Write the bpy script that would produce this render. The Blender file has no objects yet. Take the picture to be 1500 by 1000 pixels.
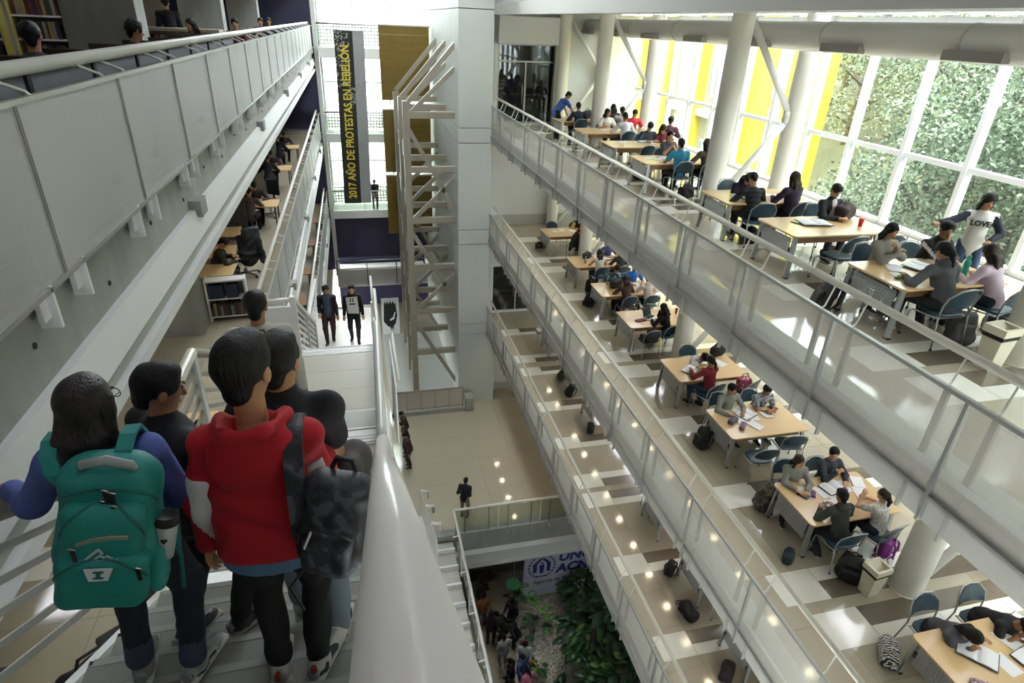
import bpy, bmesh, math, random
import numpy as np
from mathutils import Vector, Matrix, Euler
random.seed(7); np.random.seed(7)
C = bpy.context.scene.collection
sc = bpy.context.scene
PI = math.pi

# ------------------------------------------------------------------ camera, sky, light, exposure
cd = bpy.data.cameras.new('camera'); cam = bpy.data.objects.new('camera', cd); C.objects.link(cam)
cd.sensor_width = 36; cd.lens = 894.2964 * 36 / 1500; cd.clip_start = 0.02; cd.clip_end = 400
cam.matrix_world = Matrix(((0.97158649, 0.07300172, -0.22514538, 0), (-0.23324544, 0.45689231, -0.85839733, 0),
                           (0.04020271, 0.88652139, 0.46093771, 0), (0, 0, 0, 1)))
sc.camera = cam
w = bpy.data.worlds.new('world'); sc.world = w; w.use_nodes = True
wn = w.node_tree.nodes; wl = w.node_tree.links
bg = wn['Background']; bg.inputs[0].default_value = (0.92, 0.97, 1.0, 1); bg.inputs[1].default_value = 9.0
sun = bpy.data.lights.new('sun', 'SUN'); sun.energy = 8.0; sun.angle = math.radians(25); sun.color = (1, .97, .92)
so = bpy.data.objects.new('sun', sun); C.objects.link(so); so.rotation_euler = Vector((-0.50, 0.10, -0.86)).to_track_quat('-Z', 'Y').to_euler()
sc.view_settings.view_transform = 'Standard'; sc.view_settings.look = 'None'
sc.view_settings.gamma = 1; sc.view_settings.use_curve_mapping = False
sc.view_settings.exposure = 1.16
sc.cycles.use_denoising = True
sc.cycles.transparent_max_bounces = 24
sc.cycles.max_bounces = 8; sc.cycles.diffuse_bounces = 4; sc.cycles.glossy_bounces = 3; sc.cycles.transmission_bounces = 6
sc.cycles.sample_clamp_indirect = 4; sc.cycles.caustics_reflective = False; sc.cycles.caustics_refractive = False

# ------------------------------------------------------------------ materials
def lin(h):
    h = h.lstrip('#'); v = [int(h[i:i + 2], 16) / 255 for i in (0, 2, 4)]
    return tuple(x / 12.92 if x <= .04045 else ((x + .055) / 1.055) ** 2.4 for x in v) + (1,)
MATS = {}
def M(name, col, rough=.5, metal=0, noise=None, bump=None, spec=.5, coat=0):
    """noise=(scale, amount[, stretch z]); bump=(scale, strength)"""
    if name in MATS: return MATS[name]
    m = bpy.data.materials.new(name); m.use_nodes = True; MATS[name] = m
    n, l = m.node_tree.nodes, m.node_tree.links; b = n['Principled BSDF']
    c = lin(col)
    b.inputs['Base Color'].default_value = c; b.inputs['Roughness'].default_value = rough
    b.inputs['Metallic'].default_value = metal; b.inputs['Specular IOR Level'].default_value = spec
    if coat: b.inputs['Coat Weight'].default_value = coat; b.inputs['Coat Roughness'].default_value = .06
    if noise or bump: tc = n.new('ShaderNodeTexCoord')
    if noise:
        mp = n.new('ShaderNodeMapping'); mp.inputs['Scale'].default_value = (1, 1, noise[2] if len(noise) > 2 else 1)
        t = n.new('ShaderNodeTexNoise'); t.inputs['Scale'].default_value = noise[0]; t.inputs['Detail'].default_value = 5
        mx = n.new('ShaderNodeMix'); mx.data_type = 'RGBA'
        a = noise[1]
        mx.inputs[6].default_value = tuple(min(1, x * (1 - a)) for x in c[:3]) + (1,)
        mx.inputs[7].default_value = tuple(min(1, x * (1 + a)) for x in c[:3]) + (1,)
        l.new(tc.outputs['Object'], mp.inputs[0]); l.new(mp.outputs[0], t.inputs['Vector'])
        l.new(t.outputs['Fac'], mx.inputs[0]); l.new(mx.outputs[2], b.inputs['Base Color'])
    if bump:
        t2 = n.new('ShaderNodeTexNoise'); t2.inputs['Scale'].default_value = bump[0]; t2.inputs['Detail'].default_value = 4
        bp = n.new('ShaderNodeBump'); bp.inputs['Strength'].default_value = bump[1]; bp.inputs['Distance'].default_value = .01
        mp2 = n.new('ShaderNodeMapping'); mp2.inputs['Scale'].default_value = (1, 1, bump[2] if len(bump) > 2 else 1); l.new(tc.outputs['Object'], mp2.inputs[0]); l.new(mp2.outputs[0], t2.inputs['Vector']); l.new(t2.outputs['Fac'], bp.inputs['Height']); l.new(bp.outputs[0], b.inputs['Normal'])
    return m
def emis(name, col, s):
    if name in MATS: return MATS[name]
    m = bpy.data.materials.new(name); m.use_nodes = True; MATS[name] = m
    b = m.node_tree.nodes['Principled BSDF']; b.inputs['Emission Color'].default_value = lin(col); b.inputs['Emission Strength'].default_value = s
    return m
def glassy(name, tint, refl, rough=.0, opaque=0.0):
    """thin architectural glass: mostly clear, a little mirror, a thin diffuse share that hazes the view"""
    if name in MATS: return MATS[name]
    m = bpy.data.materials.new(name); m.use_nodes = True; MATS[name] = m
    n, l = m.node_tree.nodes, m.node_tree.links; n.remove(n['Principled BSDF'])
    tr = n.new('ShaderNodeBsdfTransparent'); tr.inputs[0].default_value = lin(tint)
    gl = n.new('ShaderNodeBsdfGlossy'); gl.inputs['Roughness'].default_value = rough
    df = n.new('ShaderNodeBsdfDiffuse'); df.inputs[0].default_value = (.7, .75, .75, 1)
    lw_ = n.new('ShaderNodeLayerWeight'); lw_.inputs[0].default_value = .5
    pw = n.new('ShaderNodeMath'); pw.operation = 'POWER'; pw.inputs[1].default_value = 4.5; l.new(lw_.outputs['Facing'], pw.inputs[0])
    fr = n.new('ShaderNodeMath'); fr.operation = 'MULTIPLY_ADD'; fr.inputs[1].default_value = .7; fr.inputs[2].default_value = refl; fr.use_clamp = True; l.new(pw.outputs[0], fr.inputs[0])
    m1 = n.new('ShaderNodeMixShader'); m2 = n.new('ShaderNodeMixShader'); m2.inputs[0].default_value = opaque
    l.new(fr.outputs[0], m1.inputs[0]); l.new(tr.outputs[0], m1.inputs[1]); l.new(gl.outputs[0], m1.inputs[2])
    l.new(m1.outputs[0], m2.inputs[1]); l.new(df.outputs[0], m2.inputs[2]); l.new(m2.outputs[0], n['Material Output'].inputs[0])
    return m
def milky(name, col):
    m = bpy.data.materials.new(name); m.use_nodes = True; n, l = m.node_tree.nodes, m.node_tree.links; n.remove(n['Principled BSDF'])
    t = n.new('ShaderNodeBsdfTranslucent'); t.inputs[0].default_value = lin(col); l.new(t.outputs[0], n['Material Output'].inputs[0]); return m
def perforated(name, col, pitch, hole, rough=.45, axes=(1, 2)):
    """sheet metal with real see-through round holes on a grid (object coordinates)"""
    if name in MATS: return MATS[name]
    m = bpy.data.materials.new(name); m.use_nodes = True; MATS[name] = m
    n, l = m.node_tree.nodes, m.node_tree.links; b = n['Principled BSDF']
    b.inputs['Base Color'].default_value = lin(col); b.inputs['Roughness'].default_value = rough; b.inputs['Metallic'].default_value = .1
    tc = n.new('ShaderNodeTexCoord'); sp = n.new('ShaderNodeSeparateXYZ'); l.new(tc.outputs['Object'], sp.inputs[0])
    sq = []
    for a in axes:
        q = n.new('ShaderNodeMath'); q.operation = 'MULTIPLY'; q.inputs[1].default_value = 1 / pitch; l.new(sp.outputs[a], q.inputs[0])
        fq = n.new('ShaderNodeMath'); fq.operation = 'FRACT'; l.new(q.outputs[0], fq.inputs[0])
        s = n.new('ShaderNodeMath'); s.operation = 'SUBTRACT'; s.inputs[1].default_value = .5; l.new(fq.outputs[0], s.inputs[0])
        p = n.new('ShaderNodeMath'); p.operation = 'MULTIPLY'; l.new(s.outputs[0], p.inputs[0]); l.new(s.outputs[0], p.inputs[1]); sq.append(p)
    ad = n.new('ShaderNodeMath'); ad.operation = 'ADD'; l.new(sq[0].outputs[0], ad.inputs[0]); l.new(sq[1].outputs[0], ad.inputs[1])
    lt = n.new('ShaderNodeMath'); lt.operation = 'LESS_THAN'; lt.inputs[1].default_value = hole * hole; l.new(ad.outputs[0], lt.inputs[0])
    tr = n.new('ShaderNodeBsdfTransparent'); mx = n.new('ShaderNodeMixShader')
    l.new(lt.outputs[0], mx.inputs[0]); l.new(b.outputs[0], mx.inputs[1]); l.new(tr.outputs[0], mx.inputs[2]); l.new(mx.outputs[0], n['Material Output'].inputs[0])
    return m

white = M('white_paint', '#dedede', .4)
offwhite = M('offwhite_plaster', '#dfe3e1', .6, noise=(1.2, .04))
steelwhite = M('white_steel', '#d5d3cb', .3, noise=(3, .04))
cream = M('cream_column', '#e2dfd6', .5, noise=(2, .03))
concrete = M('board_concrete', '#90908a', .75, noise=(3.5, .34, .3), bump=(30, .4, .4))
paleconc = M('pale_concrete', '#b4b7b0', .7, noise=(1.1, .08, .35), bump=(25, .12))
dark = M('dark_gap', '#22221f', .8)
navy = M('navy_wall', '#34304d', .6, noise=(2, .1))
floortan = M('polished_beige_tile', '#a89e8b', .09, noise=(.7, .06), coat=.3)
floorgrey = M('polished_landing_tile', '#aaa69a', .2, noise=(.9, .07), coat=.25)
tilewhite = M('white_tile', '#e0ddd2', .15, noise=(1.5, .03), coat=.3)
tilebrown = M('brown_tile', '#6b6053', .2, noise=(3, .12), coat=.3)
grout = M('tile_grout', '#8f8676', .7)
stairgrey = M('stair_terrazzo', '#83837d', .5, noise=(4, .06))
alu = M('aluminium', '#a8a8a4', .35, .7)
chrome = M('bright_steel', '#b9b9b7', .25, .85)
darksteel = M('dark_steel', '#4a4946', .45, .5)
wood = M('beech_laminate', '#d6b685', .28, noise=(3, .06, .2), coat=.2)
woodbrown = M('brown_laminate', '#8d6748', .5, noise=(4, .1))
winwhite = M('window_frame_white', '#e9edf0', .35)
glass = glassy('window_glass', '#f3f8f6', .02, .0, .04)
darkglass = glassy('storefront_glass', '#8f9a98', .06, .0, .02)
clearglass = glassy('guard_glass', '#e6ebe4', .04, .0, .05)
perfpanel = perforated('perforated_sheet', '#c2bdb1', .012, .455)
perfleft = perforated('fine_perforated_sheet', '#b4b4b1', .011, .27)
mustard = M('mustard_fabric', '#69541d', .85, noise=(5, .15), bump=(60, .3))

# ------------------------------------------------------------------ mesh helpers
class MB:
    def __init__(s): s.v = []; s.f = []; s.m = []; s.cur = 0
    def add(s, vs, fs):
        o = len(s.v); s.v += [tuple(x) for x in vs]; s.f += [tuple(i + o for i in f) for f in fs]; s.m += [s.cur] * len(fs); return s
    def box(s, c, d, R=None):
        x, y, z = (q / 2 for q in d); vs = [Vector((i * x, j * y, k * z)) for k in (-1, 1) for j in (-1, 1) for i in (-1, 1)]
        if R is not None: vs = [R @ q for q in vs]
        c = Vector(c)
        return s.add([q + c for q in vs], [(0, 2, 3, 1), (4, 5, 7, 6), (0, 1, 5, 4), (2, 6, 7, 3), (0, 4, 6, 2), (1, 3, 7, 5)])
    def bb(s, x0, x1, y0, y1, z0, z1): return s.box(((x0 + x1) / 2, (y0 + y1) / 2, (z0 + z1) / 2), (x1 - x0, y1 - y0, z1 - z0))
    def beam(s, a, b, w, h, up=(0, 0, 1)):
        a, b = Vector(a), Vector(b); d = b - a; L = d.length; d.normalize(); up = Vector(up)
        if abs(d.dot(up)) > .99: up = Vector((0, 1, 0))
        x = d.cross(up).normalized(); z = x.cross(d)
        return s.box((a + b) / 2, (w, L, h), Matrix((x, d, z)).transposed())
    def tube(s, pts, r, n=8, caps=True):
        pts = [Vector(p) for p in pts]; rs = r if isinstance(r, (list, tuple)) else [r] * len(pts); vs = []; fs = []
        px = None
        for i, p in enumerate(pts):
            d = (pts[min(i + 1, len(pts) - 1)] - pts[max(i - 1, 0)]).normalized()
            if px is None: px = d.orthogonal().normalized()
            px = (px - d * px.dot(d)).normalized(); py = d.cross(px)
            vs += [p + rs[i] * (math.cos(2 * PI * k / n) * px + math.sin(2 * PI * k / n) * py) for k in range(n)]
        for i in range(len(pts) - 1):
            for k in range(n): fs.append((i * n + k, i * n + (k + 1) % n, (i + 1) * n + (k + 1) % n, (i + 1) * n + k))
        if caps: fs.append(tuple(range(n))[::-1]); fs.append(tuple((len(pts) - 1) * n + k for k in range(n)))
        return s.add(vs, fs)
    def ribbon(s, pts, w, t, side=(1, 0, 0)):
        pts = [Vector(p) for p in pts]; sd = Vector(side); vs = []; n = len(pts)
        for i, p in enumerate(pts):
            d = (pts[min(i + 1, n - 1)] - pts[max(i - 1, 0)]).normalized(); nm = sd.cross(d).normalized() * t / 2; q = sd * w / 2
            vs += [p - q - nm, p + q - nm, p + q + nm, p - q + nm]
        fs = [(4 * i + k, 4 * i + (k + 1) % 4, 4 * i + 4 + (k + 1) % 4, 4 * i + 4 + k) for i in range(n - 1) for k in range(4)]
        return s.add(vs, fs + [(3, 2, 1, 0), (4 * n - 4, 4 * n - 3, 4 * n - 2, 4 * n - 1)])
    def prism(s, poly, a, b, axis=2):
        """poly in the two other axes, extruded from a to b along axis"""
        def P(u, t):
            q = list(u); q.insert(axis, t); return q
        n = len(poly); vs = [P(u, a) for u in poly] + [P(u, b) for u in poly]
        fs = [(i, (i + 1) % n, n + (i + 1) % n, n + i) for i in range(n)] + [tuple(range(n))[::-1], tuple(range(n, 2 * n))]
        return s.add(vs, fs)
    def lathe(s, c, prof, n=16):
        vs = []; fs = []
        for r, z in prof: vs += [(c[0] + r * math.cos(2 * PI * k / n), c[1] + r * math.sin(2 * PI * k / n), c[2] + z) for k in range(n)]
        for i in range(len(prof) - 1):
            for k in range(n): fs.append((i * n + k, i * n + (k + 1) % n, (i + 1) * n + (k + 1) % n, (i + 1) * n + k))
        fs.append(tuple(range(n))[::-1]); fs.append(tuple((len(prof) - 1) * n + k for k in range(n)))
        return s.add(vs, fs)
    def mesh(s, name, mats, smooth=False, recalc=True):
        me = bpy.data.meshes.new(name); me.from_pydata(s.v, [], s.f)
        mats = mats if isinstance(mats, (list, tuple)) else [mats]
        for q in mats: me.materials.append(q)
        if len(mats) > 1: me.polygons.foreach_set('material_index', s.m)
        if recalc:
            bm = bmesh.new(); bm.from_mesh(me); bmesh.ops.recalc_face_normals(bm, faces=bm.faces); bm.to_mesh(me); bm.free()
        if smooth: me.polygons.foreach_set('use_smooth', [True] * len(me.polygons)); 
        me.update(); return me
def link(name, me, parent=None, loc=(0, 0, 0), rz=0):
    o = bpy.data.objects.new(name, me); C.objects.link(o); o.location = loc; o.rotation_euler = (0, 0, rz)
    if parent: o.parent = parent
    return o
def obj(name, mb, mat, parent=None, smooth=False, bevel=0, loc=(0, 0, 0), rz=0, seg=2):
    o = link(name, mb.mesh(name, mat, smooth), parent, loc, rz)
    if smooth == 'auto' or bevel: pass
    if bevel:
        b = o.modifiers.new('bevel', 'BEVEL'); b.width = bevel; b.segments = seg; b.limit_method = 'ANGLE'
    return o
def autos(me, ang=35):
    """smooth shading with sharp edges by angle"""
    bm = bmesh.new(); bm.from_mesh(me)
    for f in bm.faces: f.smooth = True
    for e in bm.edges: e.smooth = len(e.link_faces) == 2 and e.calc_face_angle(0) < math.radians(ang)
    bm.to_mesh(me); bm.free(); return me
def aobj(name, mb, mat, parent=None, loc=(0, 0, 0), rz=0): return link(name, autos(mb.mesh(name, mat)), parent, loc, rz)
def tag(o, label=None, cat=None, group=None, kind=None):
    if label: o['label'] = label
    if cat: o['category'] = cat
    if group: o['group'] = group
    if kind: o['kind'] = kind
    return o
def thing(name, label, cat, loc=(0, 0, 0), rz=0, group=None, kind=None):
    o = bpy.data.objects.new(name, None); C.objects.link(o); o.location = loc; o.rotation_euler = (0, 0, rz); o.empty_display_size = .1
    return tag(o, label, cat, group, kind)
def dup(root, loc, rz=0, label=None, group=None):
    r = root.copy(); C.objects.link(r); r.location = loc; r.rotation_euler = (0, 0, rz)
    if label: r['label'] = label
    if group: r['group'] = group
    for ch in root.children:
        c = ch.copy(); C.objects.link(c); c.parent = r
        for g in ch.children:
            d = g.copy(); C.objects.link(d); d.parent = c
    return r
def struct(name, label, cat, loc=(0, 0, 0)): return thing(name, label, cat, loc, kind='structure')
def text_mesh(name, body, size, mat, extrude=.002, bold=0.0, shear=0.0, align='LEFT', space=1.0):
    cu = bpy.data.curves.new(name, 'FONT'); cu.body = body; cu.size = size; cu.extrude = extrude; cu.offset = bold; cu.shear = shear
    cu.align_x = align; cu.space_character = space; cu.resolution_u = 3
    o = bpy.data.objects.new(name, cu); C.objects.link(o)
    me = bpy.data.meshes.new_from_object(o.evaluated_get(bpy.context.evaluated_depsgraph_get())); C.objects.unlink(o); bpy.data.objects.remove(o)
    me.materials.clear(); me.materials.append(mat); me.name = name; return me
# ------------------------------------------------------------------ the setting
ZA, ZB, ZC, ZG, ZH = -3.55, -7.70, -11.85, -16.0, -20.15       # floors of the right wing, ground hall, sunken garden
L0, L1, L2, L3 = -1.45, -5.60, -9.75, -13.9                    # floors of the left galleries (half a storey off)
JY = [3.43 + 1.73 * k for k in range(-3, 13)]                  # joints of the guard panels, right
X0 = 5.1                                                        # inner edge of the right wing

railgrey = M('rail_grey', '#9a978e', .45, .3)
def tile_rows(parent, x0, x1, y0, y1, z, s, mat, bands=()):
    """square tiles with open joints, leaving out the banded strips"""
    nx = max(1, round((x1 - x0) / s)); dx = (x1 - x0) / nx; ny = max(1, round((y1 - y0) / s)); dy = (y1 - y0) / ny
    me = MB().bb(0, dx - .004, 0, dy - .004, 0, .02).mesh('tile', mat)
    for j in range(ny):
        for i in range(nx): link('tile', me, parent, (x0 + i * dx, y0 + j * dy, z - .02))
def band(parent, y, z, x0, n, flip=0):
    """inlaid strip: a white square, then brown oblongs with a white strip beside them"""
    tw = MB().bb(0, .79, 0, .60, 0, .004).mesh('tile', tilewhite)
    tb = MB().bb(0, 1.19, 0, .33, 0, .004).mesh('tile', tilebrown); ts = MB().bb(0, 1.19, 0, .255, 0, .004).mesh('tile', tilewhite)
    link('tile', tw, parent, (x0, y, z))
    for i in range(n):
        xx = x0 + .8 + 1.2 * i
        link('tile', tb, parent, (xx, y + .265, z) if not flip else (xx, y, z)); link('tile', ts, parent, (xx, y, z) if not flip else (xx, y + .34, z))
BANDS = [(4.35, 0), (5.15, 1), (7.25, 0), (9.55, 0), (11.95, 0), (12.75, 1), (14.62, 0), (16.75, 0), (19.2, 0), (20.2, 1), (22.6, 0), (2.2, 0)]
for nm, z, nb, lab in (('floor', ZA, 3, 'polished beige tile floor of the topmost reading level'), ('floor', ZB, 3, 'polished beige tile floor of the middle reading level'),
                       ('floor', ZC, 1, 'polished beige tile floor of the lowest reading level')):
    f = struct(nm, lab, 'floor')
    obj('slab', MB().bb(X0 + .02, 11.2, -4, 25, z - .15, z - .022), grout, f)
    xe = 11.15 if z > -9 else 8.3
    tile_rows(f, X0 + .3, xe, -1, 25, z, .95 if z > -9 else 1.0, floortan)
    for y, fl in BANDS: band(f, y, z + .0005, X0 + (.45 if z == ZC else 1.02 - .25 * fl), nb, fl)
    e = obj('edge_curb', MB().bb(X0 + .0, X0 + .3, -4, 25, z - .06, z + .03), tilewhite if 0 else paleconc, f)
# edge beams + soffits + downlights of the right wing
for z, lab in ((ZA, 'topmost'), (ZB, 'middle'), (ZC, 'lowest')):
    b = tag(obj('trim_1' if z == ZA else 'trim_2' if z == ZB else 'trim_3', MB().bb(X0 + .02, X0 + .34, -4, 24.6, z - .6, z - .06), M('edge_beam_concrete', '#a5a299', .7, noise=(1.5, .08, .4), bump=(25, .12))), 'grey concrete edge beam under the %s reading level' % lab, 'beam', kind='structure')
    tag(obj('ceiling', MB().bb(X0 + .34, 11.2, -4, 25, z - .22, z - .152), white), 'white ceiling under the %s reading level' % lab, 'ceiling', kind='structure')
# slab, ceiling and beam above the topmost level
tag(obj('ceiling', MB().bb(X0 + .35, 11.3, -4, 25, .5, .62), white), 'white ceiling over the topmost reading level', 'ceiling', kind='structure')
tag(obj('trim_4', MB().bb(X0, X0 + .35, -4, 24.6, .27, .62), railgrey), 'grey edge beam above the topmost reading level', 'beam', kind='structure')

def balustrade(z, label):
    t = thing('balustrade', label, 'railing', (X0, 0, z), kind='structure')
    hr = [(.16, -3.5, 1.06), (.16, 23.95, 1.06)]; railcream = M('rail_cream', '#b9b4a4', .35)
    obj('handrail', MB().tube(hr, .042, 12), railcream, t, True)
    obj('top_rail', MB().bb(-.03, .02, -3.5, 24.2, .745, .785), alu, t); obj('bottom_rail', MB().bb(-.03, .02, -3.5, 24.2, -.325, -.285), alu, t)
    pm = MB().bb(-.006, .006, .012, 1.718, -.285, .745).mesh('panel', perfpanel)
    post = MB().bb(-.035, .02, -.018, .018, -.6, .76).mesh('post', alu)
    stiff = MB().bb(.012, .05, -.03, .03, -.34, .75).bb(-.03, .02, -.012, .012, -.645, -.3).mesh('stiffener', railgrey)
    br = MB().tube([(-.005, 0, .775), (.05, .012, .80), (.15, .05, 1.02)], .010, 6).mesh('rail_bracket', steelwhite)
    for y in JY:
        if y < 23.5: link('panel', pm, t, (0, y, 0))
        link('post', post, t, (0, y, 0))
        for s in (-.25, .25):
            link('stiffener', stiff, t, (0, y + s, 0)); link('rail_bracket', br, t, (0, y + s, 0))
    return t
balustrade(ZA, 'pale perforated-sheet railing along the topmost reading level')
balustrade(ZB, 'pale perforated-sheet railing along the middle reading level')
balustrade(ZC, 'pale perforated-sheet railing along the lowest reading level')

# columns of the right wing (continuous round shafts per storey) and their K braces
for z, lv in ((ZA, 'topmost'), (ZB, 'middle'), (ZC, 'lowest')):
    for k, y in enumerate((5.1, 12.75, 20.4, 24.6)):
        for xx, row in ((7.98, 'inner'), (9.75, 'window-side')):
            if z == ZC and xx > 9: continue
            where = ('nearest', 'second', 'third', 'far end')[k]
            tag(aobj('column', MB().lathe((xx, y, z), [(.245, 0), (.245, .01), (.235, .02), (.235, 4.0 if z == ZA else 3.93)], 28), cream),
                'cream round column, %s of the %s row on the %s reading level' % (where, row, lv), 'column', 'round columns of the reading levels', 'structure')
        if z > -9:
            br = thing('brace', 'white tubular K brace between %s columns on the %s reading level' % (('nearest', 'second', 'third', 'far end')[k], lv), 'brace', (7.98, y, z), group='column braces', kind='structure')
            obj('upper_tube', MB().tube([(.2, 0, 3.85), (1.58, 0, 2.0)], .075, 10), white, br, True); obj('lower_tube', MB().tube([(1.58, 0, 1.85), (.2, 0, .1)], .075, 10), white, br, True)
            obj('node', MB().tube([(1.56, 0, 1.8), (1.56, 0, 2.05)], .1, 10), white, br, True)
# window walls: one bay after another
me_mull = MB().bb(-.09, .09, -.05, .05, 0, 4.15).mesh('mullion', winwhite)
me_tran = MB().bb(-.06, .06, .05, 1.475, -.05, .05).mesh('transom', winwhite)
me_sill = MB().bb(-.12, .08, .05, 1.475, -.04, .08).mesh('sill', winwhite)
me_p1 = MB().bb(-.006, .006, .05, 1.475, .08, 1.43).mesh('pane', glass); me_p2 = MB().bb(-.006, .006, .05, 1.475, 1.53, 3.95).mesh('pane', glass)
wi = 1
for z, lv in ((ZA, 'topmost'), (ZB, 'middle'), (ZC, 'lowest')):
    for k in range(-2, 17):
        y = .1 + 1.525 * k
        if y + 1.5 > 25.2: continue
        t = struct('window_%d' % wi, 'floor-to-ceiling white framed window bay, number %s from the near end, %s reading level' % (['zero', 'one', 'two', 'three', 'four', 'five', 'six', 'seven', 'eight', 'nine', 'ten', 'eleven', 'twelve', 'thirteen', 'fourteen', 'fifteen', 'sixteen', 'seventeen', 'eighteen', 'nineteen'][k + 2], lv), 'window', (11.05, y, z)); wi += 1
        link('mullion', me_mull, t); link('transom', me_tran, t, (0, 0, 1.48)); link('transom', me_tran, t, (0, 0, 3.95)); link('sill', me_sill, t); link('pane', me_p1, t); link('pane', me_p2, t)
    tag(obj('trim_%d' % {ZA: 5, ZB: 6, ZC: 11}[z], MB().bb(10.9, 11.3, -4, 25, z - .55, z - .0), winwhite), 'white band under the windows of the %s reading level' % lv, 'trim', kind='structure')

# end wall of the right wing with its glazed doors
def wallblock(name, label, boxes, mat, kind='structure', cat='wall'):
    mb = MB()
    for q in boxes: mb.bb(*q)
    return tag(obj(name, mb, mat), label, cat, kind=kind)
EW = [(5.1, 5.5, 25, 25.3, ZG, 6), (7.8, 11.3, 25, 25.3, ZG, 6), (5.5, 7.8, 25, 25.3, ZG, ZC), (5.5, 7.8, 25, 25.3, ZC + 3.2, ZA), (5.5, 7.8, 25, 25.3, ZA + 2.9, 6)]
wallblock('wall_back', 'white plastered end wall of the reading levels', EW, offwhite)
tag(obj('baseboard_back', MB().bb(5.1, 11, 24.96, 25, ZG, ZG + .35).bb(5.1, 11, 24.96, 25, ZB, ZB + .45), paleconc), 'grey skirting along the white end wall', 'baseboard', kind='structure')
tag(obj('bulkhead', MB().bb(5.42, 7.75, 24.55, 25, -.65, .27), white, bevel=.01), 'white boxed bulkhead over the dark glass doors', 'bulkhead', kind='structure')
for z, lv in ((ZA, 'topmost'), (ZB, 'middle'), (ZC, 'lowest')):
    tag(obj('beam_end', MB().bb(5.12, 6.3, 24.62, 24.98, z - 1.75, z - .6), white, bevel=.01), 'white boxed beam end below the %s railing, against the tower' % lv, 'beam', 'white beam ends by the tower', 'structure')
dn = 1
for z, lab in ((ZA, 'dark glass double door with steel pull at the end of the topmost level'), (ZC, 'dark glass double door at the end of the lowest reading level')):
    d = struct('door_%d' % dn, lab, 'door', (5.5, 25.1, z)); dn += 1
    H = 2.9 if z == ZA else 3.2
    fr = MB().bb(0, .06, -.05, .05, 0, H).bb(2.24, 2.3, -.05, .05, 0, H).bb(0, 2.3, -.05, .05, H - .06, H).bb(0, 2.3, -.05, .05, H - .65, H - .59).bb(0, 2.3, -.05, .05, 0, .08)
    obj('door_frame', fr, winwhite if z == ZC else alu, d)
    for i in range(2):
        p = obj('pane', MB().bb(.06 + 1.09 * i, 1.12 + 1.1 * i, -.01, .01, .08, H - .65), darkglass, d)
        obj('stile', MB().bb(1.11 + .03 * i, 1.13 + .04 * i, -.03, .03, .08, H - .65), winwhite if i == 0 else alu, d)
    obj('pane', MB().bb(.06, 2.24, -.01, .01, H - .59, H - .06), darkglass, d)
    obj('pull_handle', MB().tube([(1.02, -.06, .75), (1.02, -.06, 1.45)], .02, 8), chrome, d, True)
    rm = struct('room_shell', 'dim room behind the glass door, %s' % ('topmost level' if z == ZA else 'lowest level'), 'room', (5.5, 25.3, z))
    obj('floor', MB().bb(-.5, 3, 0, 6, -.1, 0), M('grey_carpet', '#565a58', .8), rm); obj('wall', MB().bb(-.6, -.5, 0, 6, 0, 3.4).bb(3, 3.1, 0, 6, 0, 3.4).bb(-.5, 3, 6, 6.1, 0, 3.4), M('dim_wall', '#33383a', .8), rm)
    obj('ceiling', MB().bb(-.5, 3, 0, 6, 3.4, 3.5), M('dim_wall', '#33383a', .8), rm)

# concrete lift tower: cast blocks with open joints
tw = struct('wall_tower', 'tall pale concrete lift tower with horizontal joints', 'wall', (0, 0, 0))
obj('core', MB().bb(3.9, 5.06, 24.08, 37.9, ZG, 6), dark, tw)
zs = [ZG, -12.36, -11.86, -8.18, -7.56, -4.13, -3.58, .42, 6]
for a, b in zip(zs, zs[1:]):
    wdt = 5.48 if b <= -12 else 5.12
    obj('concrete_block', MB().bb(3.82, wdt, 24.0, 38, a + .012, b - .012), paleconc, tw, bevel=.006, seg=1)
# steel guide frame left of the tower
beige = M('beige_steel', '#8a8272', .4, noise=(4, .05))
fr = thing('lift_frame', 'beige steel lattice frame braced against the concrete tower', 'frame', (0, 0, ZG), kind='structure')
px = 1.95
for i, y in enumerate((25.0, 27.4, 30.4)):
    obj('post', MB().bb(px - .13, px + .13, y - .13, y + .13, .05, 13.25 - .1 * i), beige, fr)
    obj('base_plate', MB().bb(px - .3, px + .3, y - .3, y + .3, 0, .05), beige, fr)
    obj('cap_brace', MB().beam((px, y, 13.1), (3.85, y, 15.25), .14, .18), beige, fr)
    for j in range(6):
        zz = 1.6 + 2.07 * j
        obj('cross_beam', MB().beam((px, y, zz + .8), (3.85, y, zz + .8), .2, .24), beige, fr)
        if i != 1 or j % 2: obj('diagonal', MB().beam((px, y, zz + (.7 if j % 2 else 2.5)), (3.85, y, zz + (2.5 if j % 2 else .7) - (1.6 if j % 2 == 0 else 0)), .13, .16), beige, fr)
for j in range(7):
    zz = 1.1 + 2.0 * j; 
    if zz > 12.8: break
    for (ya, yb) in ((25.0, 27.4), (27.4, 30.4)):
        obj('tie', MB().beam((px, ya, zz + .3), (px, yb, zz + .3), .08, .10), beige, fr)
        obj('bolt_plate', MB().bb(px - .15, px - .13, ya + .2, ya + .4, zz + .1, zz + .7), steelwhite, fr)
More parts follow.
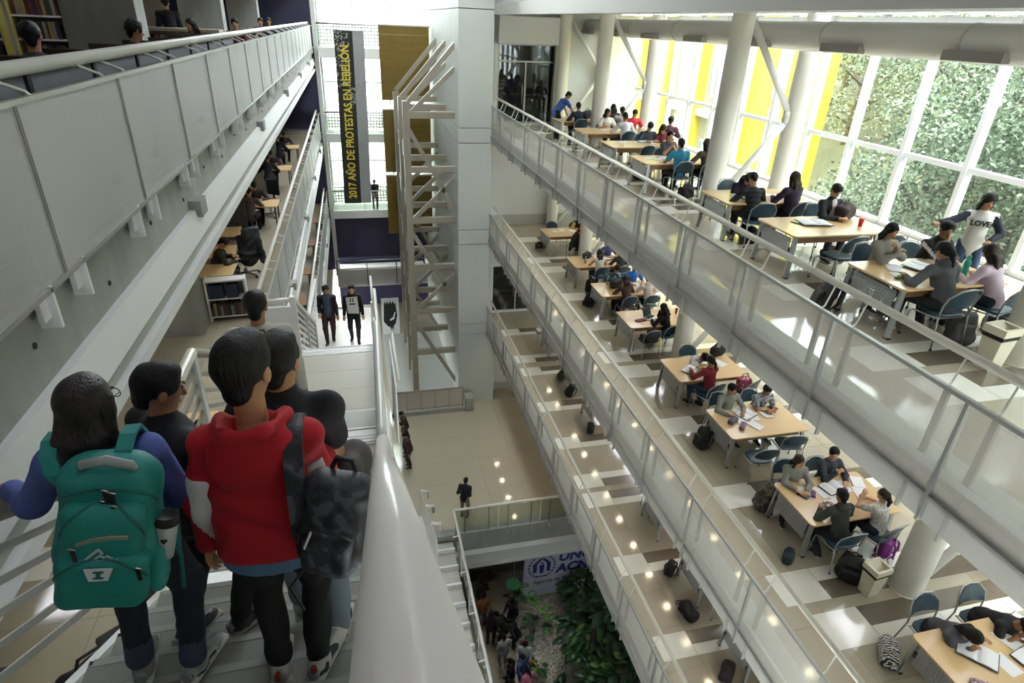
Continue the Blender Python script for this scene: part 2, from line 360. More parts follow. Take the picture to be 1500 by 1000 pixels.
# mustard acoustic panels behind the frame
for k, (za, zb) in enumerate(((-3.5, -.31), (-6.9, -3.95), (-10.1, -7.1))):
    t = thing('acoustic_panel', ('topmost', 'middle', 'lowest')[k] + ' of three hanging mustard-brown slabs beside the tower', 'panel', (1.38, 31.9, za), group='mustard slabs by the tower', kind='structure')
    n = 9
    for i in range(n): obj('board', MB().bb(0, 2.3, -.06 + .01 * (i % 2), .2, (zb - za) * i / n + .006, (zb - za) * (i + 1) / n), mustard, t)
    obj('hanger_rail', MB().bb(-.03, 2.35, -.08, .22, zb - za, zb - za + .06), beige, t)

# ground hall
g = struct('floor', 'plain beige polished floor of the ground hall', 'floor')
obj('slab', MB().bb(-9, 11.2, 15.85, 40, ZG - .5, ZG - .022).bb(8.8, 11.2, -4, 15.85, ZG - .5, ZG - .022), grout, g)
tile_rows(g, -1.7, 5.4, 15.9, 38, ZG, 1.3, floortan)
tile_rows(g, 5.4, 11.1, 15.9, 25, ZG, 1.3, floortan)
pl = struct('floor', 'raised plinth with a low guard below the lift frame', 'floor', (0, 0, ZG))
obj('plinth', MB().bb(.7, 4.35, 23.45, 31.5, 0, .16), paleconc, pl); obj('edge', MB().bb(.7, 4.45, 23.35, 23.45, -.0, .2), concrete, pl)
obj('stub', MB().bb(4.05, 4.4, 23.2, 23.75, .1, .75), concrete, pl)
gd = thing('guard', 'low beige panelled guard in front of the lift frame', 'railing', (.75, 23.5, ZG + .16), kind='structure')
obj('top_rail', MB().tube([(0, 0, 1.05), (3.2, 0, 1.05), (3.2, 0, .0)], .04, 8), beige, gd, True); obj('bottom_rail', MB().bb(0, 3.2, -.02, .02, .08, .12), beige, gd)
for i in range(5): obj('panel', MB().bb(.02 + .64 * i, .63 + .64 * i, -.006, .006, .14, 1.0), M('beige_sheet', '#b3ab9b', .45), gd); obj('post', MB().bb(.63 + .64 * i, .66 + .64 * i, -.02, .02, 0, 1.04), beige, gd)
# bridge edge over the garden
br = struct('trim_7', 'concrete bridge edge with a white steel beam over the garden', 'beam')
obj('fascia', MB().bb(-1.7, 11, 15.78, 16.1, -16.85, ZG - .0), concrete, br); obj('steel_beam', MB().bb(-1.7, 11, 15.68, 15.78, -17.5, -16.85).bb(-1.7, 11, 15.55, 15.8, -16.89, -16.83).bb(-1.7, 11, 15.55, 15.8, -17.52, -17.46), white, br)
gl = thing('glass_guard', 'clear glass guard with a cream handrail along the bridge edge', 'railing', (2.4, 15.85, ZG), kind='structure')
obj('handrail', MB().tube([(0, 0, 1.08), (4.6, 0, 1.08)], .045, 10), steelwhite, gl, True)
for i in range(3):
    obj('pane', MB().bb(.03 + 1.55 * i, 1.53 + 1.55 * i, -.008, .008, .04, 1.0), clearglass, gl)
    for s in (.35, 1.2): obj('clamp', MB().tube([(s + 1.55 * i, -.02, -.12), (s + 1.55 * i, -.1, -.2)], .035, 8).bb(s - .02 + 1.55 * i, s + .02 + 1.55 * i, -.03, .0, -.18, 1.0), chrome, gl)
gs = thing('side_guard', 'cream handrail with glass panes running beside the walkway', 'railing', (2.36, 0, ZG), kind='structure')
obj('handrail', MB().tube([(0, 15.85, 1.08), (0, 5, 1.08)], .045, 10), steelwhite, gs, True)
for i in range(7):
    y = 15.6 - 1.5 * i
    obj('pane', MB().bb(-.008, .008, y - 1.44, y, .04, 1.0), clearglass, gs); obj('post', MB().bb(-.03, .03, y - 1.49, y - 1.45, -.2, 1.05), steelwhite, gs)
    obj('rail_bracket', MB().tube([(0, y - .9, 1.05), (-.2, y - .9, 1.0)], .025, 6), steelwhite, gs)
wk = struct('floor', 'narrow grey walkway with white cross joists left of the side guard', 'floor', (0, 0, ZG))
obj('slab', MB().bb(-1.6, 2.3, 4, 15.7, -.5, -.22), floorgrey, wk)
for i in range(14): obj('joist', MB().bb(.6, 2.3, 15.2 - .75 * i, 15.28 - .75 * i, -.22, -.05), white, wk)
# sunken garden
gf = struct('floor', 'dim tan floor around the sunken garden', 'floor')
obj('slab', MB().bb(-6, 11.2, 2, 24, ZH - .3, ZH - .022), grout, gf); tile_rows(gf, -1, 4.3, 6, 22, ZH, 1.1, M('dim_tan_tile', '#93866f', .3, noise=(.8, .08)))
tag(obj('wall_garden', MB().bb(-6, 11.2, 24, 24.2, ZH, ZG - .5), offwhite), 'pale back wall of the garden level', 'wall', kind='structure')

# left galleries
def gallery(z, y0, y1, lv, npan=True):
    f = struct('floor', 'beige tiled floor of the %s' % lv, 'floor')
    obj('slab', MB().bb(-11, -1.92, -4, 37, z - .5, z - .022), grout, f)
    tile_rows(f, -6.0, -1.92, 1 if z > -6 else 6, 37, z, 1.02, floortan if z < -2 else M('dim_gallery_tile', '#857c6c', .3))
    obj('soffit', MB().bb(-11, -1.95, -4, 37, z - .58, z - .5), white, f)
    e = struct('trim_8' if z == L0 else 'trim_9' if z == L1 else 'trim_10', 'board-marked concrete edge and white ledge of the %s' % lv, 'trim')
    b = MB().bb(-1.95, -1.86, y0, y1, z - .54, z - .02); obj('concrete_edge', b, concrete, e)
    obj('white_ledge', MB().prism([(-1.95, z - .54), (-1.80, z - .54), (-1.74, z - .80), (-1.95, z - .80)], y0, y1, 1), white, e)
    obj('recess', MB().bb(-1.95, -1.83, y0, y1, z - 1.0, z - .8), paleconc, e); obj('lip', MB().bb(-1.95, -1.76, y0, y1, z - 1.1, z - 1.0), white, e)
    hole = MB().tube([(-1.858, 0, 0), (-1.85, 0, 0)], .02, 8).mesh('tie_hole', dark)
    box = MB().bb(-1.87, -1.73, -.14, .14, -.1, .08).mesh('junction_box', M('grey_box', '#8b8b88', .5))
    for k in range(int((y1 - y0) / 1.2)):
        link('tie_hole', hole, e, (0, y0 + .6 + 1.2 * k, z - .38 + .1 * (k % 2)))
        if k % 5 == 3: link('junction_box', box, e, (0, y0 + .9 + 1.2 * k, z - .52))
    t = thing('balustrade', 'grey perforated-sheet railing of the %s' % lv, 'railing', (-1.77, 0, z), kind='structure')
    obj('handrail', MB().tube([(-.16, y0, 1.10), (-.16, y1, 1.10)], .045, 12), steelwhite, t, True)
    obj('top_rail', MB().bb(-.02, .02, y0, y1, .955, .985), alu, t); obj('bottom_rail', MB().bb(-.02, .02, y0, y1, -.02, .01), alu, t)
    y = 4.0 + 1.72 * math.ceil((y0 - 4.0) / 1.72 - .0001)
    pm = MB().bb(-.006, .006, .012, 1.708, .01, .955).mesh('panel', perfleft)
    js = MB().bb(-.012, .016, -.016, -.006, 0, .96).bb(-.012, .016, .006, .016, 0, .96).mesh('joint_strip', alu)
    st = MB().bb(-.03, -.012, -.03, .03, 0, .95).mesh('stiffener', paleconc)
    hg = MB().bb(-.09, .02, -.012, .012, -.24, .02).bb(-.05, -.02, -.10, .10, -.17, .02).mesh('hanger', white)
    br = MB().tube([(0, 0, .97), (-.02, -.01, 1.0), (-.15, -.045, 1.06)], .011, 6).mesh('rail_bracket', steelwhite)
    if y > y0 + .05: obj('panel', MB().bb(-.006, .006, y0, y - .012, .01, .955), perfleft, t)
    while y < y1:
        if y + 1.72 < y1: link('panel', pm, t, (0, y, 0))
        link('joint_strip', js, t, (0, y, 0))
        for s in (-.25, .25):
            link('stiffener', st, t, (0, y + s, 0)); link('hanger', hg, t, (0, y + s, 0)); link('rail_bracket', br, t, (0, y + s, 0))
        y += 1.72
gallery(L0, -3, 36, 'uppermost left gallery'); gallery(L1, 10.85, 36, 'middle left gallery'); gallery(L2, 14.4, 36, 'lower left gallery')
f = struct('floor', 'dark floor of the lowest left gallery', 'floor'); obj('slab', MB().bb(-11, -1.9, 6, 37, L3 - .5, L3), floortan, f)
tag(obj('ceiling', MB().bb(-11, -1.8, -4, 37, 1.75, 2.7), white), 'white ceiling above the uppermost left gallery', 'ceiling', kind='structure')
for z, lv in ((L0, 'uppermost'), (L1, 'middle'), (L2, 'lower'), (L3, 'lowest')):
    for k, y in enumerate((4.1, 11.65, 19.2, 26.7)):
        if z < L0 and k < 1: continue
        tag(obj('pier', MB().bb(-4.15, -3.12, y, y + .5, z, z + 3.6), concrete, bevel=.01), 'flat concrete pier, %s from the near end in the %s left gallery' % (('first', 'second', 'third', 'fourth')[k], lv), 'column', 'concrete piers of the left galleries', 'structure')
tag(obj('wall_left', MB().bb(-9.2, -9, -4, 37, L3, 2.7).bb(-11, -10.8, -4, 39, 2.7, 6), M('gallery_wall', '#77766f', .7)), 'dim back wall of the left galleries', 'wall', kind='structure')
tag(obj('wall_far', MB().bb(-9, -1.5, 37, 37.2, L3, 6), navy), 'dark navy end wall of the left galleries', 'wall', kind='structure')
tag(obj('wall_near', MB().bb(-11, 11.5, -4.2, -4, -21, 6), offwhite), 'plain wall behind the top of the stairs', 'wall', kind='structure')
# dark navy return panels where the galleries end
for z, lv in ((L0, 'uppermost'), (L1, 'middle'), (L2, 'lower')):
    tag(obj('wall_return', MB().bb(-3.4, -1.75, 36.0, 36.12, z - 3.1, z - .55), navy), 'narrow navy return panel below the %s gallery end' % lv, 'wall', 'navy return panels', 'structure')
tag(obj('corner_post', MB().bb(-1.72, -1.5, 35.9, 36.3, L3, 2.7), white), 'tall white corner post beside the far window', 'post', kind='structure')
tag(obj('wall_right', MB().bb(11.2, 11.4, -4, 25, .55, 6), offwhite), 'white upper wall above the reading level windows', 'wall', kind='structure')  # unseen wall closing the upper storey against too much daylight
tag(obj('wall_right', MB().bb(11.2, 11.4, -4, 25, -21, ZC - .5), offwhite), 'plain outer wall below the reading levels', 'wall', kind='structure')
tag(obj('wall_garden', MB().bb(-6.2, -6, 2, 24, -21, L3 - .5).bb(-6, 11.2, 1.8, 2, -21, ZC - .8), offwhite), 'pale side walls of the garden level', 'wall', kind='structure')
# unseen roof; skylight narrowed and given milky panes to tame the daylight
tag(obj('roof', MB().bb(-11, -1.2, -4, 39, 6, 6.3).bb(4.6, 11.5, -4, 39, 6, 6.3).bb(-1.2, 4.6, -4, 12, 6, 6.3).bb(-1.2, 4.6, 33, 39, 6, 6.3).bb(-1.2, 1.3, 12, 33, 6, 6.3).bb(3.4, 4.6, 12, 33, 6, 6.3), white), 'roof around the atrium skylight', 'roof', kind='structure')
sk = struct('skylight', 'milky glass skylight strip in the atrium roof', 'skylight', (1.3, 12, 6.15))
mk_ = milky('milky_glass', '#e6ebee')
for k in range(14): link('pane', MB().add([(.02, .02 + 1.5 * k, 0), (2.08, .02 + 1.5 * k, 0), (2.08, 1.48 + 1.5 * k, 0), (.02, 1.48 + 1.5 * k, 0)], [(0, 1, 2, 3)]).mesh('pane', mk_), sk); obj('glazing_bar', MB().bb(0, 2.1, 1.48 + 1.5 * k, 1.52 + 1.5 * k, -.05, .05), white, sk)
# far window wall between the galleries and the tower
wi0 = wi
for k, (zb, zt) in enumerate(((ZG + 2, L3), (L3, L2), (L2, L1), (L1, L0), (L0, 2.7))):
    if k < 2: continue
    t = struct('window_%d' % wi, 'bright far end window behind the banner, %s storey' % ('', '', 'lower', 'middle', 'uppermost')[k], 'window', (-1.5, 37, zb)); wi += 1
    H = zt - zb
    mb = MB()
    obj('spandrel', MB().bb(0, 5.4, -.05, .1, -.55, .0), offwhite, t)
    for x in (0, 1.75, 3.5, 5.3): obj('mullion', MB().bb(x, x + .1, -.08, .08, 0, H - .55), winwhite, t)
    for zz in (1.15, 2.4): obj('transom', MB().bb(0, 5.4, -.05, .05, zz, zz + .08), winwhite, t)
    for x in (.1, 1.85, 3.6):
        for a, b in ((0, 1.15), (1.23, 2.4), (2.48, H - .55)): obj('pane', MB().bb(x, x + 1.65, -.008, .008, a, b), glass, t)
perfwhite = perforated('white_round_hole_sheet', '#e4e6e6', .16, .34, axes=(0, 2))
for z, lv in ((L0, 'uppermost'), (L1, 'middle'), (L2, 'lower')):
    b = struct('footbridge', 'footbridge with glass and round-hole guards at the far window, %s storey' % lv, 'bridge', (-1.5, 35.2, z))
    obj('slab', MB().bb(0, 5.3, 0, 1.75, -.3, 0), paleconc, b); obj('edge', MB().bb(0, 5.3, -.06, 0, -.42, .03), white, b)
    obj('handrail', MB().tube([(0, 0, 1.1), (5.3, 0, 1.1)], .04, 8), alu, b, True)
    for i in range(3): obj('pane', MB().bb(.02 + 1.75 * i, 1.72 + 1.75 * i, -.008, .008, .05, 1.02), clearglass, b); obj('post', MB().bb(1.72 + 1.75 * i, 1.76 + 1.75 * i, -.02, .02, -.1, 1.1), alu, b)
    obj('holed_guard', MB().bb(.1, 5.2, 1.5, 1.52, .1, 1.05), perfwhite, b); obj('outer_rail', MB().tube([(0, 1.5, 1.12), (5.3, 1.5, 1.12)], .03, 8), white, b, True)
# lower balcony, navy wall and mural below
tag(obj('wall_navy', MB().bb(-1.6, 5.2, 35.9, 36.1, -12.75, -10.3), navy), 'navy blue wall panel under the footbridge', 'wall', kind='structure')
bl = struct('balcony', 'grey sheet balcony with two rails below the navy wall', 'balcony', (-1.6, 34.9, L3))
obj('slab', MB().bb(0, 5.3, 0, 3, -.35, 0), paleconc, bl); obj('sheet', MB().bb(0, 5.3, -.01, .01, -.3, .72), M('grey_sheet', '#9b9994', .5, .2), bl)
obj('handrail', MB().tube([(.0, 0, 1.28), (5.3, 0, 1.28)], .045, 8), alu, bl, True); obj('middle_rail', MB().tube([(0, 0, .78), (5.3, 0, .78)], .04, 8), alu, bl, True)
for x in (0, 1.7, 3.4): obj('post', MB().bb(x, x + .05, -.03, .03, -.3, 1.26), navy, bl)
tag(obj('wall_navy', MB().bb(-1.6, 5.2, 36.2, 36.4, ZG, L3 - .35), navy), 'navy blue wall at the back of the ground hall', 'wall', kind='structure')
tag(obj('wall_behind', MB().bb(-1.6, 5.2, 38, 38.2, ZG, -10.3), navy), 'dark wall behind the balcony', 'wall', kind='structure')
mu = thing('mural_board', 'white board with a black hand-like paint shape in the ground hall', 'board', (.72, 31.5, ZG), kind=None)
obj('board', MB().bb(0, .95, 0, .05, .05, 2.35), offwhite, mu); 
blk = M('black_paint', '#141414', .6)
mb = MB()
mb.prism([(.08, .95), (.14, 2.0), (.2, 2.18), (.25, 1.98), (.33, 2.2), (.4, 2.0), (.48, 2.22), (.55, 2.0), (.63, 2.2), (.7, 1.98), (.76, 2.1), (.84, 1.3), (.74, .82), (.62, .66), (.58, .3), (.52, .62), (.47, .35), (.42, .62), (.3, .66)], -.012, -.002, 1)
obj('paint_shape', mb, blk, mu); obj('foot', MB().bb(.05, .12, -.15, .25, 0, .06), alu, mu); obj('foot', MB().bb(.83, .9, -.15, .25, 0, .06), alu, mu)
obj('paint_scratch', MB().prism([(.6, 1.2), (.7, 1.5), (.76, 1.5), (.66, 1.08), (.45, .98), (.42, 1.06)], -.016, -.0125, 1), offwhite, mu)

# hanging banner with its grey band
bn = thing('banner', 'long black vertical banner with yellow lettering and a grey mottled edge', 'banner', (-.60, 30, -8.0))
bk = M('banner_black', '#15140f', .7); ylw = M('banner_yellow', '#c9b53a', .6); gm = M('banner_grey', '#8b8b8a', .8, noise=(14, .35))
def sheet(x0, x1, z0, z1, n=14):
    mb = MB(); vs = []; fs = []
    for i in range(n + 1):
        z = z0 + (z1 - z0) * i / n; o = .03 * math.sin(i * .8); sx = -.16 * (1 - i / n) ** 1.2
        for x in (x0, x1): vs += [(x + sx * .9, o, z), (x + sx * .9, o + .012, z)]
    for i in range(n):
        a, b = i * 4, i * 4 + 4
        fs += [(a, a + 2, b + 2, b), (a + 1, b + 1, b + 3, a + 3), (a, b, b + 1, a + 1), (a + 2, a + 3, b + 3, b + 2)]
    return mb.add(vs, fs + [(0, 1, 3, 2), (4 * n, 4 * n + 2, 4 * n + 3, 4 * n + 1)])
obj('cloth', sheet(.03, .80, .05, 7.45), bk, bn); obj('grey_edge', sheet(.80, 1.28, .07, 7.45), gm, bn)
rod = obj('rod', MB().tube([(0, 0, 7.47), (1.3, 0, 7.47)], .025, 8), alu, bn, True)
mb = MB()
for k in range(230):
    z = 7.4 - 2.9 * random.random() ** 1.3; x = random.uniform(.05, .62) if z > 5.2 else random.uniform(.5, .78); s = random.uniform(.02, .055)
    o = .03 * math.sin((z - .05) / 7.4 * 14 * .8); sx = -.144 * (1 - z / 7.4) ** 1.2
    mb.prism([(x + sx, z), (x + sx + s, z + s * .5), (x + sx + s * .6, z + s * 1.5), (x + sx - s * .3, z + s)], o - .008, o - .004, 1)
tag(obj('mottled_pattern', mb, M('banner_fleck', '#8f8f8a', .7), bn), kind='stuff')
me = text_mesh('lettering', '2017 AÑO DE PROTESTAS EN REBELIÓN', .50, ylw, .004, .012, space=1.02)
bm = bmesh.new(); bm.from_mesh(me)
xs = [q.co.x for q in bm.verts]; L = max(xs)
for q in bm.verts:
    u = q.co.x / L * 6.6; vv = q.co.y; z = .3 + u
    o = .03 * math.sin((z - .05) / 7.4 * 14 * .8); sx = -.144 * (1 - z / 7.4) ** 1.2
    q.co = (.60 - vv * .98 + sx, o - .012 + q.co.z * .3, z)
bm.to_mesh(me); bm.free(); link('lettering', me, bn)

# ------------------------------------------------------------------ main staircase
st = struct('staircase', 'grey terrazzo main stair descending between the galleries and the void', 'stairs')
SX0, SX1 = -1.45, .02
TRD = 3.5 / 12
for lev, (ys, za) in enumerate(((0.0, L0), (5.05, ZA), (10.72, L1))):
    zb = za - 2.1
    for k in range(12):
        y = ys + TRD * k; z = za - 2.1 * (k + 1) / 12 + (0 if lev != 1 else 0)
        if k == 11: continue
        obj('tread', MB().bb(SX0, SX1, y - .02, y + TRD, z - .05, z), stairgrey, st)
        obj('riser', MB().bb(SX0, SX1, y - .02, y + .0, z, z + .175), stairgrey, st)
        obj('nosing', MB().bb(SX0 + .02, SX1 - .02, y + TRD - .035, y + TRD + .004, z - .02, z + .003), M('pale_nosing', '#96968f', .5), st)
    for x in (SX0 - .05, SX1):
        obj('stringer', MB().prism([(ys - .05, za - .02), (ys + 3.5, zb - .02), (ys + 3.5, zb - .38), (ys - .05, za - .38)], x, x + .05, 0), offwhite, st)
def landing(name, lab, x0, x1, y0, y1, z):
    f = struct(name, lab, 'floor')
    obj('slab', MB().bb(x0, x1, y0, y1, z - .28, z - .022), white, f)
    tile_rows(f, x0 + .01, x1 - .01, y0 + .01, y1 - .27, z, .74, floorgrey)
    obj('nosing_strip', MB().bb(x0, x1, y1 - .25, y1, z - .022, z), white, f); obj('edge_band', MB().bb(x0, x1, y1, y1 + .03, z - .3, z + .004), white, f)
    for k in range(3): obj('groove', MB().bb(x0 + .02, x1 - .02, y1 - .22 + .05 * k, y1 - .205 + .05 * k, z, z + .003), alu, f)
landing('floor', 'grey tiled first landing of the stair', SX0, SX1, 3.5, 5.05, ZA)
landing('floor', 'grey tiled second landing level with the middle left gallery', -1.95, SX1 + .05, 8.55, 10.72, L1)
f = struct('floor', 'glossy pale floor where the walking pair stands', 'floor'); obj('slab', MB().bb(-1.6, .2, 14.2, 17.2, ZB - .3, ZB - .02), white, f); tile_rows(f, -1.6, .2, 14.2, 17.2, ZB, .6, tilewhite)
obj('edge_plate', MB().bb(-1.6, .2, 17.2, 17.24, ZB - .3, ZB + .05), white, f)
# top landing under the photographer
tag(obj('floor', MB().bb(-1.95, 1.5, -4, 0, L0 - .25, L0), floorgrey), 'top landing at the head of the stair', 'floor', kind='structure')
# near handrail, right side
hr = thing('stair_handrail', 'thick cream tubular handrail running down the open side of the stair', 'railing', (.03, 0, 0), kind='structure')
obj('handrail', MB().tube([(-.02, .02, -.21), (-.015, 1.7, -1.345), (0, 3.45, -2.53)], .039, 20), M('rail_gloss_white', '#efe9e2', .22), hr, True)
obj('landing_handrail', MB().tube([(0, 3.45, -2.53), (.0, 3.6, -2.55), (.03, 5.0, -2.44), (.03, 5.12, -2.46)], .035, 14), steelwhite, hr, True)
obj('lower_handrail', MB().tube([(.03, 5.12, -2.46), (.1, 8.6, -4.5), (.1, 10.7, -4.45), (.1, 14.2, -6.6), (.1, 17, -6.65)], .035, 12), steelwhite, hr, True)
for y, z in ((.9, L0 - .54 ), (2.2, L0 - 1.3), (3.5, ZA), (5.0, ZA), (6.7, ZA - 1), (8.6, L1), (10.65, L1), (12.4, L1 - 1), (14.2, ZB)):
    obj('post', MB().bb(.02, .06, y - .03, y + .03, z - .35, z + .93), steelwhite, hr)
for (a, b) in (((.1, -.95), (3.45, -2.95)), ((3.55, -3.0), (5.0, -3.0)), ((5.1, -3.05), (8.55, -5.1)), ((8.65, -5.1), (10.65, -5.1)), ((10.8, -5.1), (14.2, -7.1))):
    for q in range(3): obj('bar', MB().beam((.04, a[0], a[1] + .3 - .22 * q), (.04, b[0], b[1] + .3 - .22 * q), .03, .012), steelwhite, hr)
# left guard with flat bars
lg = thing('stair_guard', 'white flat-bar guard on the gallery side of the stair', 'railing', (SX0 - .02, 0, 0), kind='structure')
obj('handrail', MB().tube([(0, .2, -.52), (0, 3.45, -2.53), (0, 5.0, -2.56)], .045, 12), M('rail_cream', '#b9b4a4', .35), lg, True)
for q in range(5): obj('bar', MB().beam((0, .0, L0 - .03 + .85 - .14 * q), (0, 3.45, -3.55 + .88 - .14 * q), .012, .034), M('guard_pale', '#bcbab2', .4), lg)
for q in range(5): obj('bar', MB().beam((0, 3.55, ZA + .85 - .14 * q), (0, 4.95, ZA + .85 - .14 * q), .012, .05), railgrey, lg)
for y, z in ((1.05, -2.07), (3.45, ZA), (4.98, ZA)): obj('post', MB().bb(-.03, .03, y - .045, y + .045, z - .35, z + 1.0), M('post_white', '#cfcfca', .4), lg)
obj('lower_handrail', MB().tube([(0, 5.0, -2.56), (0.05, 8.5, -4.55), (-.35, 8.6, -4.55)], .04, 10), M('rail_cream', '#b9b4a4', .35), lg, True)
for q in range(4): obj('bar', MB().beam((0, 5.05, ZA + .75 - .17 * q), (0, 8.5, L1 + .78 - .17 * q), .012, .04), railgrey, lg)
# railing between second landing and the flight beyond
r2 = thing('landing_guard', 'white post-and-bar guard at the far left corner of the second landing', 'railing', (-1.3, 10.62, L1), kind='structure')
obj('newel', MB().bb(-.05, .05, -.05, .05, 0, 1.14), white, r2); obj('short_rail', MB().tube([(-.62, 0, 1.05), (0, 0, 1.08)], .045, 10), steelwhite, r2, True)
obj('sloping_rail', MB().beam((0, 0, 1.1), (0, 3.5, -1.05), .07, .07), steelwhite, r2)
for q in range(6): obj('bar', MB().beam((0, .05, .92 - .15 * q), (0, 3.5, -1.2 - .15 * q), .014, .05), steelwhite, r2)
for y in (1.75, 3.5): obj('post', MB().bb(-.04, .04, y - .04, y + .04, -.61 * y - .25, -.61 * y + 1.05), steelwhite, r2)
obj('gallery_bar', MB().bb(-.62, 0, -.03, .03, .05, .95), white, r2)
r3 = thing('lower_guard', 'white sloping guard left of the walking pair', 'railing', (-1.42, 14.2, ZB), kind='structure')
obj('newel', MB().bb(-.06, .06, -.06, .06, 0, 1.2), white, r3)
obj('handrail', MB().beam((0, 0, 1.16), (0.02, 2.9, 1.0), .07, .07), steelwhite, r3)
for q in range(5): obj('bar', MB().beam((0, 0, .95 - .17 * q), (0.02, 2.9, .9 - .17 * q), .014, .05), steelwhite, r3)
# lower flights' side sheets seen past the handrail
ls = thing('lower_balustrade', 'pale sheet balustrade of the lower flights right of the main handrail', 'railing', (.34, 0, 0), kind='structure')
for (ya, yb, za, zb) in ((8.7, 10.4, L1 + .25, L1 + .25), (5.6, 8.4, -9.1, -7.6), (8.5, 11, -9.5, -9.5), (11.2, 14.4, -9.7, -11.4), (14.6, 17, -11.5, -11.5), (17.2, 20.4, -11.7, -13.6)):
    obj('side_sheet', MB().prism([(ya, za), (yb, zb), (yb, zb - 1.15), (ya, za - 1.15)], 0, .02, 0), steelwhite, ls)
    obj('rail', MB().tube([(.06, ya, za + .12), (.06, yb, zb + .12), (.06, yb + .12, zb - .1)], .03, 8), steelwhite, ls, True)
hb = thing('handrail_bend', 'white bent tube handrails of the ground stairs below the main handrail', 'railing', (1.35, 12.2, -12.2), kind='structure')
obj('side_sheet', MB().prism([(0, -.3), (5.5, -3.2), (5.5, -4.2), (0, -1.3)], 0, .02, 0).prism([(0, -1.3), (5.5, -4.2), (5.5, -4.3), (0, -1.6)], -.6, .05, 0), steelwhite, hb)
for q in range(3): obj('bent_tube', MB().tube([(-.1, .3 + 1.7 * q, .1 - .9 * q), (.02, .3 + 1.7 * q, .05 - .9 * q), (.16, .5 + 1.7 * q, -.15 - .9 * q), (.18, .6 + 1.7 * q, -.5 - .9 * q)], .04, 10), white, hb, True)

# duct and luminaires
du = thing('air_duct', 'fat white round air duct hanging along the windows', 'duct', (9.05, 0, .02), kind='structure')
obj('pipe', MB().tube([(0, -3.5, 0), (0, 24.9, 0)], .27, 28), M('duct_white', '#d8d8d6', .35), du, True)
for k in range(8): obj('seam_ring', MB().tube([(0, 2 + 3.1 * k, 0), (0, 2.05 + 3.1 * k, 0)], .278, 28), M('duct_seam', '#c6c6c4', .4), du, True)
for k in range(9): obj('vent_grille', MB().bb(-.34, -.19, 1.9 + 2.75 * k, 2.9 + 2.75 * k, -.24, -.1), M('grille_grey', '#9a9593', .5, .3), du); 
tube = emis('lamp_diffuser', '#f3f5ff', 5.0)
for k in range(39):  # rows of the two lower levels are unseen, added to brighten them
    lv = ('topmost', 'middle', 'lowest')[k // 13]; zz = (.5, ZA - .22, ZB - .22)[k // 13]; k %= 13
    t = thing('ceiling_light', 'recessed fluorescent panel, %s in the row above the windows of the %s level' % ('first second third fourth fifth sixth seventh eighth ninth tenth eleventh twelfth thirteenth'.split()[k], lv), 'lamp', (9.9, 1.6 + 1.75 * k, zz), group='fluorescent panels of the %s level' % lv)
    obj('housing', MB().bb(-.36, .36, -.66, .66, -.045, 0), winwhite, t); obj('diffuser', MB().bb(-.3, .3, -.6, .6, -.052, -.046), tube, t)
for k in range(4):
    t = thing('ceiling_light', 'white ceiling panel light over the bookcases of the uppermost gallery, %s from the near end' % ('first', 'second', 'third', 'fourth')[k], 'lamp', (-5.0, 8 + 5 * k, 1.75), group='library ceiling lights')
    obj('housing', MB().bb(-.6, .6, -.2, .2, -.06, 0), winwhite, t); obj('diffuser', MB().bb(-.55, .55, -.16, .16, -.068, -.061), tube, t)
for k in range(4):  # unseen lights added to brighten the near handrail
    t = thing('ceiling_light', 'long white ceiling light over the stair, %s from the near end' % ('first', 'second', 'third', 'fourth')[k], 'lamp', (.9, -.4 + 2.6 * k, 5.98), group='ceiling lights over the stair')
    obj('housing', MB().bb(-.2, .2, -.9, .9, -.06, 0), winwhite, t); obj('diffuser', MB().bb(-.16, .16, -.85, .85, -.068, -.061), tube, t)
dl = emis('downlight_lens', '#ffedc8', 22.0)
ordn = 'first second third fourth fifth sixth seventh eighth ninth tenth eleventh twelfth thirteenth fourteenth fifteenth sixteenth seventeenth eighteenth'.split()
for z, lv in ((ZA - .22, 'middle'), (ZB - .22, 'lowest'), (ZC - .22, 'ground')):
    for k in range(18):
        if lv == 'ground' and k < 9: continue
        t = thing('downlight', 'small round recessed downlight, %s from the near end above the %s level' % (ordn[k], lv), 'lamp', (8.3 if lv != 'ground' else 5.8, 2.45 + 1.27 * k, z), group='recessed downlights')
        obj('trim_ring', MB().lathe((0, 0, -.02), [(.13, 0), (.13, .02)], 20), white, t); obj('lens', MB().lathe((0, 0, -.026), [(.10, 0), (.10, .006)], 20), dl, t)
gd2 = emis('hall_lens', '#ffedc8', 10.0)
for k in range(5):
    t = thing('downlight', 'round downlight under the middle gallery, %s along the row' % ordn[k], 'lamp', (-3.2, 4.4 + 3 * k, L0 - .58), group='gallery downlights')
    obj('trim_ring', MB().lathe((0, 0, -.02), [(.16, 0), (.16, .02)], 20), white, t); obj('lens', MB().lathe((0, 0, -.026), [(.12, 0), (.12, .006)], 20), dl, t)

# ------------------------------------------------------------------ outside
tag(obj('ground', MB().prism([(11.6, -16), (14, -8), (20, -6.2), (26, -2), (34, 8), (60, 16), (60, -17)], -30, 80, 1), M('slope_undergrowth', '#4f523f', .95, noise=(1.5, .5))), 'grassy slope outside the windows', 'ground', kind='structure')  # slope toned dark so gaps between the trees read as shade
tag(obj('ground', MB().bb(-60, 60, 38.5, 120, ZG - 1, ZG - .05), M('far_ground', '#9a9a90', .9)), 'flat pale ground beyond the far window', 'ground', kind='structure')
yb = thing('building', 'yellow and white neighbouring building with tall windows', 'building', (16, 19.9, -14))
yel = M('yellow_render', '#f0d43c', .7, noise=(2, .05)); gw = M('white_render', '#d9dcd6', .7)
obj('wall', MB().bb(0, .5, 0, 40, 0, 22), yel, yb)
obj('wall', MB().bb(-.25, 0, 4.4, 17.5, 0, 22), gw, yb)
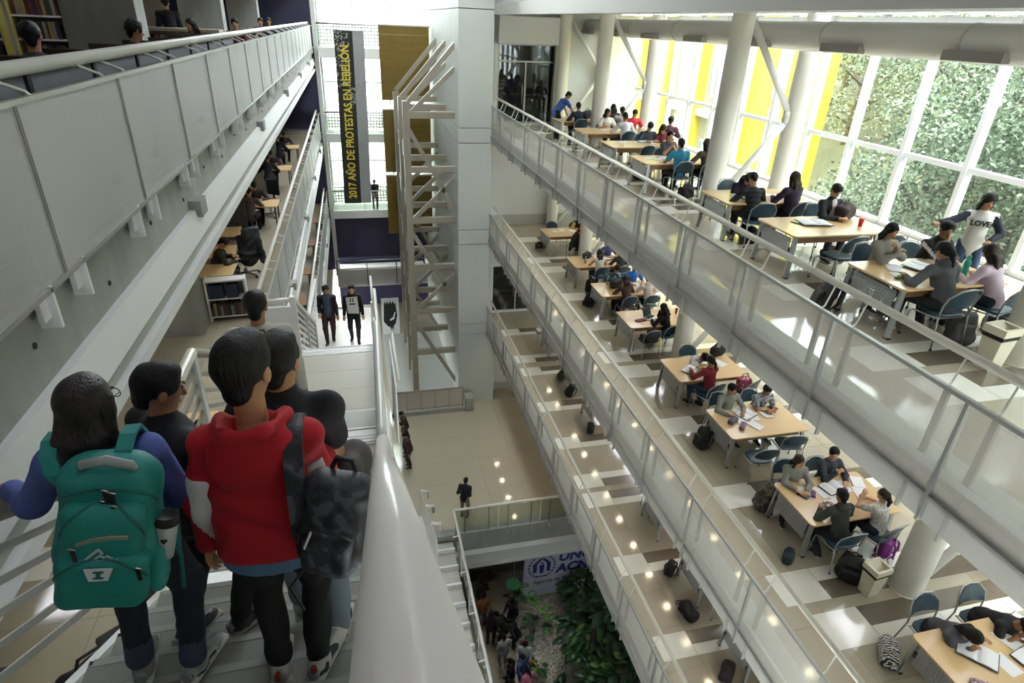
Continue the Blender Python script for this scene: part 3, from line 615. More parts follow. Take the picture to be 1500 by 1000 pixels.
wg = M('building_glass', '#8fa0a2', .15)
for k in range(4):
    for j in range(4):
        y = 5.2 + 3.1 * k; z = 3.2 + 4.1 * j
        wf = obj('window', MB().bb(-.36, -.24, y, y + 1.7, z, z + 2.3), winwhite, yb)
        for a in range(2):
            for b in range(2): obj('pane', MB().bb(-.38, -.355, y + .08 + .8 * a, y + .82 + .8 * a, z + .08 + 1.1 * b, z + 1.12 + 1.1 * b), wg, wf)
    obj('fin', MB().bb(-.75, -.2, 7.3 + 3.1 * k, 7.72 + 3.1 * k, 0, 22), yel, yb)
    obj('ledge', MB().bb(-.6, -.2, 4.4, 17.5, 2.4 + 4.1 * k, 2.7 + 4.1 * k), gw, yb)
for j in range(8): wf = obj('window', MB().bb(-.06, 0, 1.9, 2.6, 1 + 2.7 * j, 3.4 + 2.7 * j), winwhite, yb); obj('pane', MB().bb(-.08, -.055, 2.0, 2.5, 1.1 + 2.7 * j, 3.3 + 2.7 * j), wg, wf)
leafm = [M('leaf_green', '#66765b', .6, noise=(.8, .35)), M('leaf_pale', '#7f8d74', .6, noise=(.8, .3)), M('leaf_dark', '#4d5846', .6, noise=(.8, .3))]  # tones greyed to put the outdoor haze into the leaf colour
bark = M('bark', '#5c5147', .9, noise=(4, .3))
def leaf_cloud(name, parent, blobs, n, size, rng, mats=leafm, droop=0):
    vs = np.zeros((n * 4, 3)); mi = np.zeros(n, int)
    for i in range(n):
        c, r = blobs[rng.integers(len(blobs))]
        d = rng.normal(size=3); d /= np.linalg.norm(d); p = np.array(c) + d * np.array(r) * (rng.random() ** .35)
        u = rng.normal(size=3); u[2] -= droop; u /= np.linalg.norm(u); v = np.cross(u, rng.normal(size=3)); v /= np.linalg.norm(v)
        s = size * rng.uniform(.6, 1.4)
        vs[4 * i:4 * i + 4] = p - u * s * .15, p + v * s * .32 + u * s * .4, p + u * s, p - v * s * .32 + u * s * .4
        mi[i] = rng.choice(3, p=(.5, .28, .22))
    me = bpy.data.meshes.new(name); me.from_pydata(vs.tolist(), [], np.arange(n * 4).reshape(-1, 4).tolist())
    for m in mats: me.materials.append(m)
    me.polygons.foreach_set('material_index', mi.tolist()); me.update()
    return tag(link(name, me, parent), kind='stuff')
TREES = [(19.5, 16.8, -6.5, 10.5, 'bright leafy tree whose crown touches the yellow corner'), (22.5, 25.5, -6, 10.5, 'tree filling the gap behind the yellow corner'), (17.6, 8.6, -7, 9.5, 'tall grey-green tree behind the middle panes'), (22.5, 13.2, -4.5, 11, 'wide tree uphill behind the slender one'), (18, 6.2, -7, 9.5, 'tree with long bare branches behind the standing woman'), (21.5, 6, -5, 11, 'grey-green tree high on the slope near the end'), (25.5, 30, -4, 12, 'uppermost tree on the slope'), (14.6, 13.5, -8.5, 7.5, 'leaning slender tree with pale bark just outside the windows'), (16.5, 10.2, -8, 8.5, 'broad leafy tree next to the yellow building'), (15.2, 7.4, -8, 7.5, 'dense bushy tree outside the middle windows'),
         (18.5, 13.5, -7, 11, 'tall bright green tree behind the slender one'), (16.2, 4.6, -8, 7.6, 'dark spreading tree outside the nearest windows'), (20, 8, -6, 12, 'tall background tree on the slope'), (20.5, 2.8, -6, 11, 'tall dark tree uphill at the near end'), (14.4, 2.0, -8.2, 6.5, 'low bushy tree at the near end of the windows'), (23, 17, -4.5, 10, 'far tree rising behind the yellow corner'), (25, 11.5, -4, 12, 'far tree on top of the slope')]
for i, (x, y, z, h, lab) in enumerate(TREES):
    rng = np.random.default_rng(i + 3)
    t = thing('tree', lab, 'tree', (x, y, z), group='trees outside the windows')
    tr = MB().tube([(0, 0, -1), (.2, .15, h * .3), (.5, -.1, h * .6), (.3, .2, h * .9)], [.2, .16, .11, .04], 8)
    obj('trunk', tr, bark, t, True)
    blobs = []; bmb = MB()
    for k in range(20):
        a = rng.uniform(0, 6.28); hh = h * rng.uniform(.05, 1.0); rr = h * .30 * rng.uniform(.4, 1)
        c = (math.cos(a) * rr, math.sin(a) * rr, hh); blobs.append((c, (h * .17, h * .17, h * .11)))
        bmb.tube([(.25, 0, hh * .75), (c[0] * .6, c[1] * .6, hh * .92), c], [.06, .04, .015], 6)
    obj('branches', bmb, bark, t, True)
    leaf_cloud('foliage', t, blobs, 16000, .115, rng)
# ------------------------------------------------------------------ smooth organic shapes: blended distance fields turned into one closed mesh
class S:
    def __init__(s, h): s.h = h; s.p = []
    def cap(s, a, b, ra, rb, mat=0, k=.02, neg=False):
        a = np.array(a, float); b = np.array(b, float); m = max(ra, rb)
        s.p.append(('c', (a, b, ra, rb), np.minimum(a, b) - m, np.maximum(a, b) + m, mat, k, neg)); return s
    def ell(s, c, r, mat=0, k=.02, R=None, neg=False):
        c = np.array(c, float); r = np.array(r, float); e = r if R is None else np.sqrt(((np.array(R) * r) ** 2).sum(1))
        s.p.append(('e', (c, r, None if R is None else np.array(R)), c - e, c + e, mat, k, neg)); return s
    def box(s, c, hf, rad, mat=0, k=.02, R=None, neg=False):
        c = np.array(c, float); hf = np.array(hf, float); e = hf if R is None else (abs(np.array(R)) * hf).sum(1)
        s.p.append(('b', (c, hf, rad, None if R is None else np.array(R)), c - e, c + e, mat, k, neg)); return s
    def mesh(s, name, mats, fold=0.0, freq=22., seed=0):
        h = s.h; pos = [q for q in s.p if not q[6]]
        lo = np.min([q[2] for q in pos], 0) - 3 * h; hi = np.max([q[3] for q in pos], 0) + 3 * h
        n = np.ceil((hi - lo) / h).astype(int) + 1
        D = np.full(n, 1.0); I = np.zeros(n, np.int8)
        ax = [lo[i] + h * np.arange(n[i]) for i in range(3)]
        for ty, ar, l, u, mat, k, neg in s.p:
            pad = k + 2.5 * h
            i0 = np.clip(np.floor((l - pad - lo) / h).astype(int), 0, n); i1 = np.clip(np.ceil((u + pad - lo) / h).astype(int) + 1, 0, n)
            if (i1 <= i0).any(): continue
            sl = tuple(slice(a, b) for a, b in zip(i0, i1))
            X = ax[0][sl[0]][:, None, None]; Y = ax[1][sl[1]][None, :, None]; Z = ax[2][sl[2]][None, None, :]
            if ty == 'c':
                a, b, ra, rb = ar; d = b - a; L = max(d @ d, 1e-9)
                t = np.clip(((X - a[0]) * d[0] + (Y - a[1]) * d[1] + (Z - a[2]) * d[2]) / L, 0, 1)
                f = np.sqrt((X - a[0] - t * d[0]) ** 2 + (Y - a[1] - t * d[1]) ** 2 + (Z - a[2] - t * d[2]) ** 2) - (ra + (rb - ra) * t)
            else:
                c, r = ar[0], ar[1]; R = ar[-1]; x, y, z = X - c[0], Y - c[1], Z - c[2]
                if R is not None: x, y, z = [x * R[0, i] + y * R[1, i] + z * R[2, i] for i in range(3)]
                if ty == 'e':
                    k0 = np.sqrt((x / r[0]) ** 2 + (y / r[1]) ** 2 + (z / r[2]) ** 2); k1 = np.sqrt((x / r[0] ** 2) ** 2 + (y / r[1] ** 2) ** 2 + (z / r[2] ** 2) ** 2) + 1e-9
                    f = k0 * (k0 - 1) / k1
                else:
                    rad = ar[2]; qx, qy, qz = abs(x) - r[0] + rad, abs(y) - r[1] + rad, abs(z) - r[2] + rad
                    f = np.sqrt(np.maximum(qx, 0) ** 2 + np.maximum(qy, 0) ** 2 + np.maximum(qz, 0) ** 2) + np.minimum(np.maximum(np.maximum(qx, qy), qz), 0) - rad
            A = D[sl]; f = np.broadcast_to(f, A.shape)
            if neg:
                g = -f; hh = np.maximum(k - abs(A - g), 0) / k; D[sl] = np.maximum(A, g) + hh * hh * k * .25
                if mat >= 0: I[sl] = np.where(g > A, mat, I[sl])
            else:
                I[sl] = np.where(f < A, mat, I[sl]); hh = np.maximum(k - abs(A - f), 0) / k; D[sl] = np.minimum(A, f) - hh * hh * k * .25
        return nets(D, I, lo, h, name, mats, fold, freq, seed)
def nets(D, I, lo, h, name, mats, fold=0, freq=22., seed=0, raw=False):
    ins = D < 0
    c = np.zeros(tuple(q - 1 for q in D.shape), np.int8)
    for dx in (0, 1):
        for dy in (0, 1):
            for dz in (0, 1): c += ins[dx:D.shape[0] - 1 + dx, dy:D.shape[1] - 1 + dy, dz:D.shape[2] - 1 + dz]
    act = (c > 0) & (c < 8); idx = np.argwhere(act); N = len(idx)
    num = -np.ones(c.shape, int); num[act] = np.arange(N)
    P = np.zeros((N, 3)); W = np.zeros(N)
    i, j, k = idx.T
    cor = [(a, b, e) for a in (0, 1) for b in (0, 1) for e in (0, 1)]
    for p in cor:
        for axx in range(3):
            if p[axx]: continue
            q = list(p); q[axx] = 1
            d0 = D[i + p[0], j + p[1], k + p[2]]; d1 = D[i + q[0], j + q[1], k + q[2]]; m = (d0 < 0) != (d1 < 0)
            t = np.where(m, d0 / np.where(m, d0 - d1, 1), 0)
            v = np.zeros((N, 3)); v += p; v[:, axx] = t
            P[m] += v[m]; W[m] += 1
    P = (P / W[:, None] + idx) * h + lo
    quads = []
    for axx in range(3):
        s0 = [slice(1, -1)] * 3; s0[axx] = slice(0, -1); s1 = [slice(1, -1)] * 3; s1[axx] = slice(1, None)
        a = ins[tuple(s0)]; b = ins[tuple(s1)]
        e = np.argwhere(a != b); 
        if not len(e): continue
        fl = a[tuple(e.T)]
        o = np.ones(3, int); o[axx] = 0; e = e + o
        u = np.zeros(3, int); v = np.zeros(3, int); u[(axx + 1) % 3] = 1; v[(axx + 2) % 3] = 1
        g = [num[tuple((e - x).T)] for x in (u + v, v, 0 * u, u)]
        q = np.stack(g, 1); q[~fl] = q[~fl][:, ::-1]; quads.append(q)
    F = np.concatenate(quads); F = F[(F >= 0).all(1)]
    mi = I[i, j, k][F[:, 0]]
    if fold:
        fn = np.cross(P[F[:, 2]] - P[F[:, 0]], P[F[:, 3]] - P[F[:, 1]]); vn = np.zeros((N, 3))
        for q in range(4): np.add.at(vn, F[:, q], fn)
        vn /= np.linalg.norm(vn, axis=1)[:, None] + 1e-9
        a = np.sin(P[:, 0] * freq * .6 + 2 * np.sin(P[:, 2] * freq * .45 + seed)) * np.sin(P[:, 2] * freq + 2.2 * np.sin(P[:, 1] * freq * .5 + P[:, 0] * freq * .3 + seed * 1.7))
        P = P + vn * (a * fold)[:, None]
    if raw: return P, F, mi
    return npmesh(name, P, F, mi, mats)
def npmesh(name, P, F, mi, mats):
    me = bpy.data.meshes.new(name); me.vertices.add(len(P)); me.vertices.foreach_set('co', P.ravel().astype(np.float32))
    me.loops.add(F.size); me.loops.foreach_set('vertex_index', F.ravel().astype(np.int32))
    me.polygons.add(len(F)); me.polygons.foreach_set('loop_start', np.arange(0, F.size, 4, dtype=np.int32)); me.polygons.foreach_set('loop_total', np.full(len(F), 4, np.int32))
    for m in (mats if isinstance(mats, (list, tuple)) else [mats]): me.materials.append(m)
    me.polygons.foreach_set('material_index', np.asarray(mi, np.int32)); me.polygons.foreach_set('use_smooth', np.ones(len(F), bool))
    me.update(calc_edges=True); return me

# ------------------------------------------------------------------ furniture
chairblue = M('chair_teal_blue', '#26404f', .35, noise=(6, .05)); leggrey = M('leg_silver', '#a9abab', .35, .6)
modesty = perforated('modesty_sheet', '#9a9c9c', .045, .20, axes=(1, 2))
def make_table():
    t = thing('study_table', 'x', 'table')
    L, W, H = 1.74, 1.06, .73
    r = .07; poly = []
    for cx, cy, a0 in ((L / 2 - r, W / 2 - r, 0), (-L / 2 + r, W / 2 - r, 90), (-L / 2 + r, -W / 2 + r, 180), (L / 2 - r, -W / 2 + r, 270)):
        for k in range(5): a = math.radians(a0 + 22.5 * k); poly.append((cx + r * math.cos(a), cy + r * math.sin(a)))
    obj('tabletop', MB().prism(poly, H - .03, H), wood, t, bevel=.004)
    for sx in (-1, 1):
        for sy in (-1, 1):
            obj('leg', MB().beam((sx * (L / 2 - .09), sy * (W / 2 - .09), H - .03), (sx * (L / 2 - .05), sy * (W / 2 - .05), .02), .075, .04, (0, 1, 0)), leggrey, t)
            obj('foot_cap', MB().box((sx * (L / 2 - .05), sy * (W / 2 - .05), .01), (.05, .085, .02)), darksteel, t)
    obj('perforated_panel', MB().bb(-L / 2 + .05, -L / 2 + .056, -W / 2 + .14, W / 2 - .14, H - .43, H - .07), modesty, t)
    obj('panel_clamp', MB().bb(-L / 2 + .04, -L / 2 + .07, -W / 2 + .11, -W / 2 + .15, H - .3, H - .22), darksteel, t); obj('panel_clamp', MB().bb(-L / 2 + .04, -L / 2 + .07, W / 2 - .15, W / 2 - .11, H - .3, H - .22), darksteel, t)
    for sy in (-1, 1): obj('apron', MB().bb(-L / 2 + .16, L / 2 - .16, sy * (W / 2 - .1) - .01, sy * (W / 2 - .1) + .01, H - .15, H - .03), woodbrown, t)
    obj('end_rail', MB().bb(L / 2 - .12, L / 2 - .08, -W / 2 + .14, W / 2 - .14, H - .09, H - .03), leggrey, t)
    return t
def make_chair():
    t = thing('study_chair', 'x', 'chair')
    n = 9; vs = []; fs = []
    for j in range(5):
        v = j / 4
        for i in range(n):
            u = -1 + 2 * i / (n - 1); zt = .845 - .11 * abs(u) ** 2.4; zb = .575 + .02 * u * u
            for th in (0, .018): vs.append((u * .222, -.235 + .055 * u * u - .05 * v - th, zb + (zt - zb) * v))
    def q(i, j, k): return (j * n + i) * 2 + k
    for j in range(4):
        for i in range(n - 1):
            fs += [(q(i, j, 0), q(i + 1, j, 0), q(i + 1, j + 1, 0), q(i, j + 1, 0)), (q(i, j, 1), q(i, j + 1, 1), q(i + 1, j + 1, 1), q(i + 1, j, 1))]
    for j in range(4): fs += [(q(0, j, 0), q(0, j + 1, 0), q(0, j + 1, 1), q(0, j, 1)), (q(n - 1, j, 0), q(n - 1, j, 1), q(n - 1, j + 1, 1), q(n - 1, j + 1, 0))]
    for i in range(n - 1): fs += [(q(i, 0, 0), q(i, 0, 1), q(i + 1, 0, 1), q(i + 1, 0, 0)), (q(i, 4, 0), q(i + 1, 4, 0), q(i + 1, 4, 1), q(i, 4, 1))]
    link('backrest', autos(MB().add(vs, fs).mesh('backrest', chairblue), 50), t)
    poly = []
    for a in range(16):
        th = 2 * PI * a / 16; cx, sx = math.cos(th), math.sin(th); poly.append((.225 * math.copysign(abs(cx) ** .55, cx), .01 + .205 * math.copysign(abs(sx) ** .55, sx)))
    obj('seat', MB().prism(poly, .43, .465), chairblue, t, bevel=.012)
    obj('back_frame', MB().tube([(-.235, -.19, .45), (-.238, -.2, .60), (-.236, -.235, .72), (-.15, -.305, .845), (0, -.315, .865), (.15, -.305, .845), (.236, -.235, .72), (.238, -.2, .60), (.235, -.19, .45)], .012, 7), leggrey, t, True)
    for sx in (-1, 1):
        obj('leg', MB().tube([(sx * .235, -.19, .45), (sx * .245, -.26, .02)], .012, 7), leggrey, t, True)
        obj('leg', MB().tube([(sx * .23, -.16, .42), (sx * .235, .19, .40), (sx * .24, .235, .36), (sx * .245, .26, .02)], .012, 7), leggrey, t, True)
        for y in (-.26, .26): obj('foot_cap', MB().tube([(sx * .245, y, 0), (sx * .245, y, .03)], .016, 7), dark, t)
    obj('stretcher', MB().tube([(-.23, -.15, .41), (.23, -.15, .41)], .01, 6), leggrey, t, True)
    return t
T0, K0 = make_table(), make_chair(); used = set()
def put(proto, x, y, z, rz, label, group):
    if proto.name not in used: used.add(proto.name); proto.location = (x, y, z); proto.rotation_euler = (0, 0, rz); proto['label'] = label; proto['group'] = group; return proto
    return dup(proto, (x, y, z), rz, label, group)
TA = [6.37, 8.58, 10.55, 14.15, 16.28, 18.6, 21.0]; TB = [3.42, 6.48, 8.83, 11.0, 13.75, 15.85, 18.25, 21.5]; TC = [3.6, 6.9, 8.85, 10.95, 16.0, 18.3, 21.0]
num = ('nearest', 'second', 'third', 'fourth', 'fifth', 'sixth', 'seventh', 'eighth')
for z, ys, lv in ((ZA, TA, 'topmost'), (ZB, TB, 'middle'), (ZC, TC, 'lowest')):
    for i, y in enumerate(ys):
        put(T0, 7.56 if z > -11 else 7.74, y, z, 0, 'beech study table with perforated grey end panel, %s in the row on the %s level' % (num[i], lv), 'study tables on the %s level' % lv)
CH = {}
def chair(lv, ti, side, x, label, rz=0, dy=0):
    """side -1: near side of the table (sitter looks away from the stairs' end), +1: far side"""
    z, ys = {'A': (ZA, TA), 'B': (ZB, TB), 'C': (ZC, TC)}[lv]
    y = ys[ti] + side * (.62 + dy)
    return put(K0, x, y, z, (0 if side < 0 else PI) + rz, label, 'blue-backed chairs on the %s level' % {'A': 'topmost', 'B': 'middle', 'C': 'lowest'}[lv])
lvn = {'A': 'topmost', 'B': 'middle', 'C': 'lowest'}
for lv, ti, side, x, who, rz, dy in [
    ('A', 0, -1, 7.30, 'under the person in the dark grey hoodie', 0, .0), ('A', 0, -1, 8.12, 'under the long-haired person in pale pink', .25, .02), ('A', 0, 1, 7.30, 'under the girl in the oatmeal jumper', 0, 0), ('A', 0, 1, 8.12, 'under the man in the striped tracksuit', 0, 0),
    ('A', 1, -1, 7.45, 'empty, pulled out by the table with the red cup', .1, .1), ('A', 1, -1, 8.2, 'empty, beside the pulled-out one, by the table with the red cup', -.1, .1), ('A', 1, 1, 8.12, 'under the person in the leather jacket', 0, 0),
    ('A', 2, -1, 7.2, 'under the person in the dark striped jumper', -.15, .1), ('A', 2, -1, 8.0, 'under the long-haired person in purple', .1, .05), ('A', 2, 1, 7.5, 'under the hunched person in dark purple', 0, 0),
    ('A', 3, -1, 7.5, 'under the boy in the sky blue polo', 0, 0), ('A', 3, -1, 8.2, 'under the person half hidden by the big column', 0, 0), ('A', 3, 1, 7.75, 'under the girl with folded hands', 0, 0),
    ('A', 4, -1, 7.55, 'empty, in front of the dark-shirted boy', 0, .05), ('A', 4, 1, 8.1, 'under the boy in the dark grey shirt', 0, 0), ('A', 4, 1, 8.6, 'under the leaning person in maroon', 0, 0),
    ('A', 5, -1, 8.0, 'under the person in the white shirt', 0, 0), ('A', 5, 1, 7.8, 'under the long-haired girl in white', 0, 0), ('A', 5, 1, 8.7, 'under the boy in the red shirt', 0, 0),
    ('A', 6, -1, 7.32, 'under the person in the navy jumper', 0, 0), ('A', 6, -1, 8.6, 'beside the navy jumper, by the far table', .1, 0),
    ('B', 0, 1, 7.3, 'under the girl in the dark grey jumper bent over a book', 0, .05), ('B', 0, 1, 8.12, 'under the person in the black top bent over the desk', 0, .05),
    ('B', 1, -1, 7.2, 'under the boy in the dark green hoodie', 0, .02), ('B', 1, -1, 7.95, 'under the girl in the patterned white tee', .2, .02), ('B', 1, 1, 7.15, 'under the girl in the light grey jumper', -.3, .05), ('B', 1, 1, 7.82, 'under the smiling boy in charcoal', 0, 0),
    ('B', 2, -1, 7.15, 'empty, pulled back with its slot showing, near table of the pencil case', -.1, .18), ('B', 2, -1, 8.0, 'empty and pushed half under the table of the pencil case', -.2, -.1), ('B', 2, 1, 7.2, 'under the man in the grey sweatshirt', 0, 0), ('B', 2, 1, 7.95, 'under the man in the plaid shirt', 0, 0),
    ('B', 3, -1, 7.35, 'under the woman in the dark red jumper', .25, .05), ('B', 3, -1, 8.25, 'holding a pink bag beside the red jumper', .4, .05), ('B', 3, 1, 7.6, 'under the person in white resting on the table', 0, 0),
    ('B', 4, -1, 7.12, 'with a dark jacket laid on it, by the laptop table', .05, .1), ('B', 4, -1, 7.74, 'under the person in black at the laptop', .2, -.1),
    ('B', 5, -1, 7.45, 'under the girl with long brown hair', 0, 0), ('B', 5, -1, 8.15, 'under the person in the white hoodie', 0, 0), ('B', 5, 1, 7.5, 'under the dark-haired person in the printed shirt', 0, 0), ('B', 5, 1, 8.1, 'under the boy in the bright blue polo', 0, 0),
    ('B', 6, -1, 7.5, 'under the long-haired girl with a white strap top', 0, 0), ('B', 6, -1, 8.25, 'beside the long-haired girl, second along', 0, 0), ('B', 6, 1, 8.2, 'under the man in the purple polo', 0, 0),
    ('B', 7, -1, 7.75, 'with a black coat hung over it, at the far table', 0, .05), ('B', 7, 1, 7.3, 'empty, at the far side of the farthest table', 0, .1), ('B', 7, 1, 8.2, 'under the person in the yellow sleeves', 0, 0),
    ('C', 1, -1, 7.3, 'half hidden by the middle railing, nearest', 0, 0), ('C', 2, -1, 7.3, 'half hidden by the middle railing, second', 0, 0), ('C', 3, 1, 7.3, 'half hidden by the middle railing, third', 0, 0), ('C', 6, -1, 7.3, 'seen by its legs at the far table', 0, 0)]:
    chair(lv, ti, side, x, 'blue-backed metal chair %s on the %s level' % (who, lvn[lv]) if lv == 'C' else 'blue-backed metal chair %s' % who, rz, dy)

# bags
def bag(label, loc, rz, col, s=1.0, kind='backpack', tilt=0, lean=0, fold=.012, col2=None, seed=0, group=None):
    m = col if not isinstance(col, str) else M('bag_' + col.strip('#'), col, .7, noise=(12, .15), bump=(80, .15)); m2 = m if col2 is None else M('bag_' + col2.strip('#'), col2, .7, noise=(12, .15))
    t = thing('backpack' if kind == 'backpack' else 'bag', label, 'bag', loc, rz, group)
    t.rotation_euler = (tilt, lean, rz)
    d = S(.018 * s)
    if kind == 'backpack':
        d.box((0, 0, .21 * s), (.155 * s, .085 * s, .215 * s), .08 * s, k=.04); d.ell((0, .03 * s, .09 * s), (.16 * s, .11 * s, .1 * s), k=.06)
        link('bag_body', d.mesh('bag_body', m, fold, 24, seed), t)
        p = S(.018 * s); p.box((0, .10 * s, .15 * s), (.12 * s, .045 * s, .12 * s), .04 * s); link('front_pocket', p.mesh('front_pocket', m2, fold * .6, 24, seed + 1), t)
        obj('handle', MB().tube([(-.04 * s, -.05 * s, .41 * s), (-.03 * s, -.05 * s, .46 * s), (.03 * s, -.05 * s, .46 * s), (.04 * s, -.05 * s, .41 * s)], .009 * s, 6), m, t, True)
        for x in (-1, 1): obj('strap', MB().tube([(x * .06 * s, -.07 * s, .40 * s), (x * .09 * s, -.14 * s, .34 * s), (x * .1 * s, -.16 * s, .18 * s), (x * .11 * s, -.10 * s, .05 * s), (x * .16 * s, -.14 * s, .012)], [.018 * s, .022 * s, .02 * s, .009 * s, .006 * s], 6), m2, t, True)
    else:
        d.box((0, 0, .12 * s), (.2 * s, .11 * s, .12 * s), .07 * s, k=.04); d.ell((.03 * s, 0, .2 * s), (.13 * s, .09 * s, .08 * s), k=.06)
        link('bag_body', d.mesh('bag_body', m, fold * 1.4, 20, seed), t)
        obj('handle', MB().tube([(-.1 * s, .02, .22 * s), (-.06 * s, .03, .32 * s), (.05 * s, .03, .33 * s), (.1 * s, .02, .22 * s)], .011 * s, 6), m2, t, True)
        obj('strap', MB().tube([(.16 * s, .04 * s, .15 * s), (.26 * s, .08 * s, .04), (.34 * s, .02, .012), (.3 * s, -.12 * s, .012)], .009, 6), m2, t, True)
    return t
zeb = bpy.data.materials.new('zebra_print'); zeb.use_nodes = True
n_, l_ = zeb.node_tree.nodes, zeb.node_tree.links; tc_ = n_.new('ShaderNodeTexCoord'); wv = n_.new('ShaderNodeTexWave'); wv.inputs['Scale'].default_value = 9; wv.inputs['Distortion'].default_value = 9; wv.inputs['Detail Scale'].default_value = 1.2
cr = n_.new('ShaderNodeValToRGB'); cr.color_ramp.interpolation = 'CONSTANT'; cr.color_ramp.elements[0].color = (.01, .01, .01, 1); cr.color_ramp.elements[1].color = (.6, .58, .54, 1); cr.color_ramp.elements[1].position = .52
l_.new(tc_.outputs['Object'], wv.inputs[0]); l_.new(wv.outputs['Fac'], cr.inputs[0]); l_.new(cr.outputs[0], n_['Principled BSDF'].inputs['Base Color'])
def patchmat(name, c1, c2, c3, scale):
    m = bpy.data.materials.new(name); m.use_nodes = True; n, l = m.node_tree.nodes, m.node_tree.links
    tc = n.new('ShaderNodeTexCoord'); t = n.new('ShaderNodeTexNoise'); t.inputs['Scale'].default_value = scale; t.inputs['Detail'].default_value = 1
    r = n.new('ShaderNodeValToRGB'); r.color_ramp.interpolation = 'CONSTANT'; e = r.color_ramp.elements; e[0].color = lin(c1); e[1].color = lin(c2); e[1].position = .48; q = e.new(.58); q.color = lin(c3)
    l.new(tc.outputs['Object'], t.inputs[0]); l.new(t.outputs['Fac'], r.inputs[0]); l.new(r.outputs[0], n['Principled BSDF'].inputs['Base Color']); n['Principled BSDF'].inputs['Roughness'].default_value = .6; return m
camo = patchmat('grey_camouflage', '#15161a', '#2c2e33', '#4a4d52', 14); camo2 = patchmat('green_camouflage', '#2f2c25', '#4a463a', '#6a6553', 16); plaid = patchmat('plaid_fabric', '#2b3040', '#c6c9cd', '#5b6172', 40)
printed = patchmat('printed_fabric', '#d9d4d0', '#a8a09c', '#e8e2de', 30)
BAGS = [('slumped black backpack on the floor left of the nearest topmost table', (6.5, 6.95, ZA), 1.2, '#1b1b1c', 1.05, 'backpack', .3), ('big grey backpack on the floor behind the dark grey hoodie', (7.62, 5.62, ZA), 2.6, '#57575a', 1.05, 'backpack', .2),
        ('small black backpack behind the chair of the pink-sleeved person', (8.5, 5.85, ZA), 2.2, '#141415', .95, 'backpack', .1), ('black bag on the floor behind the empty chair of the fifth table', (7.35, 15.25, ZA), 0, '#151516', 1.1, 'bag', 0),
        ('black and red bag on the floor at the foot of the big column', (7.62, 13.25, ZA), .4, '#2a191b', 1.1, 'bag', 0), ('brown bag under the table with the red cup', (8.15, 8.85, ZA), .5, '#4a3029', .9, 'bag', 0), ('dark bag on the floor under the striped jumper', (7.3, 10.0, ZA), 1, '#2b2022', 1.0, 'bag', 0),
        ('black backpack standing on the floor behind the white patterned tee', (7.2, 5.48, ZB), 2.4, '#161719', 1.15, 'backpack', -.12), ('small navy lunch bag on the floor by the table leg', (6.46, 5.98, ZB), .8, '#1d2b33', .75, 'bag', 0), ('magenta backpack under the chair of the white patterned tee', (8.15, 5.75, ZB), .5, '#8e3a92', .95, 'backpack', 0),
        ('camouflage backpack leaning on the table leg by the grey jumper girl', (6.72, 7.18, ZB), 1.4, camo2, 1.05, 'backpack', .25), ('black backpack leaning on the leg of the table with the pencil case', (6.55, 9.05, ZB), 1.7, '#17181a', 1.1, 'backpack', .12), ('zebra striped bag on the floor under the nearest table end', (6.72, 4.1, ZB), .9, zeb, 1.1, 'bag', 0),
        ('black backpack on the floor beside the long-haired girl', (7.12, 17.35, ZB), .2, '#131314', 1.1, 'backpack', 0), ('black bag lying against the leg of the sixth table', (6.62, 16.25, ZB), 2.4, '#18181a', 1.15, 'backpack', .9), ('dark bag by the far left leg of the farthest table', (6.65, 21.9, ZB), .3, '#3b2b2c', .8, 'bag', 0),
        ('grey backpack on the floor below the middle railing, far', (6.9, 18.75, ZC), .6, '#4b4744', 1.05, 'backpack', .1), ('black backpack on the floor below the middle railing, next to the grey one', (6.8, 17.6, ZC), 1.6, '#16171c', 1.1, 'backpack', .35), ('black bag on the lowest floor beside a table leg, middle', (6.85, 15.4, ZC), 1.2, '#1a1a1c', 1.05, 'bag', 0),
        ('dark backpack leaning on a table leg of the lowest level', (6.72, 9.4, ZC), 1.2, '#1f1e20', .95, 'backpack', .1), ('black bag slumped on the lowest floor below the downlights', (6.6, 8.2, ZC), 1.7, '#121214', 1.25, 'bag', 0), ('maroon and black bag on the lowest floor at the bottom edge', (6.68, 6.7, ZC), .8, '#271a1e', 1.15, 'bag', 0)]
for i, (lab, loc, rz, col, s, kd, tilt) in enumerate(BAGS): bag(lab, loc, rz, col, s, kd, tilt, seed=i, group='bags left on the floors')

# things on the tables
paper = M('paper_white', '#e9ebee', .6); cover = M('book_cover_dark', '#2e2f33', .5); pen = M('pen_dark', '#222327', .4)
def sheet_thing(x, y, z, rz, label, w_=.21, l_=.297, grp='papers on the tables'):
    t = tag(obj('paper_sheet', MB().bb(-w_ / 2, w_ / 2, -l_ / 2, l_ / 2, 0, .003), paper, None, loc=(x, y, z + .731), rz=rz), label, 'paper', grp); return t
def open_book(x, y, z, rz, label, s=1.0, col=cover):
    t = thing('open_book', label, 'book', (x, y, z + .731), rz, 'open books on the tables')
    obj('book_cover', MB().bb(-.21 * s, .21 * s, -.15 * s, .15 * s, 0, .006), col, t)
    for sx in (-1, 1):
        mb = MB(); N = 5; vs = []
        for i in range(N + 1):
            u = i / N; vs += [(sx * u * .2 * s, (.01 + .022 * math.sin(PI * min(1, u * 1.1)) ** .7 * (1 - u * .6)))]
        mb.prism([(0, .006)] + vs + [(sx * .2 * s, .006)], -.14 * s, .14 * s, 1); obj('page_block', mb, paper, t)
    return t
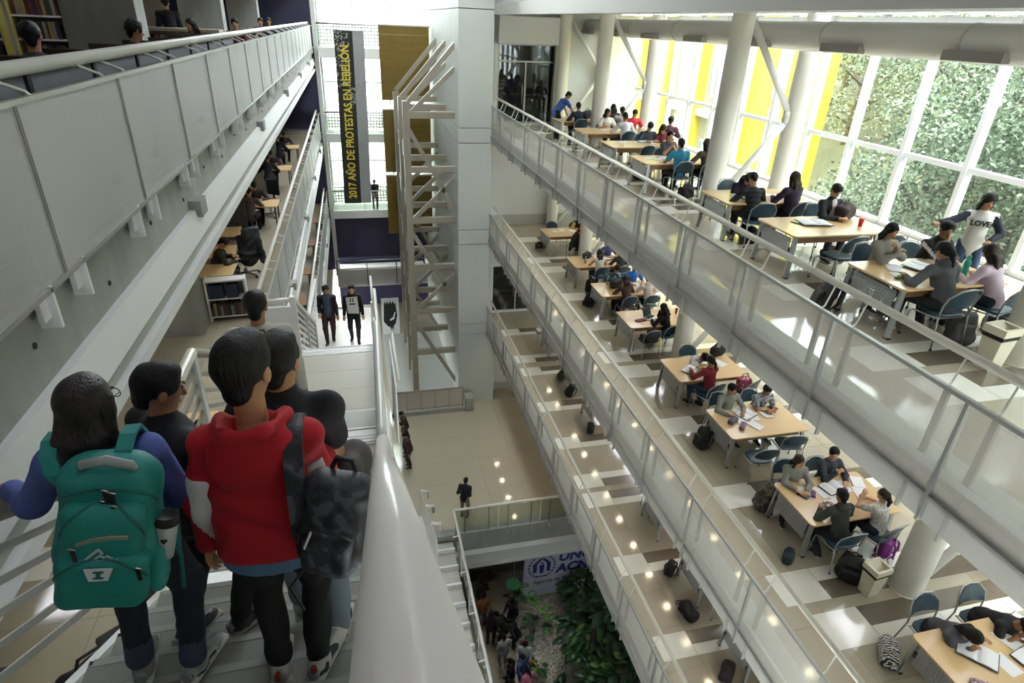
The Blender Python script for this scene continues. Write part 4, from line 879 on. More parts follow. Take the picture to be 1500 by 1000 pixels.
def laptop(x, y, z, rz, label):
    t = thing('laptop', label, 'laptop', (x, y, z + .731), rz)
    obj('base', MB().bb(-.17, .17, -.12, .12, 0, .016), M('laptop_silver', '#c9cbcd', .3, .4), t, bevel=.004); obj('keyboard', MB().bb(-.15, .15, -.03, .1, .016, .018), dark, t)
    obj('lid', MB().box((0, .165, .115), (.34, .01, .24), Matrix.Rotation(-.35, 3, 'X')), darksteel, t, bevel=.003); obj('screen', MB().box((0, .160, .113), (.31, .004, .21), Matrix.Rotation(-.35, 3, 'X')), M('screen_dark', '#3a4144', .15), t)
    return t
def pouch(x, y, z, rz, label, col, s=1.0, hgt=.06, name='pencil_case', cat='pencil case'):
    m = col if not isinstance(col, str) else M('pouch_' + col.strip('#'), col, .6, noise=(25, .3))
    t = thing(name, label, cat, (x, y, z + .731), rz)
    d = S(.011); d.box((0, 0, hgt / 2), (.11 * s, .05 * s, hgt / 2), min(.028, hgt / 2)); link('pouch_body', d.mesh('pouch_body', m, .004, 40), t)
    obj('zipper', MB().bb(-.1 * s, .1 * s, -.004, .004, hgt - .002, hgt + .004), pen, t); return t
rp = random.Random(4)
# (level, table, [(dx, dy)...]) loose sheets and open books, described by the table they lie on
def tx(lv, ti): return {'A': (ZA, TA), 'B': (ZB, TB)}[lv][0], {'A': TA, 'B': TB}[lv][ti]
for lv, ti, items, tl in [('A', 0, [(-.5, -.1), (-.35, .2), (-.05, -.15), (.2, .25), (.45, -.05), (.1, .05)], 'nearest topmost table'), ('A', 2, [(-.3, .05), (-.05, .2), (.3, .1), (.55, -.1)], 'topmost table below the big column'),
                          ('A', 3, [(-.5, .15), (-.35, .0), (-.1, .2), (.45, .1)], 'before the girl with folded hands'), ('A', 4, [(-.3, .25), (.2, .2), (.5, .15)], 'before the dark-shirted boy'), ('A', 5, [(.0, .15), (.5, .2)], 'before the white shirt'), ('A', 6, [(-.4, 0), (.35, .1)], 'far table of the topmost level'),
                          ('B', 0, [(.0, -.1), (.35, .2), (.6, -.2), (.8, .1)], 'nearest table of the middle level'), ('B', 1, [(-.45, .2), (-.15, .15), (.0, -.1), (.3, .2), (.5, 0), (-.2, -.2), (.65, .25)], 'between the four chatting students'), ('B', 2, [(-.5, .25), (-.2, .3), (-.35, .05), (-.02, .1), (-.15, -.2), (.3, .15)], 'by the purple-green pencil case'),
                          ('B', 3, [(-.35, -.15), (.5, .1)], 'before the red jumper'), ('B', 5, [(.3, .15), (.55, .2)], 'before the bright blue polo'), ('B', 7, [(-.4, .1), (-.1, .2), (.3, .1)], 'farthest table of the middle level')]:
    z, y = tx(lv, ti)
    for k, (dx, dy) in enumerate(items):
        r_ = rp.uniform(-.5, .5); od = ('first', 'second', 'third', 'fourth', 'fifth', 'sixth', 'seventh')[k]
        lab = '%s white sheet from the end panel, %s' % (od, tl)
        sheet_thing(7.56 + dx, y + dy, z + .003 * k, r_, lab)
for lv, ti, dx, dy, rz, lab, s in [('A', 0, .05, .18, .3, 'open book in front of the tracksuit man', 1), ('A', 1, -.05, .1, -.2, 'open black binder beside the red cup', 1.25), ('A', 2, -.2, -.1, .4, 'open book under the elbow of the striped jumper', 1), ('A', 4, .4, .25, 0, 'open book before the leaning person in maroon', 1),
                               ('B', 0, -.25, .1, -.9, 'open notebook under the pen of the dark grey jumper', 1.1), ('B', 0, .42, -.12, .2, 'thick open book with a pen on it on the nearest table', 1.15), ('B', 0, .7, .3, .3, 'open notebook in front of the black top', 1.1), ('B', 1, .1, .2, .2, 'open notebook between the grey jumper and the charcoal boy', 1.0),
                               ('B', 2, -.12, .18, .4, 'open ring binder near the grey sweatshirt', 1.0), ('B', 3, .0, .2, -.1, 'open book under the hand of the person in white', .9), ('B', 3, -.38, -.1, .6, 'open magazine held by the woman in red', 1.0), ('B', 6, .5, .15, .1, 'open book before the purple polo', .9)]:
    z, y = tx(lv, ti); open_book(7.56 + dx, y + dy, z + .02, rz, lab, s)
laptop(7.5, 13.74, ZB, .5, 'open silver laptop in front of the person in black'); 
pouch(7.15, 13.62, ZB, .2, 'flat crimson laptop sleeve beside the silver laptop', '#7d1a3c', 1.5, .03, 'laptop_sleeve', 'sleeve')
pouch(6.98, 3.15, ZB, -.6, 'sequinned pink and silver pencil case on the nearest middle table', patchmat('sequin', '#c3a9b4', '#7c2b55', '#dfd6d8', 50), 1.2)
pouch(7.0, 8.82, ZB, .5, 'purple-green pencil case on the table with the pulled-back chair', patchmat('pens', '#4c6b4f', '#7a5f8e', '#2b2b30', 40), 1.2, .09); pouch(7.1, 8.62, ZB, .8, 'brown and lilac pencil pouch beside the purple-green one', patchmat('lilac', '#8f7aa0', '#3e2f2c', '#a98f7b', 40), 1.1, .08)
pouch(7.75, 6.55, ZB, .4, 'violet pencil case between the chatting students', '#6d3b70', 1.0); pouch(7.2, 6.6, ZB, .9, 'small purple pouch in front of the grey jumper girl', '#64406b', .8, .04)
for x, y, z, lab in ((7.27, 6.3, ZB, 'dark grey tablet in front of the green hoodie'), (7.02, 6.62, ZB, 'small dark phone beside the purple pouch'), (8.15, 9.15, ZB, 'black tablet before the plaid shirt'), (7.25, 8.75, ZA, 'black phone on the table with the red cup'), (7.85, 6.5, ZA, 'grey calculator in the middle of the nearest topmost table')):
    t = thing('tablet', lab, 'tablet', (x, y, z + .735), .5); obj('case', MB().bb(-.07, .07, -.1, .1, 0, .012), pen, t, bevel=.003); obj('screen', MB().bb(-.06, .06, -.085, .085, .012, .013), M('screen_dark', '#3a4144', .15), t)
def cup(x, y, z, label, col, h=.12):
    t = thing('cup', label, 'cup', (x, y, z + .731)); obj('body', MB().lathe((0, 0, 0), [(.03, 0), (.043, h), (.046, h), (.046, h + .006), (.038, h + .006), (.028, .01)], 16), M('cup_' + col.strip('#'), col, .4), t, True); obj('lid', MB().lathe((0, 0, h + .004), [(.045, 0), (.04, .012)], 16), M('cup_' + col.strip('#'), col, .4), t, True)
cup(8.25, 8.45, ZA, 'bright red cup on the table with the black binder', '#d2202c'); cup(8.33, 13.9, ZB, 'red tumbler at the far end of the laptop table', '#b32430', .15)
t = thing('water_bottle', 'turquoise translucent sports bottle between the hoodie and the pink sleeves', 'bottle', (7.98, 6.18, ZA + .731))
obj('body', MB().lathe((0, 0, 0), [(.04, 0), (.045, .02), (.045, .1), (.038, .13), (.045, .16), (.04, .21), (.02, .235), (.02, .25)], 18), M('turquoise_plastic', '#3fbfa8', .2), t, True); obj('cap', MB().lathe((0, 0, .25), [(.024, 0), (.024, .035), (.01, .045)], 14), M('turquoise_plastic', '#3fbfa8', .2), t, True)
t = thing('water_bottle', 'clear drink bottle on the seventh table of the middle level', 'bottle', (7.15, 18.1, ZB + .731)); obj('body', MB().lathe((0, 0, 0), [(.035, 0), (.035, .15), (.015, .19), (.015, .21)], 14), M('pale_plastic', '#b9b3ac', .2), t, True); obj('cap', MB().lathe((0, 0, .21), [(.017, 0), (.017, .02)], 12), white, t)
t = thing('crumpled_jacket', 'crumpled khaki jacket lying on the nearest middle table', 'jacket', (7.65, 2.9, ZB + .731), .25)
d = S(.016); d.box((0, 0, .045), (.36, .16, .045), .04); d.ell((.2, .02, .07), (.16, .12, .06)); d.ell((-.2, .06, .06), (.14, .1, .05)); link('jacket_cloth', d.mesh('jacket_cloth', M('khaki_cloth', '#9c9278', .8, noise=(8, .1)), .02, 20, 3), t)
d = S(.016); d.cap((-.3, .1, .05), (-.36, .26, .04), .055, .045); link('sleeve', d.mesh('sleeve', M('khaki_cloth', '#9c9278', .8), .01, 24, 1), t)
for x, y, z, lab, col, s in ((7.35, 15.95, ZB, 'dark grey backpack lying on the sixth table', '#2f2d2c', 1.0), (7.35, 18.55, ZB, 'dark blue bag on the seventh table', '#262b33', .8), (8.2, 11.5, ZB, 'black bag on the table corner behind the person in white', '#131315', 1.0), (7.9, 21.2, ZA, 'dark blue bag on the far topmost table', '#262a36', 1.0), (8.3, 8.9, ZA, 'black and brown bag at the window end of the red cup table', '#3a2c28', 1.0), (8.1, 6.9, ZA, 'black cap-shaped bag beside the tracksuit man', '#19191b', .6)):
    bag(lab, (x, y, z + .735), .4, col, s, 'bag', seed=int(x * 10), group='bags on the tables')
t = thing('green_plush', 'small bright green rag on the nearest topmost table', 'cloth', (6.95, 6.2, ZA + .735)); d = S(.01); d.ell((0, 0, .015), (.09, .03, .015)); d.ell((.05, .03, .015), (.05, .04, .015)); link('cloth_lump', d.mesh('cloth_lump', M('leaf_cloth', '#6d9a35', .8), .006, 60), t)
t = thing('draped_jacket', 'dark jacket lying over the seat beside the laptop table', 'jacket', (7.12, 13.0, ZB + .465)); d = S(.016); d.box((0, -.02, .06), (.2, .19, .06), .05); d.ell((.0, -.22, .22), (.2, .06, .2)); d.cap((.2, .05, .05), (.22, .2, -.1), .06, .05); link('jacket_cloth', d.mesh('jacket_cloth', M('charcoal_cloth', '#2a2d31', .85), .014, 24), t)
t = thing('draped_jacket', 'black coat hung over the chair at the far table', 'jacket', (7.75, 20.83, ZB + .45)); d = S(.018); d.box((0, -.26, .22), (.24, .06, .26), .05); d.cap((-.22, -.28, .3), (-.3, -.3, -.1), .07, .06); link('jacket_cloth', d.mesh('jacket_cloth', M('black_cloth', '#131517', .85), .014, 22), t)
t = thing('hanging_bag', 'pink patterned bag on the chair beside the red jumper', 'bag', (8.25, 10.35, ZB + .467)); d = S(.016); d.box((0, 0, .14), (.17, .09, .14), .06); link('bag_body', d.mesh('bag_body', patchmat('pink_print', '#b3305f', '#5b3a3d', '#c9909f', 20), .012, 24), t); obj('strap', MB().tube([(-.12, 0, .25), (-.05, 0, .4), (.05, 0, .4), (.12, 0, .25)], .01, 6), dark, t, True)
# waste bins
def bin_(x, y, z, label, rz=.1):
    t = thing('waste_bin', label, 'bin', (x, y, z), rz, 'cream waste bins'); t.scale = (.72, .72, .8)
    bm_ = M('bin_cream', '#d3ccb6', .45)
    obj('body', MB().add([(-.15, -.13, 0), (.15, -.13, 0), (.15, .13, 0), (-.15, .13, 0), (-.2, -.17, .6), (.2, -.17, .6), (.2, .17, .6), (-.2, .17, .6)], [(3, 2, 1, 0), (0, 1, 5, 4), (1, 2, 6, 5), (2, 3, 7, 6), (3, 0, 4, 7)]), bm_, t)
    mb = MB(); 
    for a in ((-.22, .22, -.19, -.14), (-.22, .22, .14, .19), (-.22, -.16, -.14, .14), (.16, .22, -.14, .14)): mb.bb(a[0], a[1], a[2], a[3], .6, .72)
    obj('hood', mb, bm_, t); obj('flap', MB().box((0, .03, .66), (.32, .27, .015), Matrix.Rotation(.5, 3, 'X')), M('bin_flap', '#c2b9a3', .5), t)
    obj('liner', MB().add([(-.205, -.175, .53), (.205, -.175, .53), (.205, .175, .53), (-.205, .175, .53), (-.212, -.182, .6), (.212, -.182, .6), (.212, .182, .6), (-.212, .182, .6)], [(0, 1, 5, 4), (1, 2, 6, 5), (2, 3, 7, 6), (3, 0, 4, 7)]), dark, t)
bin_(7.42, 5.0, ZA, 'cream waste bin with black liner beside the nearest column, topmost level'); bin_(7.32, 5.15, ZB, 'cream waste bin with black liner at the foot of the nearest column, middle level'); bin_(6.95, 21.9, ZC, 'white waste bin by the far table of the lowest level')

# ------------------------------------------------------------------ left galleries: library furniture
shelfyel = M('shelf_yellow', '#cfc56a', .6); shelfgrey = M('shelf_grey', '#8a8883', .5, .2)
bookcols = [M('spine_%d' % i, c, .6) for i, c in enumerate(('#2a3550', '#3b2b28', '#6d655a', '#55321f', '#20242b', '#7a2a2a', '#8d867a', '#23463f', '#9a8a55'))]
bshape = [MB().bb(0, w_, 0, .2, 0, h_).mesh('book', m) for m in bookcols for w_, h_ in ((.035, .24), (.05, .28), (.028, .22))]
def bookcase(x, y, z, rz, label, L, rows, side, blue=0, hs=.38, books=1):
    t = thing('bookcase', label, 'bookcase', (x, y, z), rz)
    H = .12 + rows * hs
    for q in (0, L): obj('side_panel', MB().bb(q - .02, q + .02, -.14, .14, 0, H), side, t)
    obj('back_panel', MB().bb(0, L, .12, .14, 0, H), shelfgrey, t)
    for r in range(rows + 1): obj('shelf', MB().bb(.02, L - .02, -.13, .12, .08 + r * hs, .11 + r * hs), white, t)
    if not books: return
    for r in range(rows):
        xx = .04
        while xx < L - .1:
            m = rp.choice(bshape) if not (blue and r == rows - 1) else bshape[1]
            wd = max(v.co.x for v in m.vertices)
            if rp.random() < .93:
                b = link('book', m, None); b.matrix_world = t.matrix_world
                Rm = Matrix.Translation((x, y, z)) @ Matrix.Rotation(rz, 4, 'Z') @ Matrix.Translation((xx, -.12, .11 + r * hs)); b.matrix_world = Rm
                BK.append((b, t, r))
            xx += wd + .004
BK = []
bookcase(-3.1, 12.35, L1, 0.08, 'low white bookcase with dark blue bound volumes beside the concrete pier', .72, 2, white, 1)
for k, (x, y) in enumerate(((-6.6, 13.6), (-5.75, 14.0), (-4.9, 14.4))):
    bookcase(x, y, L0, 0.1, 'tall yellow-sided bookcase in the uppermost left gallery, %s from the outer wall' % ('first', 'second', 'third')[k], .8, 5, shelfyel)
BORD = 'first second third fourth fifth sixth seventh eighth ninth tenth eleventh twelfth thirteenth fourteenth fifteenth sixteenth seventeenth eighteenth nineteenth twentieth twenty-first twenty-second twenty-third twenty-fourth'.split()
BNAME = dict(zip([m.name for m in bookcols], 'navy dark-brown taupe chestnut black red stone dark-green ochre'.split())); cnt = {}
for b, t, r in BK:
    lo_ = t['label'][0] == 'l'; k = cnt[t.name, r] = cnt.get((t.name, r), -1) + 1
    wh = 'low white bookcase' if lo_ else '%s yellow bookcase' % ('first' if 'first' in t['label'] else 'second' if 'second' in t['label'] else 'third')
    sh = ('lower', 'upper')[r] if lo_ else ('lowest', 'second', 'third', 'fourth', 'top')[r]
    tag(b, '%s book, %s from the left, on the %s shelf of the %s' % (BNAME[b.data.materials[0].name], BORD[k], sh, wh), 'book', 'books on the %s shelf, %s' % (sh, wh))
# study carrels along the uppermost railing
cg = M('carrel_grey', '#75777b', .7, noise=(9, .08)); cd_ = M('carrel_dark', '#33261f', .6)
for k in range(9):
    y = 2.6 + 1.25 * k
    t = thing('study_carrel', 'grey fabric study carrel with dark wooden rim, %s along the uppermost railing' % num[min(k, 7)] if k < 8 else 'grey fabric study carrel with dark wooden rim, last along the uppermost railing', 'carrel', (-2.15, y, L0), group='study carrels')
    obj('screen', MB().bb(-.03, .03, .03, 1.2, .1, 1.02), cg, t); obj('rim', MB().bb(-.05, .05, 0, 1.25, 1.02, 1.08), cd_, t); obj('side_screen', MB().bb(-.8, -.03, .0, .04, .1, 1.05), cd_, t); obj('desk', MB().bb(-.75, -.03, .05, 1.2, .7, .73), woodbrown, t)
    obj('frame_post', MB().bb(-.04, .045, -.03, .03, 0, 1.02), dark, t)
# tables, desk and office chairs in the galleries
def side_table(x, y, z, rz, label, L=1.4, W=.8, m=wood):
    t = thing('library_table', label, 'table', (x, y, z), rz, 'tables in the left galleries')
    obj('tabletop', MB().bb(-L / 2, L / 2, -W / 2, W / 2, .71, .74), m, t, bevel=.004)
    for sx in (-1, 1):
        for sy in (-1, 1): obj('leg', MB().bb(sx * (L / 2 - .07) - .02, sx * (L / 2 - .07) + .02, sy * (W / 2 - .07) - .02, sy * (W / 2 - .07) + .02, 0, .71), darksteel, t)
    return t
side_table(-3.0, 18.6, L1, 0, 'wooden table at which a dark pair sits, middle left gallery'); side_table(-3.5, 15.9, L1, .1, 'wooden table beside the dark screen, middle left gallery', 1.1); side_table(-3.45, 14.4, L1, .1, 'wooden desk behind the seated woman, middle left gallery', 1.2)
side_table(-3.3, 13.2, L1, 0, 'wooden desk just behind the blue bookcase', 1.2); side_table(-3.0, 23.4, L1, 0, 'distant wooden table with papers, middle left gallery'); side_table(-3.0, 27.5, L1, 0, 'farthest wooden table, middle left gallery')
for k, y in enumerate((18.5, 21, 24, 27.5, 31)): side_table(-2.75, y, L2, 0, 'dark reading table with papers, %s along the lower left gallery' % num[k], 1.3, .8, woodbrown); sheet_thing(-2.5, y - .1, L2, .2, 'white sheet on the dark reading table, %s along the lower left gallery' % num[k])
side_table(-2.6, 7.3, L1, 0, 'pale table below the stair, middle left gallery', 1.0)
def office_chair(x, y, z, rz, label):
    t = thing('office_chair', label, 'chair', (x, y, z), rz)
    for k in range(5):
        a = 2 * PI * k / 5; obj('base_arm', MB().beam((0, 0, .09), (.3 * math.cos(a), .3 * math.sin(a), .07), .04, .03), chrome, t); obj('castor', MB().tube([(.3 * math.cos(a), .3 * math.sin(a) - .015, .03), (.3 * math.cos(a), .3 * math.sin(a) + .015, .03)], .03, 8), dark, t)
    obj('gas_lift', MB().tube([(0, 0, .08), (0, 0, .44)], .028, 8), chrome, t); obj('seat', MB().bb(-.24, .24, -.24, .24, .44, .52), M('black_fabric', '#1d1e20', .8), t, bevel=.03); obj('backrest', MB().bb(-.22, .22, -.27, -.21, .62, 1.1), M('black_fabric', '#1d1e20', .8), t, bevel=.03)
    obj('back_stem', MB().bb(-.03, .03, -.25, -.22, .48, .7), darksteel, t)
office_chair(-2.75, 14.75, L1, .6, 'black office chair with chrome star base draped by a dark jacket'); office_chair(-2.7, 19.8, L1, 2.6, 'black armchair pulled back from the wooden table')
office_chair(-2.3, 4.35, L1, 2.2, 'black office chair seen through the stair guard bars by the teal backpack'); bag('big black bag on the floor under the stair guard', (-2.62, 4.25, L1), .6, '#131315', 1.5, 'bag')
t = thing('steel_post', 'dark grey steel post behind the lower left guard bars', 'post', (-3.72, 4.55, L1), kind='structure'); obj('shaft', MB().bb(-.1, .1, -.06, .06, .02, 3.5), darksteel, t); obj('base_plate', MB().bb(-.16, .16, -.12, .12, 0, .02), darksteel, t)
t = thing('inlay_tile', 'single white inlaid tile in the tan floor below the stair guard', 'tile', (-4.05, 5.75, L1), kind='structure'); obj('tile', MB().bb(0, .42, 0, .5, 0, .003), tilewhite, t)
t = thing('ceiling_light', 'square louvred ceiling light mirrored in the floor below the stair guard', 'lamp', (-5.42, 8.83, L0 - .58)); obj('housing', MB().bb(-.4, .4, -.4, .4, -.05, 0), winwhite, t)
for q in range(5): obj('diffuser', MB().bb(-.36 + .145 * q, -.24 + .145 * q, -.36, .36, -.056, -.05), tube, t)
t = thing('draped_jacket', 'dark jacket over the chrome-based office chair', 'jacket', (-2.75, 14.75, L1)); d = S(.02); d.box((.12, -.26, .95), (.2, .1, .28), .08); d.cap((.2, -.3, 1.0), (.3, -.35, .4), .1, .07); d.ell((0, -.25, .6), (.24, .12, .3)); link('jacket_cloth', d.mesh('jacket_cloth', M('charcoal_cloth', '#2a2d31', .85), .02, 22), t); t.rotation_euler.z = .6
t = thing('dark_screen', 'dark free-standing fabric screen beside the office chair', 'screen', (-3.5, 17.3, L1), .0); obj('panel', MB().bb(-.5, .5, -.03, .03, .1, 1.5), M('screen_fabric', '#3f3e40', .8), t); obj('foot', MB().bb(-.45, -.4, -.2, .2, 0, .1), darksteel, t); obj('foot', MB().bb(.4, .45, -.2, .2, 0, .1), darksteel, t)
t = thing('monitor', 'small monitor with a blue screen in the lower left gallery', 'monitor', (-2.7, 20.9, L2 + .74), 0); obj('housing', MB().bb(-.25, .25, 0, .04, .1, .42), dark, t); obj('screen', MB().bb(-.23, .23, -.008, 0, .12, .4), emis('screen_blue', '#3f78d0', 1.0), t); obj('stand', MB().bb(-.06, .06, -.03, .09, 0, .1), dark, t)
t = thing('counter', 'pale high counter with books under it beyond the pier, uppermost gallery', 'counter', (-3.7, 16.2, L0)); obj('top', MB().bb(-1.0, 1.0, -.3, .3, 1.02, 1.08), M('counter_pale', '#a69c86', .5), t); obj('body', MB().bb(-.95, .95, -.1, .25, 0, 1.02), shelfgrey, t)
for k in range(8): obj('book', bshape and MB().bb(-.9 + .12 * k, -.84 + .12 * k, -.28, -.1, .7, .95), bookcols[k % 9], t)
t = thing('pale_board', 'cream framed board on the wall beyond the counter', 'board', (-5.3, 21.0, L0 + .9)); obj('frame', MB().bb(-.5, .5, 0, .06, 0, 1.1), M('board_cream', '#a79d86', .6), t); obj('inset', MB().bb(-.38, .38, -.02, 0, .12, .98), M('board_inset', '#958c78', .6), t)

# ------------------------------------------------------------------ sunken garden
gbed = struct('garden_bed', 'pale gravel bed of the sunken garden', 'gravel', (0, 0, ZH))
obj('soil', MB().bb(4.2, 8.5, 5, 17.4, 0, .06), M('gravel', '#a39c8c', .9, noise=(60, .45), bump=(90, 1.0)), gbed)
rg = np.random.default_rng(11); n = 5200
xy = np.stack([rg.uniform(4.15, 6.8, n), rg.uniform(9, 17.3, n)], 1); mbv = []; mbf = []; gm_ = []
for i, (x, y) in enumerate(xy):
    s = rg.uniform(.02, .05); a = rg.uniform(0, 6.3); o = len(mbv); zz = .06
    for k in range(4): mbv.append((x + s * math.cos(a + k * PI / 2), y + s * .7 * math.sin(a + k * PI / 2), zz))
    mbv.append((x, y, zz + s * .7)); mbf += [(o, o + 1, o + 4), (o + 1, o + 2, o + 4), (o + 2, o + 3, o + 4), (o + 3, o, o + 4)]; gm_ += [int(rg.choice(3, p=(.6, .25, .15)))] * 4
me = bpy.data.meshes.new('pebbles'); me.from_pydata(mbv, [], mbf)
for m in (M('pebble_pale', '#c4bfb2', .8), M('pebble_mid', '#8d8575', .8), M('pebble_dark', '#5a5348', .8)): me.materials.append(m)
me.polygons.foreach_set('material_index', gm_); tag(link('pebbles', me, gbed), kind='stuff')
kb = struct('garden_kerb', 'low stone kerb with gravel strip between the tiled path and the bed', 'kerb', (0, 0, ZH))
obj('kerb', MB().bb(3.75, 4.2, 6, 17.4, 0, .22), M('kerb_stone', '#ab9f86', .6, noise=(2, .1)), kb); obj('strip', MB().bb(4.2, 4.6, 14.5, 17.3, .06, .2), M('gravel', '#a39c8c', .9), kb)
b = thing('un_banner', 'white agency banner with blue lettering and a wreath emblem in the garden', 'banner', (5.08, 15.95, ZH + .08), .02)
blue = M('un_blue', '#2d3583', .6); W_, H_ = 3.6, 2.6
obj('cloth', MB().bb(0, W_, 0, .03, 0, H_), M('banner_white', '#c9cbe0', .7), b)
obj('frame', MB().bb(-.04, 0, -.02, .05, -.25, H_ + .04).bb(W_, W_ + .04, -.02, .05, -.25, H_ + .04), alu, b); obj('rod', MB().bb(-.04, W_ + .04, -.02, .05, H_, H_ + .04), alu, b)
def flat(name, me, x, z, parent, ry=0):
    o = link(name, me, parent, (x, -.012, z)); o.rotation_euler = (PI / 2, 0, 0); return o
flat('lettering', text_mesh('lettering', 'UNC', .62, blue, .004, .025, .12), 1.35, 1.74, b); flat('lettering', text_mesh('lettering', 'ACN', .62, blue, .004, .025, .12), 1.30, 1.14, b)
flat('lettering', text_mesh('lettering', 'Agencia de la ONU para', .25, M('un_dark', '#4a4a5c', .6), .004, .002), .4, .70, b)
mb = MB(); cx, cz = .70, 1.60
for sg in (-1, 1):
    for k in range(9):
        a = math.radians(-75 + 17 * k); px_, pz_ = cx + sg * .52 * math.cos(a), cz + .55 * math.sin(a)
        for off in (-.045, .045):
            q = a + PI / 2; ux, uz = sg * math.cos(q + off * 14), math.sin(q + off * 14); vx, vz = -uz, ux; ox, oz = px_ + sg * off * math.cos(a), pz_ + off * math.sin(a)
            mb.prism([(ox, oz), (ox + ux * .08 + vx * .028, oz + uz * .08 + vz * .028), (ox + ux * .15, oz + uz * .15), (ox + ux * .08 - vx * .028, oz + uz * .08 - vz * .028)], -.012, -.004, 1)
    mb.prism([(cx + sg * .34, cz - .3), (cx + sg * .36, cz + .15), (cx + sg * .02, cz + .5), (cx + sg * .02, cz + .36), (cx + sg * .2, cz + .16), (cx + sg * .2, cz - .28)], -.012, -.004, 1)
mb.lathe((cx, -.012, cz + .18), [(.06, 0), (.06, .006)], 12)
mb.prism([(cx - .1, cz + .08), (cx + .1, cz + .08), (cx + .07, cz - .35), (cx - .07, cz - .35)], -.012, -.004, 1); mb.prism([(cx - .3, cz - .55), (cx + .3, cz - .55), (cx + .24, cz - .5), (cx - .24, cz - .5)], -.012, -.004, 1)
for i in range(len(mb.v)): pass
tag(obj('emblem', mb, blue, b), 'blue wreath, sheltering hands and standing figure')
# hanging green spiral with a round leaf
gs_ = thing('hanging_spiral', 'bright green paper spiral hanging from a round dark green leaf', 'decoration', (4.35, 15.2, -18.4), group=None)
gr1 = M('paper_green', '#4f9a2b', .5); gr2 = M('leaf_disc_green', '#2c6a3c', .5)
pts = []
for k in range(70):
    u = k / 69; a = u * 2 * PI * 4.5; pts.append((.5 + 1.0 * u + .2 * math.cos(a), -.9 * u + .2 * math.sin(a), -1.0 * u - .1))
obj('spiral', MB().tube(pts, .028, 6), gr1, gs_, True); obj('stalk', MB().tube([(.2, 0, .0), (.35, .05, -.2), (.7, 0, -.1)], .02, 6), gr2, gs_, True)
obj('disc', MB().lathe((.1, 0, .1), [(.27, 0), (.28, .02), (.27, .04)], 20), gr2, gs_); obj('thread', MB().tube([(.1, 0, .14), (.1, 0, 1.5)], .004, 4), white, gs_)
for q in range(5): obj('paper_leaf', MB().box((.8 + .15 * q, -.25 - .15 * q, -.55 - .12 * q), (.25, .02, .12), Euler((.5 * q, .8, .4 * q)).to_matrix()), gr1, gs_)
hp = thing('hoop', 'yellow hula hoop lying at the edge of the planting', 'hoop', (4.55, 12.9, ZH + .35)); hp.rotation_euler = (.5, .2, 0)
obj('ring', MB().tube([(.24 * math.cos(2 * PI * k / 24), .24 * math.sin(2 * PI * k / 24), 0) for k in range(25)], .022, 8), M('hoop_yellow', '#d9a521', .4), hp, True)
# big-leaved plants
def leaf_mesh(L, W, droop, seed, mats):
    mb = MB(); N = 6; vs = []; fs = []
    for i in range(N + 1):
        u = i / N; wv_ = W * math.sin(PI * min(.999, u * .92 + .04)) ** .8 * (1 - .3 * u); z = L * (.25 * u - droop * u * u); 
        for s_ in (-1, 0, 1): vs += [(s_ * wv_, L * u, z + abs(s_) * wv_ * .25), (s_ * wv_, L * u, z + abs(s_) * wv_ * .25 - .006)]
    for i in range(N):
        for j in range(2):
            a = (i * 3 + j) * 2; c_ = ((i + 1) * 3 + j) * 2
            fs += [(a, a + 2, c_ + 2, c_), (a + 1, c_ + 1, c_ + 3, a + 3)]
        for j in (0, 2): a = (i * 3 + j) * 2; c_ = ((i + 1) * 3 + j) * 2; fs.append((a, c_, c_ + 1, a + 1))
    return MB().add(vs, fs).mesh('leaf', mats, True)
pg = [M('plant_green', '#2f5a2f', .35, noise=(2, .25)), M('plant_deep', '#1e3d22', .35, noise=(2, .2)), M('plant_light', '#55803f', .4, noise=(2, .2))]
LM = [leaf_mesh(.42, .15, .35, 0, pg[0]), leaf_mesh(.5, .13, .5, 1, pg[1]), leaf_mesh(.34, .12, .3, 2, pg[2]), leaf_mesh(.6, .2, .45, 3, pg[1])]
def plant(x, y, label, R_, H_, n, seed, big=1.0):
    rr = random.Random(seed); t = thing('garden_plant', label, 'plant', (x, y, ZH + .06), 0, 'plants in the sunken garden')
    mb = MB()
    for k in range(7):
        a = rr.uniform(0, 6.3); r = R_ * rr.uniform(.2, .7); mb.tube([(0, 0, 0), (.4 * r * math.cos(a), .4 * r * math.sin(a), H_ * .5), (r * math.cos(a), r * math.sin(a), H_ * rr.uniform(.7, 1))], [.03, .022, .012], 5)
    obj('stems', mb, M('stem_brown', '#4a4a33', .8), t, True)
    for k in range(n):
        a = rr.uniform(0, 6.3); r = R_ * math.sqrt(rr.random()) * .85; hz = H_ * (1 - .45 * (r / R_) ** 2) * rr.uniform(.65, 1.05)
        o = link('leaf', rr.choices(LM, (5, 3, 3, 2))[0], t, (r * math.cos(a), r * math.sin(a), hz)); s_ = big * rr.uniform(.55, 1.1); o.scale = (s_, s_, s_)
        o.rotation_euler = (rr.uniform(-.5, .3), rr.uniform(-.4, .4), a - PI / 2 + rr.uniform(-.7, .7))
